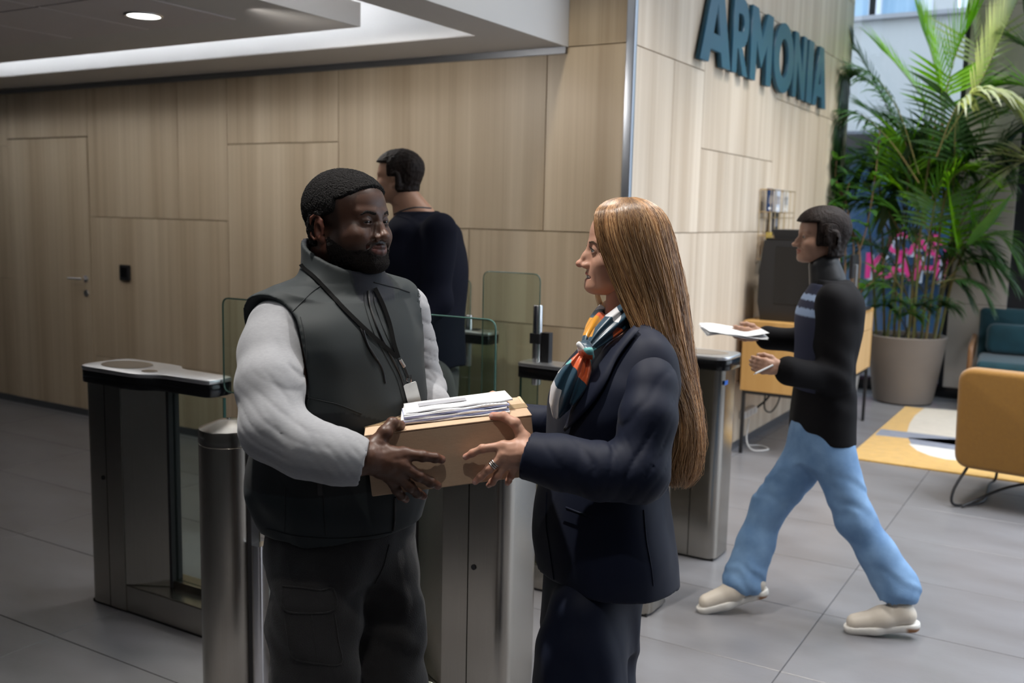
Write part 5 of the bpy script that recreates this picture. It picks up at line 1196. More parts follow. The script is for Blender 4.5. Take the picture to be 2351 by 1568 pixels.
# cargo pocket and seams on the trousers
tt_ = bvh(tr_o)
for nm_, pts in (('pocket_flap_edge', [(648, 1345), (700, 1350), (735, 1355), (765, 1352), (768, 1400), (700, 1408), (652, 1398), (648, 1345)]), ('pocket_edge', [(654, 1408), (660, 1455), (672, 1508), (720, 1522), (782, 1524), (776, 1470), (768, 1410)]), ('pocket_seam', [(716, 1412), (722, 1465), (730, 1520)]), ('fly_seam', [(893, 1250), (880, 1300), (860, 1340)]), ('side_seam', [(655, 1260), (660, 1300), (668, 1340)])):
    obj(nm_, draped(tt_, pts, .0020 if 'edge' in nm_ else .0012, lift_=.0005, sub=4), bpy.data.materials['charcoal_work_cotton'], **W)
# ---- the cardboard box
bx_e = empty('cardboard_box', tuple(float(v) for v in (FTL + bex * BWID / 2 + bey * BD_ / 2 - bez * BH)), 0, 'brown cardboard box held between the man and the woman', 'box')
bx_e.matrix_world = Matrix([[bex[0], bey[0], bez[0], bx_e.location.x], [bex[1], bey[1], bez[1], bx_e.location.y], [bex[2], bey[2], bez[2], bx_e.location.z], [0, 0, 0, 1]])
card = mat('corrugated_cardboard', (.56, .40, .27), .85, noise=.08, nscale=55, stretch=(1, 1, 4), bump=.12, bscale=220); card2 = mat('cardboard_edge', (.60, .45, .30), .9)
hw, hd = BWID / 2, BD_ / 2
obj('carton', box(-hw, hw, -hd, hd, 0, BH - .003, .0025, 2), card, bx_e)
obj('top_flap', box(-hw - .001, hw + .001, -hd - .001, -.002, BH - .003, BH, .0008, 1), card, bx_e); obj('top_flap', box(-hw - .001, hw + .001, .002, hd + .001, BH - .003, BH + .001, .0008, 1), card, bx_e)
obj('end_flap', box(hw - .004, hw + .003, .02, hd + .004, BH * .2, BH + .002, .001, 1), card2, bx_e)
obj('tape', box(-hw - .0015, hw + .0035, -.024, .024, BH + .0002, BH + .0012), mat('parcel_tape', (.42, .30, .17), .25, coat=.4), bx_e)
obj('tape_tail', box(-hw - .003, -hw - .0015, -.024, .024, BH - .04, BH + .001), bpy.data.materials['parcel_tape'], bx_e)
# ---- envelopes
env_w = mat('white_envelope', (.80, .81, .83), .6); env_b = mat('blue_lined_envelope', (.35, .40, .66), .6); greyp_ = mat('grey_window_print', (.45, .46, .50), .35); inkm = mat('black_ink', (.02, .02, .025), .5)
specs = [(-.094, .228, -.062, -3, 'w', 'lowest white envelope of the pile lying on the cardboard box'), (-.092, .222, -.060, 1, 'b', 'envelope with a blue lining in the pile, second from the bottom'), (-.095, .222, -.058, -1, 'w', 'white envelope with black print at its corner, in the middle of the pile'), (-.091, .222, -.055, 2, 'b', 'envelope with a bluish lining in the pile, fourth from the bottom'), (-.089, .218, -.052, 0, 'w', 'white envelope just under the topmost one, with small print marks'), (-.086, .226, -.040, 2.5, 'w', 'topmost white envelope with a long grey window, on the pile')]
zc = BH + .0015
for i, (x0, L_, y0, rot, kk, lab) in enumerate(specs):
    th = .0036
    e_ = empty('envelope', (0, 0, 0), 0, lab, 'envelope', 'envelopes piled on the cardboard box')
    Mx = bx_e.matrix_world @ Matrix.Translation((x0 + L_ / 2, y0 + .055, zc)) @ Matrix.Rotation(math.radians(rot), 4, 'Z'); e_.matrix_world = Mx
    bm = bmesh.new(); nx = 12; hw_, hd_ = L_ / 2, .055
    top = [[bm.verts.new((-hw_ + L_ * a / nx, -hd_ + 2 * hd_ * b, .0006 + th * .75 + .0011 * math.sin(a * 1.3 + i * 2) * (1 - b))) for a in range(nx + 1)] for b in (0, 1)]; bot = [[bm.verts.new((-hw_ + L_ * a / nx, -hd_ + 2 * hd_ * b, .0006 + .0006 * math.sin(a * 1.1 + i))) for a in range(nx + 1)] for b in (0, 1)]
    for a in range(nx):
        bm.faces.new((top[0][a], top[0][a + 1], top[1][a + 1], top[1][a])); bm.faces.new((bot[0][a], bot[1][a], bot[1][a + 1], bot[0][a + 1])); bm.faces.new((top[0][a], bot[0][a], bot[0][a + 1], top[0][a + 1])); bm.faces.new((top[1][a], top[1][a + 1], bot[1][a + 1], bot[1][a]))
    bm.faces.new((top[0][0], top[1][0], bot[1][0], bot[0][0])); bm.faces.new((top[0][nx], bot[0][nx], bot[1][nx], top[1][nx]))
    obj('paper', bm, env_w if kk == 'w' else env_b, e_)
    if kk == 'b': obj('flap', box(-hw_ + .001, hw_ - .004, -hd_ + .001, hd_ - .004, th + .0006, th + .0012), env_w, e_)
    if i == 5: obj('window', box(-hw_ + .03, .02, -.012, .026, th * .75 + .0018, th * .75 + .0022), greyp_, e_)
    if i in (2,): obj('print', box(-hw_ + .006, -hw_ + .018, -hd_ + .002, -hd_ + .009, th * .75 + .0020, th * .75 + .0024), inkm, e_)
    if i == 4:
        for q in range(6): obj('print', box(hw_ - .055 + q * .008, hw_ - .051 + q * .008, -hd_ + .003, -hd_ + .005, th * .75 + .0020, th * .75 + .0023), inkm, e_)
    zc += th + .0004
# ================================================================== WOMAN IN THE NAVY SUIT
wbp = DP(1395, 1000, 2.16)
wom = Person('person', (float(wbp[0]), float(wbp[1])), 'woman in a navy suit with long light brown hair and a colourful neck scarf')
SK2 = np.array([.52, .29, .205])
def woman_build():
    V = wom.V; R = head_frame(181, .8, 0); s = .955
    c = V(1437, 578, 2.15)
    S, q = build_head(c, R, s, dict(wide=.96, jaw=-.003, jawr=.88, cheek=.95, brow=.45, nosel=.98, nosew=.80, corn=.005, nocrease=1, fill=1.05, smile=1.0, bridge=.0015, upy=-.0025, loy=-.0030, lolip=.62, lips=.66, neck=.047, open=.0085, lid=.0031, lidz=.0004, chiny=.002))
    base = S.D.copy(); P, F = S.mesh(); P = relax(P, F, 1, .4); x, y, z = P.T
    C_ = np.tile(SK2, (len(P), 1))
    C_ = mixc(C_, (.60, .22, .15), sstep(.030, .010, np.linalg.norm((np.abs(P) - [.036, .076, -.030]) * [1, 1, 1.2], axis=1)) * .95)
    C_ = mixc(C_, (.56, .24, .17), sstep(.020, .008, np.linalg.norm(P - [0, .120, -.038], axis=1)) * .4)
    C_ = mixc(C_, (.46, .14, .12), np.maximum(sstep(.0058, .0042, dist_chain(P, q['up'])), sstep(.0090, .0066, dist_chain(P, q['lo']))))
    C_ = mixc(C_, (.10, .02, .02), (sstep(.0075, .0045, np.hypot((z + .0705) * 1.1, 0)) * (np.abs(x) < .024) * (y < .086) * (y > .06)))
    C_ = mixc(C_, (.20, .10, .07), sstep(.0165, .0130, np.hypot(np.abs(x) - .0315, (z - .001) * 1.5)) * (y > .06) * .55)
    C_ = mixc(C_, (.03, .02, .015), sstep(.0016, .0004, np.abs(np.hypot((np.abs(x) - .0318) / 1.45, z - .0004) - .0058)) * (z > -.002) * (y > .06) * 1.0)
    def W_(Q):
        Q = Q.copy(); Q[:, 2] = np.where(Q[:, 2] < -.010, -.010 + (Q[:, 2] + .010) * .80, Q[:, 2]); Q[:, 1] = np.where(Q[:, 1] > 0, Q[:, 1] * .92, Q[:, 1] * .84); return Q
    body_parts = [(to_view(W_(P), c, R, s), F, C_)]
    for sx in (-1, 1):
        Pe, Fe, Ce = eye_mesh(sx * .0315, q['ey'], q['er'], (0, 1, .02), (.06, .09, .09)); wom.add('eye', to_view(Pe * [1, 1, 1] - [0, q['ey'] * .08, 0], c, R, s), Fe, M['eye'], Ce * .9)
    # teeth
    bm = bmesh.new()
    for k in range(-5, 6):
        a = k * .0052; yy = .0965 - .45 * a * a / .024 - .004; e_ = bmesh.ops.create_uvsphere(bm, u_segments=10, v_segments=8, radius=1); 
        for v in e_['verts']: v.co = Vector((a + v.co.x * .0027, yy + v.co.y * .0030, -.0715 + v.co.z * .0058))
    bmesh.ops.recalc_face_normals(bm, faces=bm.faces)
    me = bpy.data.meshes.new('teeth'); bm.to_mesh(me); bm.free()
    for v in me.vertices: v.co = to_view(W_(np.array([v.co])), c, R, s)[0]
    te = obj('teeth', me, mat('teeth', (.78, .75, .70), .2, coat=.4), wom.e, smooth=60); te['kind'] = 'stuff'
    # lashes and brow
    nz = Rand3(650, 16, 3)
    def brow_t(Q):
        x, y, z = Q.T; a = np.abs(x); mid = .0190 + .0020 * sstep(.015, .033, a) - .0045 * sstep(.034, .052, a); w = .0022 * sstep(.054, .040, a) + .0004
        return -.004 + sstep(1.3, .7, np.abs(z - mid) / w) * sstep(.011, .015, a) * sstep(.053, .048, a) * (y > .05) * .0049
    bm_ = mat('brown_brow', (.10, .055, .030), .8, bump=.6, bscale=500)
    P2, F2 = sub_shell(S, base, brow_t, wom, 'b', bm_, .0002, None, None, nz, nz)
    for sx in (-1, 1): P3, F3, _ = cull(P2, F2, P2[:, 0] * sx > 0); wom.add('eyebrow', to_view(W_(P3), c, R, s), F3, bm_)
    for sx in (-1, 1):
        bm = bmesh.new()
        for k in range(15):
            t = -1 + 2 * k / 14; a0 = Vector((sx * (.0318 + .0105 * t), .0885 - .004 * abs(t) - .003 * max(t * 1, 0), .0046 * (1 - t * t) + .0004)); a1 = a0 + Vector((sx * .0035 * t, .0050, .0022)); a2 = a1 + Vector((sx * .002 * t, .0025, .0032))
            tube([a0, a1, a2], [.0004, .0003, .0001], 4, bm)
        me = bpy.data.meshes.new('lash'); bm.to_mesh(me); bm.free()
        for v in me.vertices: v.co = to_view(W_(np.array([v.co])), c, R, s)[0]
        lo_ = obj('eyelashes', me, M['blackm'], wom.e); lo_['kind'] = 'stuff'
    # hands
    JW = dict(wrist=V(1212, 1040, 1.985), fore=V(1245, 1052, 1.985),
        thumb=[V(1204, 1008, fd(1204, -.026)), V(1182, 971, fd(1182, -.024)), V(1157, 956, fd(1157, -.012)), V(1131, 955, fd(1131, .002))],
        index=[V(1157, 1024, fd(1157, -.030)), V(1108, 1030, fd(1106, -.026)), V(1085, 1040, fd(1085, -.016)), V(1069, 1049, fd(1064, -.008))],
        middle=[V(1155, 1045, fd(1155, -.034)), V(1123, 1076, fd(1121, -.028)), V(1104, 1094, fd(1104, -.017)), V(1091, 1106, fd(1086, -.008))],
        ring=[V(1166, 1059, fd(1167, -.031)), V(1143, 1091, fd(1142, -.022)), V(1130, 1107, fd(1130, -.008)), V(1122, 1114, fd(1121, .004))],
        little=[V(1182, 1070, fd(1183, -.024)), V(1173, 1093, fd(1172, -.016)), V(1168, 1103, fd(1168, -.006)), V(1165, 1110, fd(1165, .004))])
    tc = np.array([.62, .27, .21])
    hL = hand(wom, JW, None, SK2 * 1.02, wr=.024, nail=(.66, .42, .36), tipc=tc, sc=.84)
    JR = mirror_pts(wom, JW, (.0, .0, .004)); hR = hand(wom, JR, None, SK2 * 1.02, wr=.024, nail=(.66, .42, .36), tipc=tc, sc=.84, res=.0024)
    # finger rings on the middle finger
    a_, b_ = JW['middle'][0], JW['middle'][1]; dr = (b_ - a_) / np.linalg.norm(b_ - a_)
    silver = mat('silver_ring', (.72, .71, .68), .22, 1.0); blue_ = mat('blue_stone', (.05, .08, .4), .15)
    for k, t in enumerate((.56, .66, .76)):
        cc = a_ + (b_ - a_) * t; u_ = np.cross(dr, [0, 0, 1.0]); u_ /= np.linalg.norm(u_); v_ = np.cross(dr, u_)
        rg = obj('finger_ring', tube([cc + (u_ * math.cos(x_) + v_ * math.sin(x_)) * .0098 for x_ in [2 * PI * i / 24 for i in range(24)]], .0015, 8, closed=True), silver, wom.e, smooth=60)
    # inner body
    cx0, cy0 = V(1395, 900, 2.16)[:2]
    B = Sdf((cx0 - .40, cy0 - .40, -.02), (cx0 + .36, cy0 + .36, 1.56), .012)
    B.cap(V(1440, 660, 2.15), V(1445, 760, 2.15), .046, .055, .02)
    B.loft([(.92, cx0, cy0, .12, .08, 105), (1.08, cx0, cy0, .12, .09, 105), (1.25, cx0 + .01, cy0, .145, .105, 105), (1.33, cx0 + .03, cy0, .11, .06, 105), (1.40, cx0 + .04, cy0, .05, .045, 105)], .03)
    sl, el, wl = V(1482, 820, 2.03), V(1462, 1085, 1.955), V(1222, 1045, 1.985); sr_, er_, wr_ = V(1425, 800, 2.32), V(1370, 1010, 2.40), np.array(JR['wrist'])
    B.chain([sl + [-.02, .04, -.01], el, wl], [.026, .030, .024], .01); B.chain([sr_ + [0, -.04, -.01], er_, wr_], [.026, .030, .024], .01)
    hL_, hR_ = V(1335, 1440, 2.09), V(1350, 1440, 2.22); 
    for h_ in (hL_, hR_): B.chain([h_, h_ + [0, 0, -.32], np.array([h_[0], h_[1], .09])], [.045, .042, .034], .02)
    Pb, Fb = B.mesh(); body_parts += [hL, hR, (Pb, Fb, np.tile(SK2, (len(Pb), 1)))]
    P, F, C_ = merge(body_parts); wom.add('body', P, F, M['skin_light'], C_)
    # ---- jacket: torso, sleeves, lapels
    J = Sdf((cx0 - .30, cy0 - .34, .80), (cx0 + .30, cy0 + .36, 1.56), .0045)
    lf = lambda px, py, D: V(px, py, D)
    def row(zv, pxl, pxr, A): # silhouette pixels at D 2.16 -> centre and front/back half depth
        zc_ = zv; py_ = 490 + (1.65 - zv) * 2262 / 2.16; l, r_ = V(pxl, py_, 2.16), V(pxr, py_, 2.16); return (zv, (l[0] + r_[0]) / 2, cy0, A, (r_[0] - l[0]) / 2, 105)
    J.loft([row(.865, 1240, 1544, .215), row(.93, 1234, 1540, .212), row(1.02, 1240, 1528, .195), row(1.10, 1256, 1520, .175), row(1.18, 1264, 1526, .175), row(1.26, 1275, 1540, .190), row(1.31, 1302, 1538, .185), row(1.355, 1340, 1520, .155), row(1.39, 1380, 1500, .11), row(1.42, 1405, 1482, .07)], .0)
    J.cap(V(1450, 757, 2.15), V(1482, 828, 2.050), .041, .050, .04); J.cap(V(1446, 757, 2.17), V(1430, 818, 2.30), .040, .046, .04)
    nj = Rand3(16, 8, 31); nk = Rand3(40, 8, 32)
    J.disp(lambda P: -.0028 * nj(P) - .0010 * nk(P))
    # open V neck
    J.chain([V(1440, 700, 2.12), V(1372, 770, 2.04), V(1330, 850, 2.00)], [.055, .040, .022], .004, 's')
    # hem rounded front corner and vent
    P, F = J.mesh(); P = relax(P, F, 2, .4)
    navy = mat('navy_suiting', (.0050, .0085, .024), .62, noise=.12, nscale=300, bump=.03, bscale=800, sheen=.04, spec=.25)
    jk = wom.add('jacket', P, F, navy)
    G = Sdf(np.minimum.reduce([sl, el, wl, sr_, er_, wr_]) - .12, np.maximum.reduce([sl, el, wl, sr_, er_, wr_]) + .12, .0042)
    A = [V(1490, 838, 2.04), V(1493, 890, 2.01), V(1488, 960, 1.975), V(1466, 1085, 1.955), V(1380, 1082, 1.955), V(1290, 1062, 1.965), V(1203, 1044, 1.985)]
    G.chain(A, [.049, .053, .056, .059, .056, .053, .049], .022)
    G.chain([V(1430, 800, 2.30), V(1385, 930, 2.37), V(1330, 985, 2.36), wr_ + (er_ - wr_) * .05], [.056, .052, .050, .046], .022)
    ng = Rand3(22, 8, 41)
    def gw(P):
        q_ = P - V(1440, 1045, 1.94); near = np.exp(-((np.linalg.norm(q_, axis=1) / .085) ** 2)); d = .0095 * near * fold(q_ @ np.array([-1.0, -.2, .55]) * 115 + 1.2 * ng(P))
        u = P - V(1360, 1060, 1.93); d += .0070 * np.exp(-((np.linalg.norm(u, axis=1) / .08) ** 2)) * fold(u @ np.array([1.0, .1, .6]) * 90 + 1.4 * ng(P)); v = P - V(1490, 900, 1.98); d += .0050 * np.exp(-((np.linalg.norm(v, axis=1) / .10) ** 2)) * fold(v @ np.array([.7, 0, -.6]) * 80 + 1.4 * ng(P)); return d
    G.disp(gw)
    c0 = V(1209, 1046, 1.985); dn = c0 - A[-2]; dn /= np.linalg.norm(dn)
    G.cap(c0 - dn * .03, c0 + dn * .05, .0435, .0455, .002, 's')
    X, Y, Z = G.ax[0][:, None, None], G.ax[1][None, :, None], G.ax[2][None, None, :]; dn2 = dn.copy(); dn2[2] += .12; dn2 /= np.linalg.norm(dn2)
    pl = (X - c0[0]) * dn2[0] + (Y - c0[1]) * dn2[1] + (Z - c0[2]) * dn2[2]; G.D = np.where(Y > c0[1] + .14, G.D, np.maximum(G.D, pl)).astype(f32)
    c1 = wr_ + (er_ - wr_) * .03; d1_ = wr_ - er_; d1_ /= np.linalg.norm(d1_); pl = (X - c1[0]) * d1_[0] + (Y - c1[1]) * d1_[1] + (Z - c1[2]) * d1_[2]; G.D = np.where(Y > c0[1] + .14, np.maximum(G.D, pl), G.D).astype(f32)
    P, F = G.mesh(); P = relax(P, F, 2, .4); wom.add('jacket_sleeves', P, F, navy)
    # ---- trousers
    T = Sdf((cx0 - .26, cy0 - .30, .0), (cx0 + .26, cy0 + .30, .98), .0075)
    T.loft([(.70, cx0 - .03, cy0, .155, .098, 105), (.82, cx0 - .022, cy0, .155, .104, 105), (.90, cx0 - .012, cy0, .15, .106, 105), (.96, cx0 - .005, cy0, .14, .10, 105)], 0)
    for D_, x_ in ((2.09, 1338), (2.23, 1362)):
        k_ = V(x_, 1410, D_); T.chain([k_, V(x_ - 3, 1490, D_), V(x_ - 6, 1600, D_), np.array([V(x_ - 6, 1600, D_)[0], k_[1], .30]), np.array([V(x_ - 6, 1600, D_)[0], k_[1], .04])], [.080, .088, .096, .104, .112], .035)
    T.disp(lambda P: -.0035 * nj(P) - .006 * np.maximum(np.sin((P @ np.array([.9, .3, .28])) * 55 + nj(P)), 0) * sstep(.86, .70, P[:, 2]))
    P, F = T.mesh(); P = relax(P, F, 2, .4); wt = wom.add('trousers', P, F, navy)
    for D_ in (2.09, 2.23):
        k_ = V(1345, 1345, D_); Z_ = Sdf((k_[0] - .24, k_[1] - .07, -.004), (k_[0] + .10, k_[1] + .07, .12), .005); Z_.cap((k_[0] + .03, k_[1], .045), (k_[0] - .18, k_[1], .022), .036, .028, .02); Z_.plane((0, 0, .001), (0, 0, -1)); Pz, Fz = Z_.mesh(); wom.add('shoe', Pz, Fz, bpy.data.materials['black_leather'])
    return jk, wt, A, c, R, s, S, base
jk_o, wt_o, womA, wc, wR, wsc, wS, wbase = woman_build()
# ---- hair: a mass and many strands running from the parting down the back
HR = [ # py, px front, px back, near D, centre D, far D
 (453, 1418, 1460, 2.120, 2.15, 2.18), (462, 1390, 1490, 2.090, 2.15, 2.21), (482, 1368, 1519, 2.066, 2.15, 2.234), (510, 1364, 1537, 2.054, 2.15, 2.246), (550, 1370, 1548, 2.050, 2.15, 2.25), (600, 1387, 1560, 2.052, 2.15, 2.248), (660, 1411, 1573, 2.056, 2.15, 2.242),
 (720, 1438, 1581, 2.058, 2.155, 2.235), (790, 1473, 1588, 2.056, 2.16, 2.24), (870, 1515, 1596, 2.070, 2.165, 2.24), (950, 1546, 1608, 2.085, 2.17, 2.24), (1020, 1545, 1611, 2.09, 2.17, 2.24), (1080, 1530, 1600, 2.10, 2.17, 2.24), (1112, 1540, 1575, 2.12, 2.17, 2.22)]
HR_a = np.array(HR, float)
def hair_pt(v, th, k=1.0):
    """v 0..1 root to tip ; th 0 (near front) .. pi (far front), pi/2 = back ; k scales about the centre"""
    f = min(v, .99999) * (len(HR) - 1); i_ = int(f); t = f - i_; g_ = lambda q: HR_a[min(max(q, 0), len(HR) - 1)]
    a_, b_, c2_, d_ = g_(i_ - 1), g_(i_), g_(i_ + 1), g_(i_ + 2); r = .5 * (2 * b_ + (c2_ - a_) * t + (2 * a_ - 5 * b_ + 4 * c2_ - d_) * t * t + (3 * b_ - a_ - 3 * c2_ + d_) * t ** 3); py, xf, xb, dn_, dc, df = r
    s_, c_ = math.sin(th), math.cos(th); xm_ = xf + (xb - xf) * .42
    px = xf + (xb - xf) * s_ ** 1.25; ca = abs(c_) ** .6; D = dc - (dc - dn_) * ca if c_ > 0 else dc + (df - dc) * ca
    bulge = 1 - .35 * (1 - s_) * (v < .62)
    px = xm_ + (px - xm_) * k; D = dc + (D - dc) * k; return DP(px, py, D)
HPATH = []
def hair_build():
    V = wom.V; na, nb_ = 56, 60; lm = VB
    verts = []; faces = []
    ks = [(.985)]
    for i in range(nb_ + 1):
        v = i / nb_
        for j in range(na + 1):
            th = PI * j / na; verts.append(VB @ (hair_pt(v, th, .97) - wom.o))
    n1 = na + 1
    for i in range(nb_):
        for j in range(na): faces.append((i * n1 + j, i * n1 + j + 1, (i + 1) * n1 + j + 1, (i + 1) * n1 + j))
    off = len(verts)
    for i in range(nb_ + 1):
        v = i / nb_
        for j in range(na + 1): th = PI * j / na; verts.append(VB @ (hair_pt(v, th, .78 if v > .5 else .90) - wom.o))
    for i in range(nb_):
        for j in range(na): faces.append((off + i * n1 + j, off + (i + 1) * n1 + j, off + (i + 1) * n1 + j + 1, off + i * n1 + j + 1))
    for i in range(nb_):
        for j in (0, na): a, b = i * n1 + j, (i + 1) * n1 + j; faces.append((a, b, off + b, off + a) if j == 0 else (b, a, off + a, off + b))
    for j in range(na):
        for i in (0, nb_): a, b = i * n1 + j, i * n1 + j + 1; faces.append((b, a, off + a, off + b) if i == 0 else (a, b, off + b, off + a))
    C_ = np.tile([.20, .115, .058], (len(verts), 1))
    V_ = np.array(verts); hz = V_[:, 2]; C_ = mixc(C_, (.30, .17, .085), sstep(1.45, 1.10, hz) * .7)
    hm = mat('brown_hair', (.2, .1, .05), .45, vcol=True, noise=.35, nscale=30, stretch=(6, 6, .35), bump=.5, bscale=60)
    me = bpy.data.meshes.new('hair'); me.from_pydata([tuple(v) for v in V_], [], faces); me.update(); at = me.color_attributes.new('Col', 'FLOAT_COLOR', 'POINT'); cc = np.ones((len(V_), 4), f32); cc[:, :3] = C_; at.data.foreach_set('color', cc.ravel())
    bm = bmesh.new(); bm.from_mesh(me); bmesh.ops.recalc_face_normals(bm, faces=bm.faces); bm.to_mesh(me); bm.free()
    hair = obj('hair', me, hm, wom.e, smooth=0)
    # strands
    rs = np.random.RandomState(5); Vs = []; Fs = []; Cs = []; nst = 5200; ns = 22; base = 0
    tones = np.array([[.36, .21, .11], [.22, .12, .06], [.11, .055, .027], [.46, .29, .16], [.30, .16, .075], [.17, .085, .04]])
    for k in range(nst):
        near = rs.rand() < .80; th = (rs.rand() ** .9) * PI * .5 if near else PI * (.5 + .5 * rs.rand())
        v1 = min(1, .93 + .09 * rs.rand()) - (.25 * rs.rand() if rs.rand() < .12 else 0); wob = rs.randn(3) * .0022; fr = rs.rand() * 6; kk = .975 + .035 * rs.rand(); v0 = .0 + .04 * rs.rand()
        dth = rs.randn() * .045; loose = rs.rand() < .05; amp = .010 if loose else .0022
        tn = tones[rs.randint(6)]; r0 = .00055 if loose else .00075
        clump = .5 + .5 * math.sin(th * 17 + 3 * math.sin(th * 5)); tn = tn * (.80 + .75 * clump) * np.array([.90, .88, .80])
        pts = []
        for i in range(ns):
            t = i / (ns - 1); v = v0 + (v1 - v0) * t; w_ = t * t
            th_ = min(PI, max(0, th + dth * t * 2 + .05 * math.sin(v * 9 + fr) * t * .6)); p = VB @ (hair_pt(v, th_, kk + (.05 if loose else .008) * t * math.sin(v * 7 + fr)) - wom.o) + wob * w_ * 2.0
            p = p + np.array([math.sin(v * 23 + fr), math.cos(v * 19 + fr), 0]) * amp * t
            if loose: p = p + np.array([rs.randn() * .003, rs.randn() * .003, 0]) * t
            pts.append(p)
        pts = np.array(pts); tg = np.gradient(pts, axis=0); tg /= np.linalg.norm(tg, axis=1)[:, None] + 1e-9
        u = np.cross(tg, [0.0, 1.0, .1]); u /= np.linalg.norm(u, axis=1)[:, None] + 1e-9; w = np.cross(tg, u)
        rr = r0 * (1 - .7 * np.linspace(0, 1, ns) ** 3)[:, None]
        for a in (0, 2.094, 4.189): Vs.append(pts + (u * math.cos(a) + w * math.sin(a)) * rr)
        idx = np.arange(ns - 1)
        for a in range(3):
            b = (a + 1) % 3; Fs.append(np.stack([base + a * ns + idx, base + b * ns + idx, base + b * ns + idx + 1, base + a * ns + idx + 1], 1))
        gold = np.linspace(0, 1, ns)[:, None]; cl = tn * (1 + .45 * gold) + np.array([.05, .022, .004]) * gold
        for a in range(3): Cs.append(cl)
        base += 3 * ns
    hs = mat('hair_strands', (.3, .18, .09), .32, vcol=True, spec=.6)
    st = obj('hair_strands', fill_mesh('hair_strands', np.concatenate(Vs), np.concatenate(Fs), np.concatenate(Cs)), hs, hair); st['kind'] = 'stuff'
    # thin lock on the far side of the neck
    bm = bmesh.new()
    for k in range(26):
        o_ = rs.randn(3) * .003; P = cat([DP(1385, 600, 2.22), DP(1372, 660, 2.22), DP(1380, 700, 2.21), DP(1402, 745, 2.21)], 5); tube([Vector(p) + Vector(o_) * (.4 + i / 15) for i, p in enumerate(P)], .0009, 4, bm)
    lk = obj('side_lock', bm, mat('lock_brown', (.26, .14, .07), .4), hair, world=True); lk['kind'] = 'stuff'
    return hair
hair_o = hair_build()
# ---- scarf: a band round the neck, a knot and a hanging tail
def scarf_mat():
    m, nt, b = nm('printed_silk_scarf'); L = nt.links.new; tc = N(nt, 'ShaderNodeTexCoord'); mp = N(nt, 'ShaderNodeMapping', Scale=(1.3, 1, 1)); mp.inputs['Rotation'].default_value = (.4, .3, .5)
    no = N(nt, 'ShaderNodeTexNoise', Scale=9.0); ad = N(nt, 'ShaderNodeVectorMath', _operation='MULTIPLY_ADD'); ad.inputs[1].default_value = (.06, .06, .06); L(tc.outputs['Object'], mp.inputs[0]); L(mp.outputs[0], no.inputs['Vector']); L(no.outputs['Color'], ad.inputs[0]); L(mp.outputs[0], ad.inputs[2])
    vo = N(nt, 'ShaderNodeTexVoronoi', Scale=19.0); L(ad.outputs[0], vo.inputs['Vector']); sp = N(nt, 'ShaderNodeSeparateColor'); L(vo.outputs['Color'], sp.inputs[0])
    cr = N(nt, 'ShaderNodeValToRGB'); cr.color_ramp.interpolation = 'CONSTANT'; e = cr.color_ramp.elements; cols = [(0, (.012, .055, .095)), (.27, (.72, .72, .74)), (.48, (.74, .32, .01)), (.63, (.20, .60, .60)), (.80, (.80, .80, .80)), (.90, (.78, .13, .03))]
    e[0].position = 0; e[0].color = (*cols[0][1], 1); e[1].position = cols[1][0]; e[1].color = (*cols[1][1], 1)
    for p_, c_ in cols[2:]: q = e.new(p_); q.color = (*c_, 1)
    L(sp.outputs[0], cr.inputs[0]); L(cr.outputs[0], b.inputs['Base Color']); b.inputs['Roughness'].default_value = .35; b.inputs['Sheen Weight'].default_value = .3; return m
def ribbon(V, P_, widths, folds, name, parent, m, nf=3.0, phase=0.0, ncol=22, sub=8, twist=0.0):
    """folded cloth band along a path; widths and fold depths in metres"""
    Q = np.array([V(*p) for p in P_]); Q = np.array([tuple(v) for v in cat([tuple(q) for q in Q], sub)]); n = len(Q); w_ = np.interp(np.linspace(0, 1, n), np.linspace(0, 1, len(widths)), widths); f_ = np.interp(np.linspace(0, 1, n), np.linspace(0, 1, len(folds)), folds)
    T_ = np.gradient(Q, axis=0); T_ /= np.linalg.norm(T_, axis=1)[:, None]; vs = []; fs = []
    for i in range(n):
        t = T_[i]; o = np.array([0, -1.0, .0]); o -= (o @ t) * t; o /= np.linalg.norm(o); sd = np.cross(t, o)
        for k in range(ncol + 1):
            u = -1 + 2 * k / ncol; vs.append(Q[i] + sd * w_[i] * .5 * u + o * (f_[i] * math.cos(u * PI * nf + phase + 1.2 * i / n) - .35 * w_[i] * u * u))
    for i in range(n - 1):
        for k in range(ncol): a = i * (ncol + 1) + k; fs.append((a, a + 1, a + ncol + 2, a + ncol + 1))
    o_ = obj(name, (vs, fs), m, parent, smooth=0); md = o_.modifiers.new('t', 'SOLIDIFY'); md.thickness = .0016; return o_
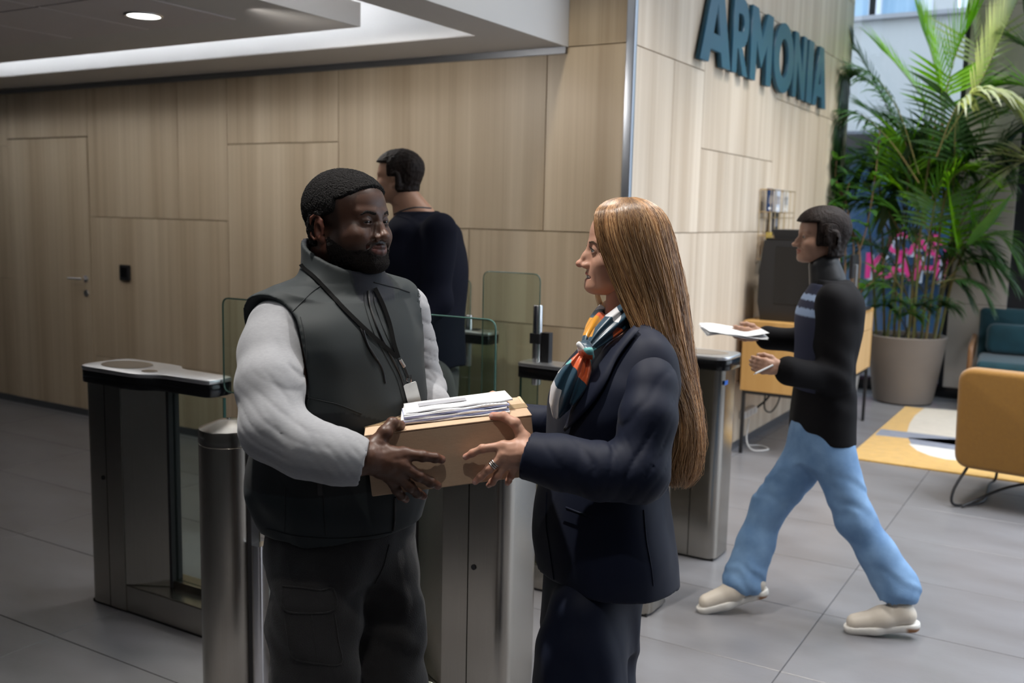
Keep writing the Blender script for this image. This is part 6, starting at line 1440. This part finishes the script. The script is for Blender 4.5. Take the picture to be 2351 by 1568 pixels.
def scarf():
    V = wom.V; sm = scarf_mat(); e_ = ribbon(V, [(1482, 700, 2.13), (1452, 716, 2.085), (1418, 742, 2.060), (1382, 772, 2.045), (1350, 803, 2.035)], [.040, .050, .052, .040, .018], [.002, .003, .004, .004, .002], 'scarf', wom.e, sm, 2.6)
    ribbon(V, [(1470, 690, 2.20), (1432, 698, 2.215), (1400, 716, 2.190), (1370, 750, 2.12), (1345, 797, 2.05)], [.040, .046, .046, .036, .018], [.002, .003, .004, .004, .002], 'scarf_loop', e_, sm, 2.4, 1.0)
    ribbon(V, [(1392, 722, 2.14), (1378, 745, 2.09), (1360, 772, 2.06), (1342, 800, 2.045)], [.030, .040, .036, .018], [.002, .003, .003, .002], 'scarf_fold', e_, sm, 1.6, 2.0)
    ribbon(V, [(1341, 808, 2.035), (1328, 835, 2.02), (1312, 868, 2.015), (1296, 905, 2.02), (1284, 940, 2.035), (1276, 962, 2.05)], [.016, .038, .056, .060, .046, .016], [.002, .004, .005, .004, .003, .001], 'scarf_tail', e_, sm, 2.2, .6)
    ribbon(V, [(1352, 812, 2.05), (1346, 848, 2.03), (1332, 890, 2.02), (1312, 930, 2.03)], [.014, .030, .034, .010], [.002, .004, .004, .001], 'scarf_tail', e_, sm, 1.6, 2.0)
    a = V(1343, 803, 2.035); K = Sdf(a - .05, a + .05, .002); K.ell(a, (.015, .015, .020), 0); K.chain([a + [-.012, -.008, .012], a + [.004, -.016, .0], a + [.014, -.006, -.014]], [.007, .009, .006], .004); n_ = Rand3(90, 8, 5); K.disp(lambda P: -.0012 * n_(P)); P, F = K.mesh(); wom.add('scarf_knot', relax(P, F, 1, .4), F, sm, parent=e_); return e_
scarf_o = scarf()
tj = bvh(jk_o); WJ = dict(parent=wom.e, world=True, smooth=60); navy_ = bpy.data.materials['navy_suiting']
def lapel(pts_in, pts_out, lift_=.004):
    """lapel between two pixel polylines draped on the jacket"""
    A_ = cat([(p[0], p[1], 0) for p in pts_in], 5); B_ = cat([(p[0], p[1], 0) for p in pts_out], 5); bm = bmesh.new(); rows = []
    for a, b in zip(A_, B_):
        row = [hit(tj, a.x + (b.x - a.x) * t, a.y + (b.y - a.y) * t, lift_ + .004 * t) for t in (0, .33, .66, 1)]
        if all(r is not None for r in row): rows.append([bm.verts.new(v) for v in row])
    for a, b in zip(rows, rows[1:]):
        for k in range(3): bm.faces.new((a[k], a[k + 1], b[k + 1], b[k]))
    return bm
for nm_, i_, o_ in (('lapel', [(1440, 735), (1400, 790), (1360, 850), (1325, 920), (1300, 985)], [(1470, 765), (1425, 825), (1395, 885), (1360, 935), (1305, 990)]),):
    b_ = lapel(i_, o_)
    if len(b_.verts): lo_ = obj(nm_, b_, navy_, **WJ); md = lo_.modifiers.new('t', 'SOLIDIFY'); md.thickness = .003
for nm_, pts in (('pocket_welt', [(1300, 1165), (1330, 1177), (1360, 1187)]), ('dart_seam', [(1478, 1170), (1484, 1240), (1495, 1300), (1500, 1345)]), ('front_edge_seam', [(1256, 1130), (1254, 1200), (1262, 1260), (1272, 1330)])):
    bm = draped(tj, pts, .0022 if 'welt' in nm_ else .0010, lift_=.0008)
    if len(bm.verts): obj(nm_, bm, navy_, **WJ)
bm = dstrip(tj, [(1296, 1182), (1325, 1192), (1352, 1202)], 24, .003)
if len(bm.verts): obj('pocket_flap', bm, navy_, **WJ)
# small raised mark on the lapel: a letter A outline
bm = draped(tj, [(1352, 885), (1356, 870), (1358, 858), (1356, 872), (1362, 882)], .0007, lift_=.006, sub=2)
if len(bm.verts): obj('lapel_mark', bm, mat('mark_blue', (.006, .010, .05), .3), **WJ)
# ================================================================== THE TWO WALKERS
def simple_head(who, c, face, s, skin, prm, hairm, hair_fn, res=.0026, eyes=True):
    R = head_frame(face, 0, 0); S, q = build_head(c, R, s, prm, res); base = S.D.copy(); P, F = S.mesh(); P = relax(P, F, 1, .4); C_ = np.tile(skin, (len(P), 1))
    C_ = mixc(C_, np.array(skin) * [.9, .5, .5], np.maximum(sstep(.007, .0045, dist_chain(P, q['up'])), sstep(.008, .005, dist_chain(P, q['lo']))))
    P = P * [1, 1, 1]; P[:, 2] = np.where(P[:, 2] < -.01, -.01 + (P[:, 2] + .01) * .85, P[:, 2])
    for sx in (-1, 1): Pe, Fe, Ce = eye_mesh(sx * .0315, q['ey'], q['er'], (0, 1, -.05), (.03, .02, .01)); who.add('eye', to_view(Pe, c, R, s), Fe, M['eye'], Ce * .7)
    nz = Rand3(160, 12, 3); P2, F2 = sub_shell(S, base, hair_fn, who, 'h', hairm, .0006, None, None, nz, nz); who.add('hair', to_view(P2, c, R, s), F2, hairm)
    return to_view(P, c, R, s), F, C_
dkhair = mat('dark_hair', (.008, .005, .004), .6, noise=.5, nscale=60, stretch=(1, 1, .2), col2=(.022, .013, .010), bump=.4, bscale=120, spec=.2)
def hair_short(Q):
    x, y, z = Q.T; top = np.maximum(sstep(-.003, .010, z - .066), sstep(.004, -.008, y - .030)); low = np.where(y > -.02, .008, -.06); return -.006 + top * sstep(-.008, .012, z - low) * (.016 + .008 * sstep(0, .08, z))
def hair_bob(Q):
    x, y, z = Q.T; top = np.maximum(sstep(-.003, .010, z - .060), sstep(.006, -.008, y - .040)); low = np.where(y > .0, -.035, -.085); return -.006 + top * sstep(-.008, .012, z - low) * (.024 + .008 * sstep(0, .08, z))
def fists(who, wrist, d, up, sc, col, curl=.5):
    """a hand at the end of a forearm, direction d, fingers curled a little"""
    d = np.array(d, float); d /= np.linalg.norm(d); up = np.array(up, float); up -= (up @ d) * d; up /= np.linalg.norm(up); sd = np.cross(d, up); w = np.array(wrist); J = dict(wrist=w, fore=w - d * .06)
    for i, (fn, L_) in enumerate((('index', .085), ('middle', .092), ('ring', .086), ('little', .070))):
        b = w + d * .085 * sc + up * (.024 - .016 * i) * sc; c1 = b + (d * (1 - .3 * curl) + sd * curl * .6) * L_ * .42 * sc; c2 = c1 + (d * (1 - curl) + sd * curl * 1.1) * L_ * .32 * sc; c3 = c2 + (d * (.7 - curl) + sd * curl * 1.3) * L_ * .25 * sc; J[fn] = [b, c1, c2, c3]
    J['thumb'] = [w + (d * .03 + up * .022) * sc, w + (d * .06 + up * .040 + sd * .012) * sc, w + (d * .09 + up * .044 + sd * .020) * sc, w + (d * .112 + up * .040 + sd * .026) * sc]
    return hand(who, J, None, col, wr=.026 * sc, sc=.9 * sc, res=.0028)
# ---- woman walking past in black jacket and blue jeans
def passer():
    b0 = DP(1890, 1000, 4.08); w = Person('person', (float(b0[0]), float(b0[1])), 'person in a black jacket and blue jeans walking past with white papers'); V = w.V
    sk = np.array([.45, .26, .18]); hd = simple_head(w, V(1886, 545, 4.08), 180, .98, sk, dict(wide=.97, jawr=.9, brow=.5, nosew=.8, neck=.050, smile=.2, lips=.9), dkhair, hair_bob)
    sn, en, wn = V(1915, 690, 3.93), V(1915, 868, 3.93), V(1800, 850, 3.88)
    sf_, ef, wf = V(1900, 680, 4.25), V(1850, 785, 4.32), V(1752, 772, 4.28)
    h1 = fists(w, wn, V(1760, 842, 3.88) - wn, (0, 0, 1), .95, sk, .55); h2 = fists(w, wf, V(1715, 768, 4.26) - wf, (0, -.3, 1), .95, sk, .35)
    c_ = V(1898, 850, 4.08); cx0, cy0 = c_[0], c_[1]
    B = Sdf((cx0 - .5, cy0 - .45, -.02), (cx0 + .5, cy0 + .45, 1.6), .014)
    B.cap(V(1895, 600, 4.08), V(1900, 660, 4.08), .05, .055, .02); B.loft([(.9, cx0, cy0, .15, .10, 95), (1.15, cx0, cy0, .12, .09, 95), (1.35, cx0, cy0, .13, .08, 95)], .03)
    B.chain([sn, en, wn], [.04, .034, .025], .02); B.chain([sf_, ef, wf], [.04, .034, .025], .02)
    hf, hb = V(1872, 1010, 4.14), V(1905, 1010, 4.02); kf, kb = V(1765, 1165, 4.16), V(1962, 1190, 3.99); af, ab = V(1706, 1325, 4.16), V(2062, 1345, 3.96)
    B.chain([hf, kf, af], [.08, .05, .035], .02); B.chain([hb, kb, ab], [.08, .05, .035], .02); Pb, Fb = B.mesh()
    P, F, C_ = merge([hd, h1, h2, (Pb, Fb, np.tile(sk, (len(Pb), 1)))]); w.add('body', P, F, M['skin_light'], C_)
    K = Sdf((cx0 - .40, cy0 - .36, .74), (cx0 + .30, cy0 + .40, 1.52), .0065)
    zz = lambda py: float(V(1895, py, 4.08)[2])
    K.loft([(zz(1012), cx0 - .0, cy0, .20, .115, 95), (zz(930), cx0 - .0, cy0, .19, .115, 95), (zz(840), cx0 - .005, cy0, .165, .105, 95), (zz(740), cx0, cy0, .185, .115, 95), (zz(670), cx0 + .01, cy0, .17, .09, 95), (zz(640), cx0 + .005, cy0, .09, .07, 95)], 0)
    K.chain([sn, en, V(1812, 852, 3.885)], [.062, .062, .055], .03); K.chain([sf_, ef, V(1762, 774, 4.285)], [.060, .056, .050], .03)
    nn = Rand3(20, 8, 61); K.disp(lambda P: -.004 * nn(P) - .004 * np.sin((P @ np.array([.6, .3, 1.0])) * 60 + nn(P)) * np.exp(-((np.linalg.norm(P - en, axis=1) / .12) ** 2)))
    K.cap(V(1862, 660, 4.05), V(1838, 820, 4.0), .035, .025, .004, 's')
    P, F = K.mesh(); P = relax(P, F, 2, .4); w.add('jacket', P, F, mat('black_jacket_cloth', (.0055, .005, .006), .8, bump=.06, bscale=300, spec=.2))
    K = Sdf((cx0 - .22, cy0 - .25, .95), (cx0 + .2, cy0 + .25, 1.5), .008); K.loft([(zz(930), cx0 - .02, cy0, .16, .100, 95), (zz(800), cx0 - .018, cy0, .15, .108, 95), (zz(700), cx0 - .012, cy0, .16, .108, 95), (zz(650), cx0, cy0, .10, .08, 95)], 0); P, F = K.mesh(); zc3 = (P[:, 2] - zz(680)) 
    Cn = np.tile([.018, .022, .05], (len(P), 1)); Cn = mixc(Cn, (.32, .42, .6), ((np.abs(zc3) < .012) | (np.abs(zc3 + .06) < .014)) * 1.0); w.add('top', relax(P, F, 1, .4), F, mat('navy_striped_top', (.02, .02, .05), .8, vcol=True), Cn)
    SC_ = Sdf(V(1895, 620, 4.08) - .12, V(1895, 620, 4.08) + .12, .006); SC_.cap(V(1893, 612, 4.08), V(1900, 645, 4.08), .064, .075, 0); P, F = SC_.mesh(); w.add('scarf', relax(P, F, 1, .4), F, M['blackm'])
    T = Sdf(np.minimum.reduce([hf, hb, kf, kb, af, ab]) - .18, np.maximum.reduce([hf, hb, kf, kb, af, ab]) + .2, .0075)
    T.loft([(float(hf[2]) - .08, cx0 - .02, cy0, .165, .115, 95), (float(hf[2]) + .04, cx0 - .01, cy0, .165, .118, 95), (float(hf[2]) + .12, cx0, cy0, .15, .105, 95)], 0)
    T.chain([hf + [0, 0, -.03], kf, (kf + af) / 2, af + [0, 0, -.01]], [.096, .074, .072, .088], .035); T.chain([hb + [0, 0, -.03], kb, (kb + ab) / 2, ab + [0, 0, -.01]], [.096, .074, .072, .088], .035)
    for a_ in (af, ab): T.plane(a_ + [0, 0, -.05], (0, 0, -1)) if False else T.cap(a_ + [0, 0, -.13], a_ + [0, 0, -.11], .09, .09, 0, 's')
    nt2 = Rand3(30, 8, 71); T.disp(lambda P: -.0022 * nt2(P) - .0022 * np.sin((P @ np.array([.7, .3, 1.0])) * 70 + 2.0 * nt2(P)) * (sstep(.35, .2, P[:, 2]) + sstep(.12, .05, np.abs(P[:, 2] - .55))))
    P, F = T.mesh(); P = relax(P, F, 1, .4); w.add('jeans', P, F, mat('blue_denim', (.10, .20, .37), .8, noise=.4, nscale=9, col2=(.20, .34, .54), bump=.3, bscale=400))
    shoe = mat('cream_leather', (.58, .52, .44), .5); sole = mat('white_rubber', (.66, .64, .60), .5, vcol=True); tan = mat('gum_heel', (.28, .12, .04), .6)
    for a_, px_ in ((af, ((1735, 1350, 4.14), (1625, 1335, 4.14))), (ab, ((2082, 1395, 3.93), (1965, 1400, 3.97)))):
        he, to = V(*px_[0]), V(*px_[1]); he[2] = max(he[2], .050); to[2] = .045
        if a_ is ab: he[2] = .075
        d_ = (to - he); L_ = np.linalg.norm(d_); d_ /= L_
        U_ = Sdf(np.minimum(he, to) - .13, np.maximum(np.maximum(he, to), a_) + .12, .005); U_.cap(he + [0, 0, .02], he + d_ * L_ * .45 + [0, 0, .018], .040, .043, .02); U_.cap(he + d_ * L_ * .45 + [0, 0, .012], to, .043, .034, .025); U_.cap(he + d_ * .02 + [0, 0, .045], a_ + [0, 0, -.04], .040, .042, .02)
        up = U_.mesh(); w.add('shoe', relax(*up, 2, .4), up[1], shoe)
        so2 = Sdf(np.minimum(he, to) - .10, np.maximum(he, to) + .08, .005); zb = -.022
        so2.chain([he - d_ * .02 + [0, 0, zb], he + d_ * L_ * .3 + [0, 0, zb + .006], he + d_ * L_ * .6 + [0, 0, zb], to + d_ * .01 + [0, 0, zb + .002]], [.036, .036, .042, .034], .01); nrm = np.cross(d_, [0, -1.0, 0]); nrm *= np.sign(nrm[2]); so2.plane(he + [0, 0, zb + .012], nrm); so2.plane(he + [0, 0, -.046], -nrm); up = so2.mesh(); w.add('sole', up[0], up[1], sole, mixc(np.tile([.66, .64, .60], (len(up[0]), 1)), (.26, .11, .035), sstep(.015, -.005, (up[0] - he) @ d_) * sstep(.004, -.006, up[0][:, 2] - he[2] + .022)))
    return w, wf
walker, wf_ = passer()
pc = DP(1690, 768, 4.22); pr = empty('papers', tuple(float(v) for v in pc), AZ, 'white sheets of paper carried by the person in blue jeans', 'paper')
for i, (rx_, dz) in enumerate(((.10, 0), (.16, .004), (.05, .008))):
    bm = bmesh.new(); rows = [[bm.verts.new((-.14 + .26 * a / 8, -.07 + .16 * b, dz + .010 * math.sin(a * .6 + i) + .02 * b)) for a in range(9)] for b in (0, 1)]
    for a in range(8): bm.faces.new((rows[0][a], rows[0][a + 1], rows[1][a + 1], rows[1][a]))
    o = obj('sheet', bm, bpy.data.materials['white_envelope'], pr); o.rotation_euler = (rx_ - .1, 0, .06 * i); md = o.modifiers.new('t', 'SOLIDIFY'); md.thickness = .0012
pn = empty('pen', tuple(float(v) for v in DP(1745, 852, 3.86)), 0, 'thin white pen in the near hand of the person in blue jeans', 'pen')
obj('barrel', tube([DP(1775, 838, 3.86), DP(1735, 857, 3.86)], .004, 8), M['white'], pn, world=True); obj('tip', tube([DP(1735, 857, 3.86), DP(1730, 860, 3.86)], [.003, .0008], 8), M['steel_l'], pn, world=True)
# ---- man in navy behind the turnstiles
def backman():
    b0 = DP(965, 700, 4.005); w = Person('person', (float(b0[0]), float(b0[1])), 'person with short dark hair and a navy sweater walking behind the glass barriers'); V = w.V
    sk = np.array([.42, .23, .15]); hd = simple_head(w, V(915, 411, 4.005), 165, .91, sk, dict(wide=1.0, nosew=1.0, neck=.056, brow=.9), dkhair, hair_short)
    c_ = V(972, 560, 4.005); cx0, cy0 = c_[0], c_[1]
    B = Sdf((cx0 - .42, cy0 - .42, -.02), (cx0 + .42, cy0 + .42, 1.95), .014); B.cap(V(928, 450, 4.005), V(965, 505, 4.005), .056, .07, .03); B.loft([(1.0, cx0, cy0, .13, .09, 60), (1.5, cx0, cy0, .16, .10, 60)], .03)
    sn, en, wn = V(1008, 530, 3.819), V(1000, 690, 3.830), V(930, 790, 3.761); sf_, ef, wf = V(940, 525, 4.203), V(930, 690, 4.249), V(900, 820, 4.203); h1 = fists(w, wn, (-.15, -.1, -1), (0, -1, 0), 1, sk, .5); h2 = fists(w, wf, (-.15, -.1, -1), (0, 1, 0), 1, sk, .5)
    B.chain([sn, en, wn], [.045, .038, .028], .02); B.chain([sf_, ef, wf], [.045, .038, .028], .02)
    hn, hf = V(985, 880, 3.924), V(955, 880, 4.110); B.chain([hn, hn + [.12, 0, -.42], np.array([hn[0] + .22, hn[1], .10])], [.09, .055, .04], .02); B.chain([hf, hf + [-.14, 0, -.42], np.array([hf[0] - .20, hf[1], .09])], [.09, .055, .04], .02)
    Pb, Fb = B.mesh(); P, F, C_ = merge([hd, h1, h2, (Pb, Fb, np.tile(sk, (len(Pb), 1)))]); w.add('body', P, F, M['skin_light'], C_)
    K = Sdf((cx0 - .36, cy0 - .36, .90), (cx0 + .36, cy0 + .36, 1.85), .008); zz = lambda py: float(V(972, py, 4.004)[2])
    K.loft([(1.02, cx0 + .02, cy0, .19, .14, 60), (1.2, cx0 + .01, cy0, .19, .14, 60), (zz(560), cx0, cy0, .20, .135, 60), (zz(510), cx0 - .01, cy0, .17, .11, 60), (zz(485), cx0 - .02, cy0, .09, .07, 60)], 0); K.chain([sn, en, wn + [0, 0, .02]], [.068, .056, .045], .04); K.chain([sf_, ef, wf + [0, 0, .02]], [.068, .056, .045], .04)
    nn = Rand3(18, 8, 81); K.disp(lambda P: -.004 * nn(P)); P, F = K.mesh(); P = relax(P, F, 2, .4); w.add('sweater', P, F, mat('navy_knit', (.004, .005, .012), .9, bump=.08, bscale=250, spec=.15))
    P_ = cat([V(905, 492, 3.912), V(925, 483, 3.866), V(955, 476, 3.866), V(990, 478, 3.924)], 6); obj('neck_cord', tube([tuple(p) for p in P_], .003, 6), M['blackm'], w.e, smooth=60)
    T = Sdf((cx0 - .45, cy0 - .30, .02), (cx0 + .50, cy0 + .30, 1.10), .010); T.loft([(.86, cx0 + .01, cy0, .165, .12, 60), (1.0, cx0 + .01, cy0, .17, .125, 60)], 0); T.chain([hn, hn + [.12, 0, -.42], np.array([hn[0] + .22, hn[1], .10])], [.10, .08, .07], .03); T.chain([hf, hf + [-.14, 0, -.42], np.array([hf[0] - .20, hf[1], .09])], [.10, .08, .07], .03); P, F = T.mesh(); w.add('trousers', relax(P, F, 1, .4), F, bpy.data.materials['charcoal_work_cotton'])
    for b_ in (np.array([hn[0] + .22, hn[1], 0]), np.array([hf[0] - .20, hf[1], 0])):
        Z_ = Sdf(b_ + [-.26, -.09, -.004], b_ + [.10, .09, .14], .006); Z_.cap(b_ + [.02, 0, .05], b_ + [-.17, 0, .03], .045, .035, .02); Z_.plane((0, 0, .001), (0, 0, -1)); P, F = Z_.mesh(); w.add('shoe', P, F, bpy.data.materials['black_leather'])
    return w
backman()
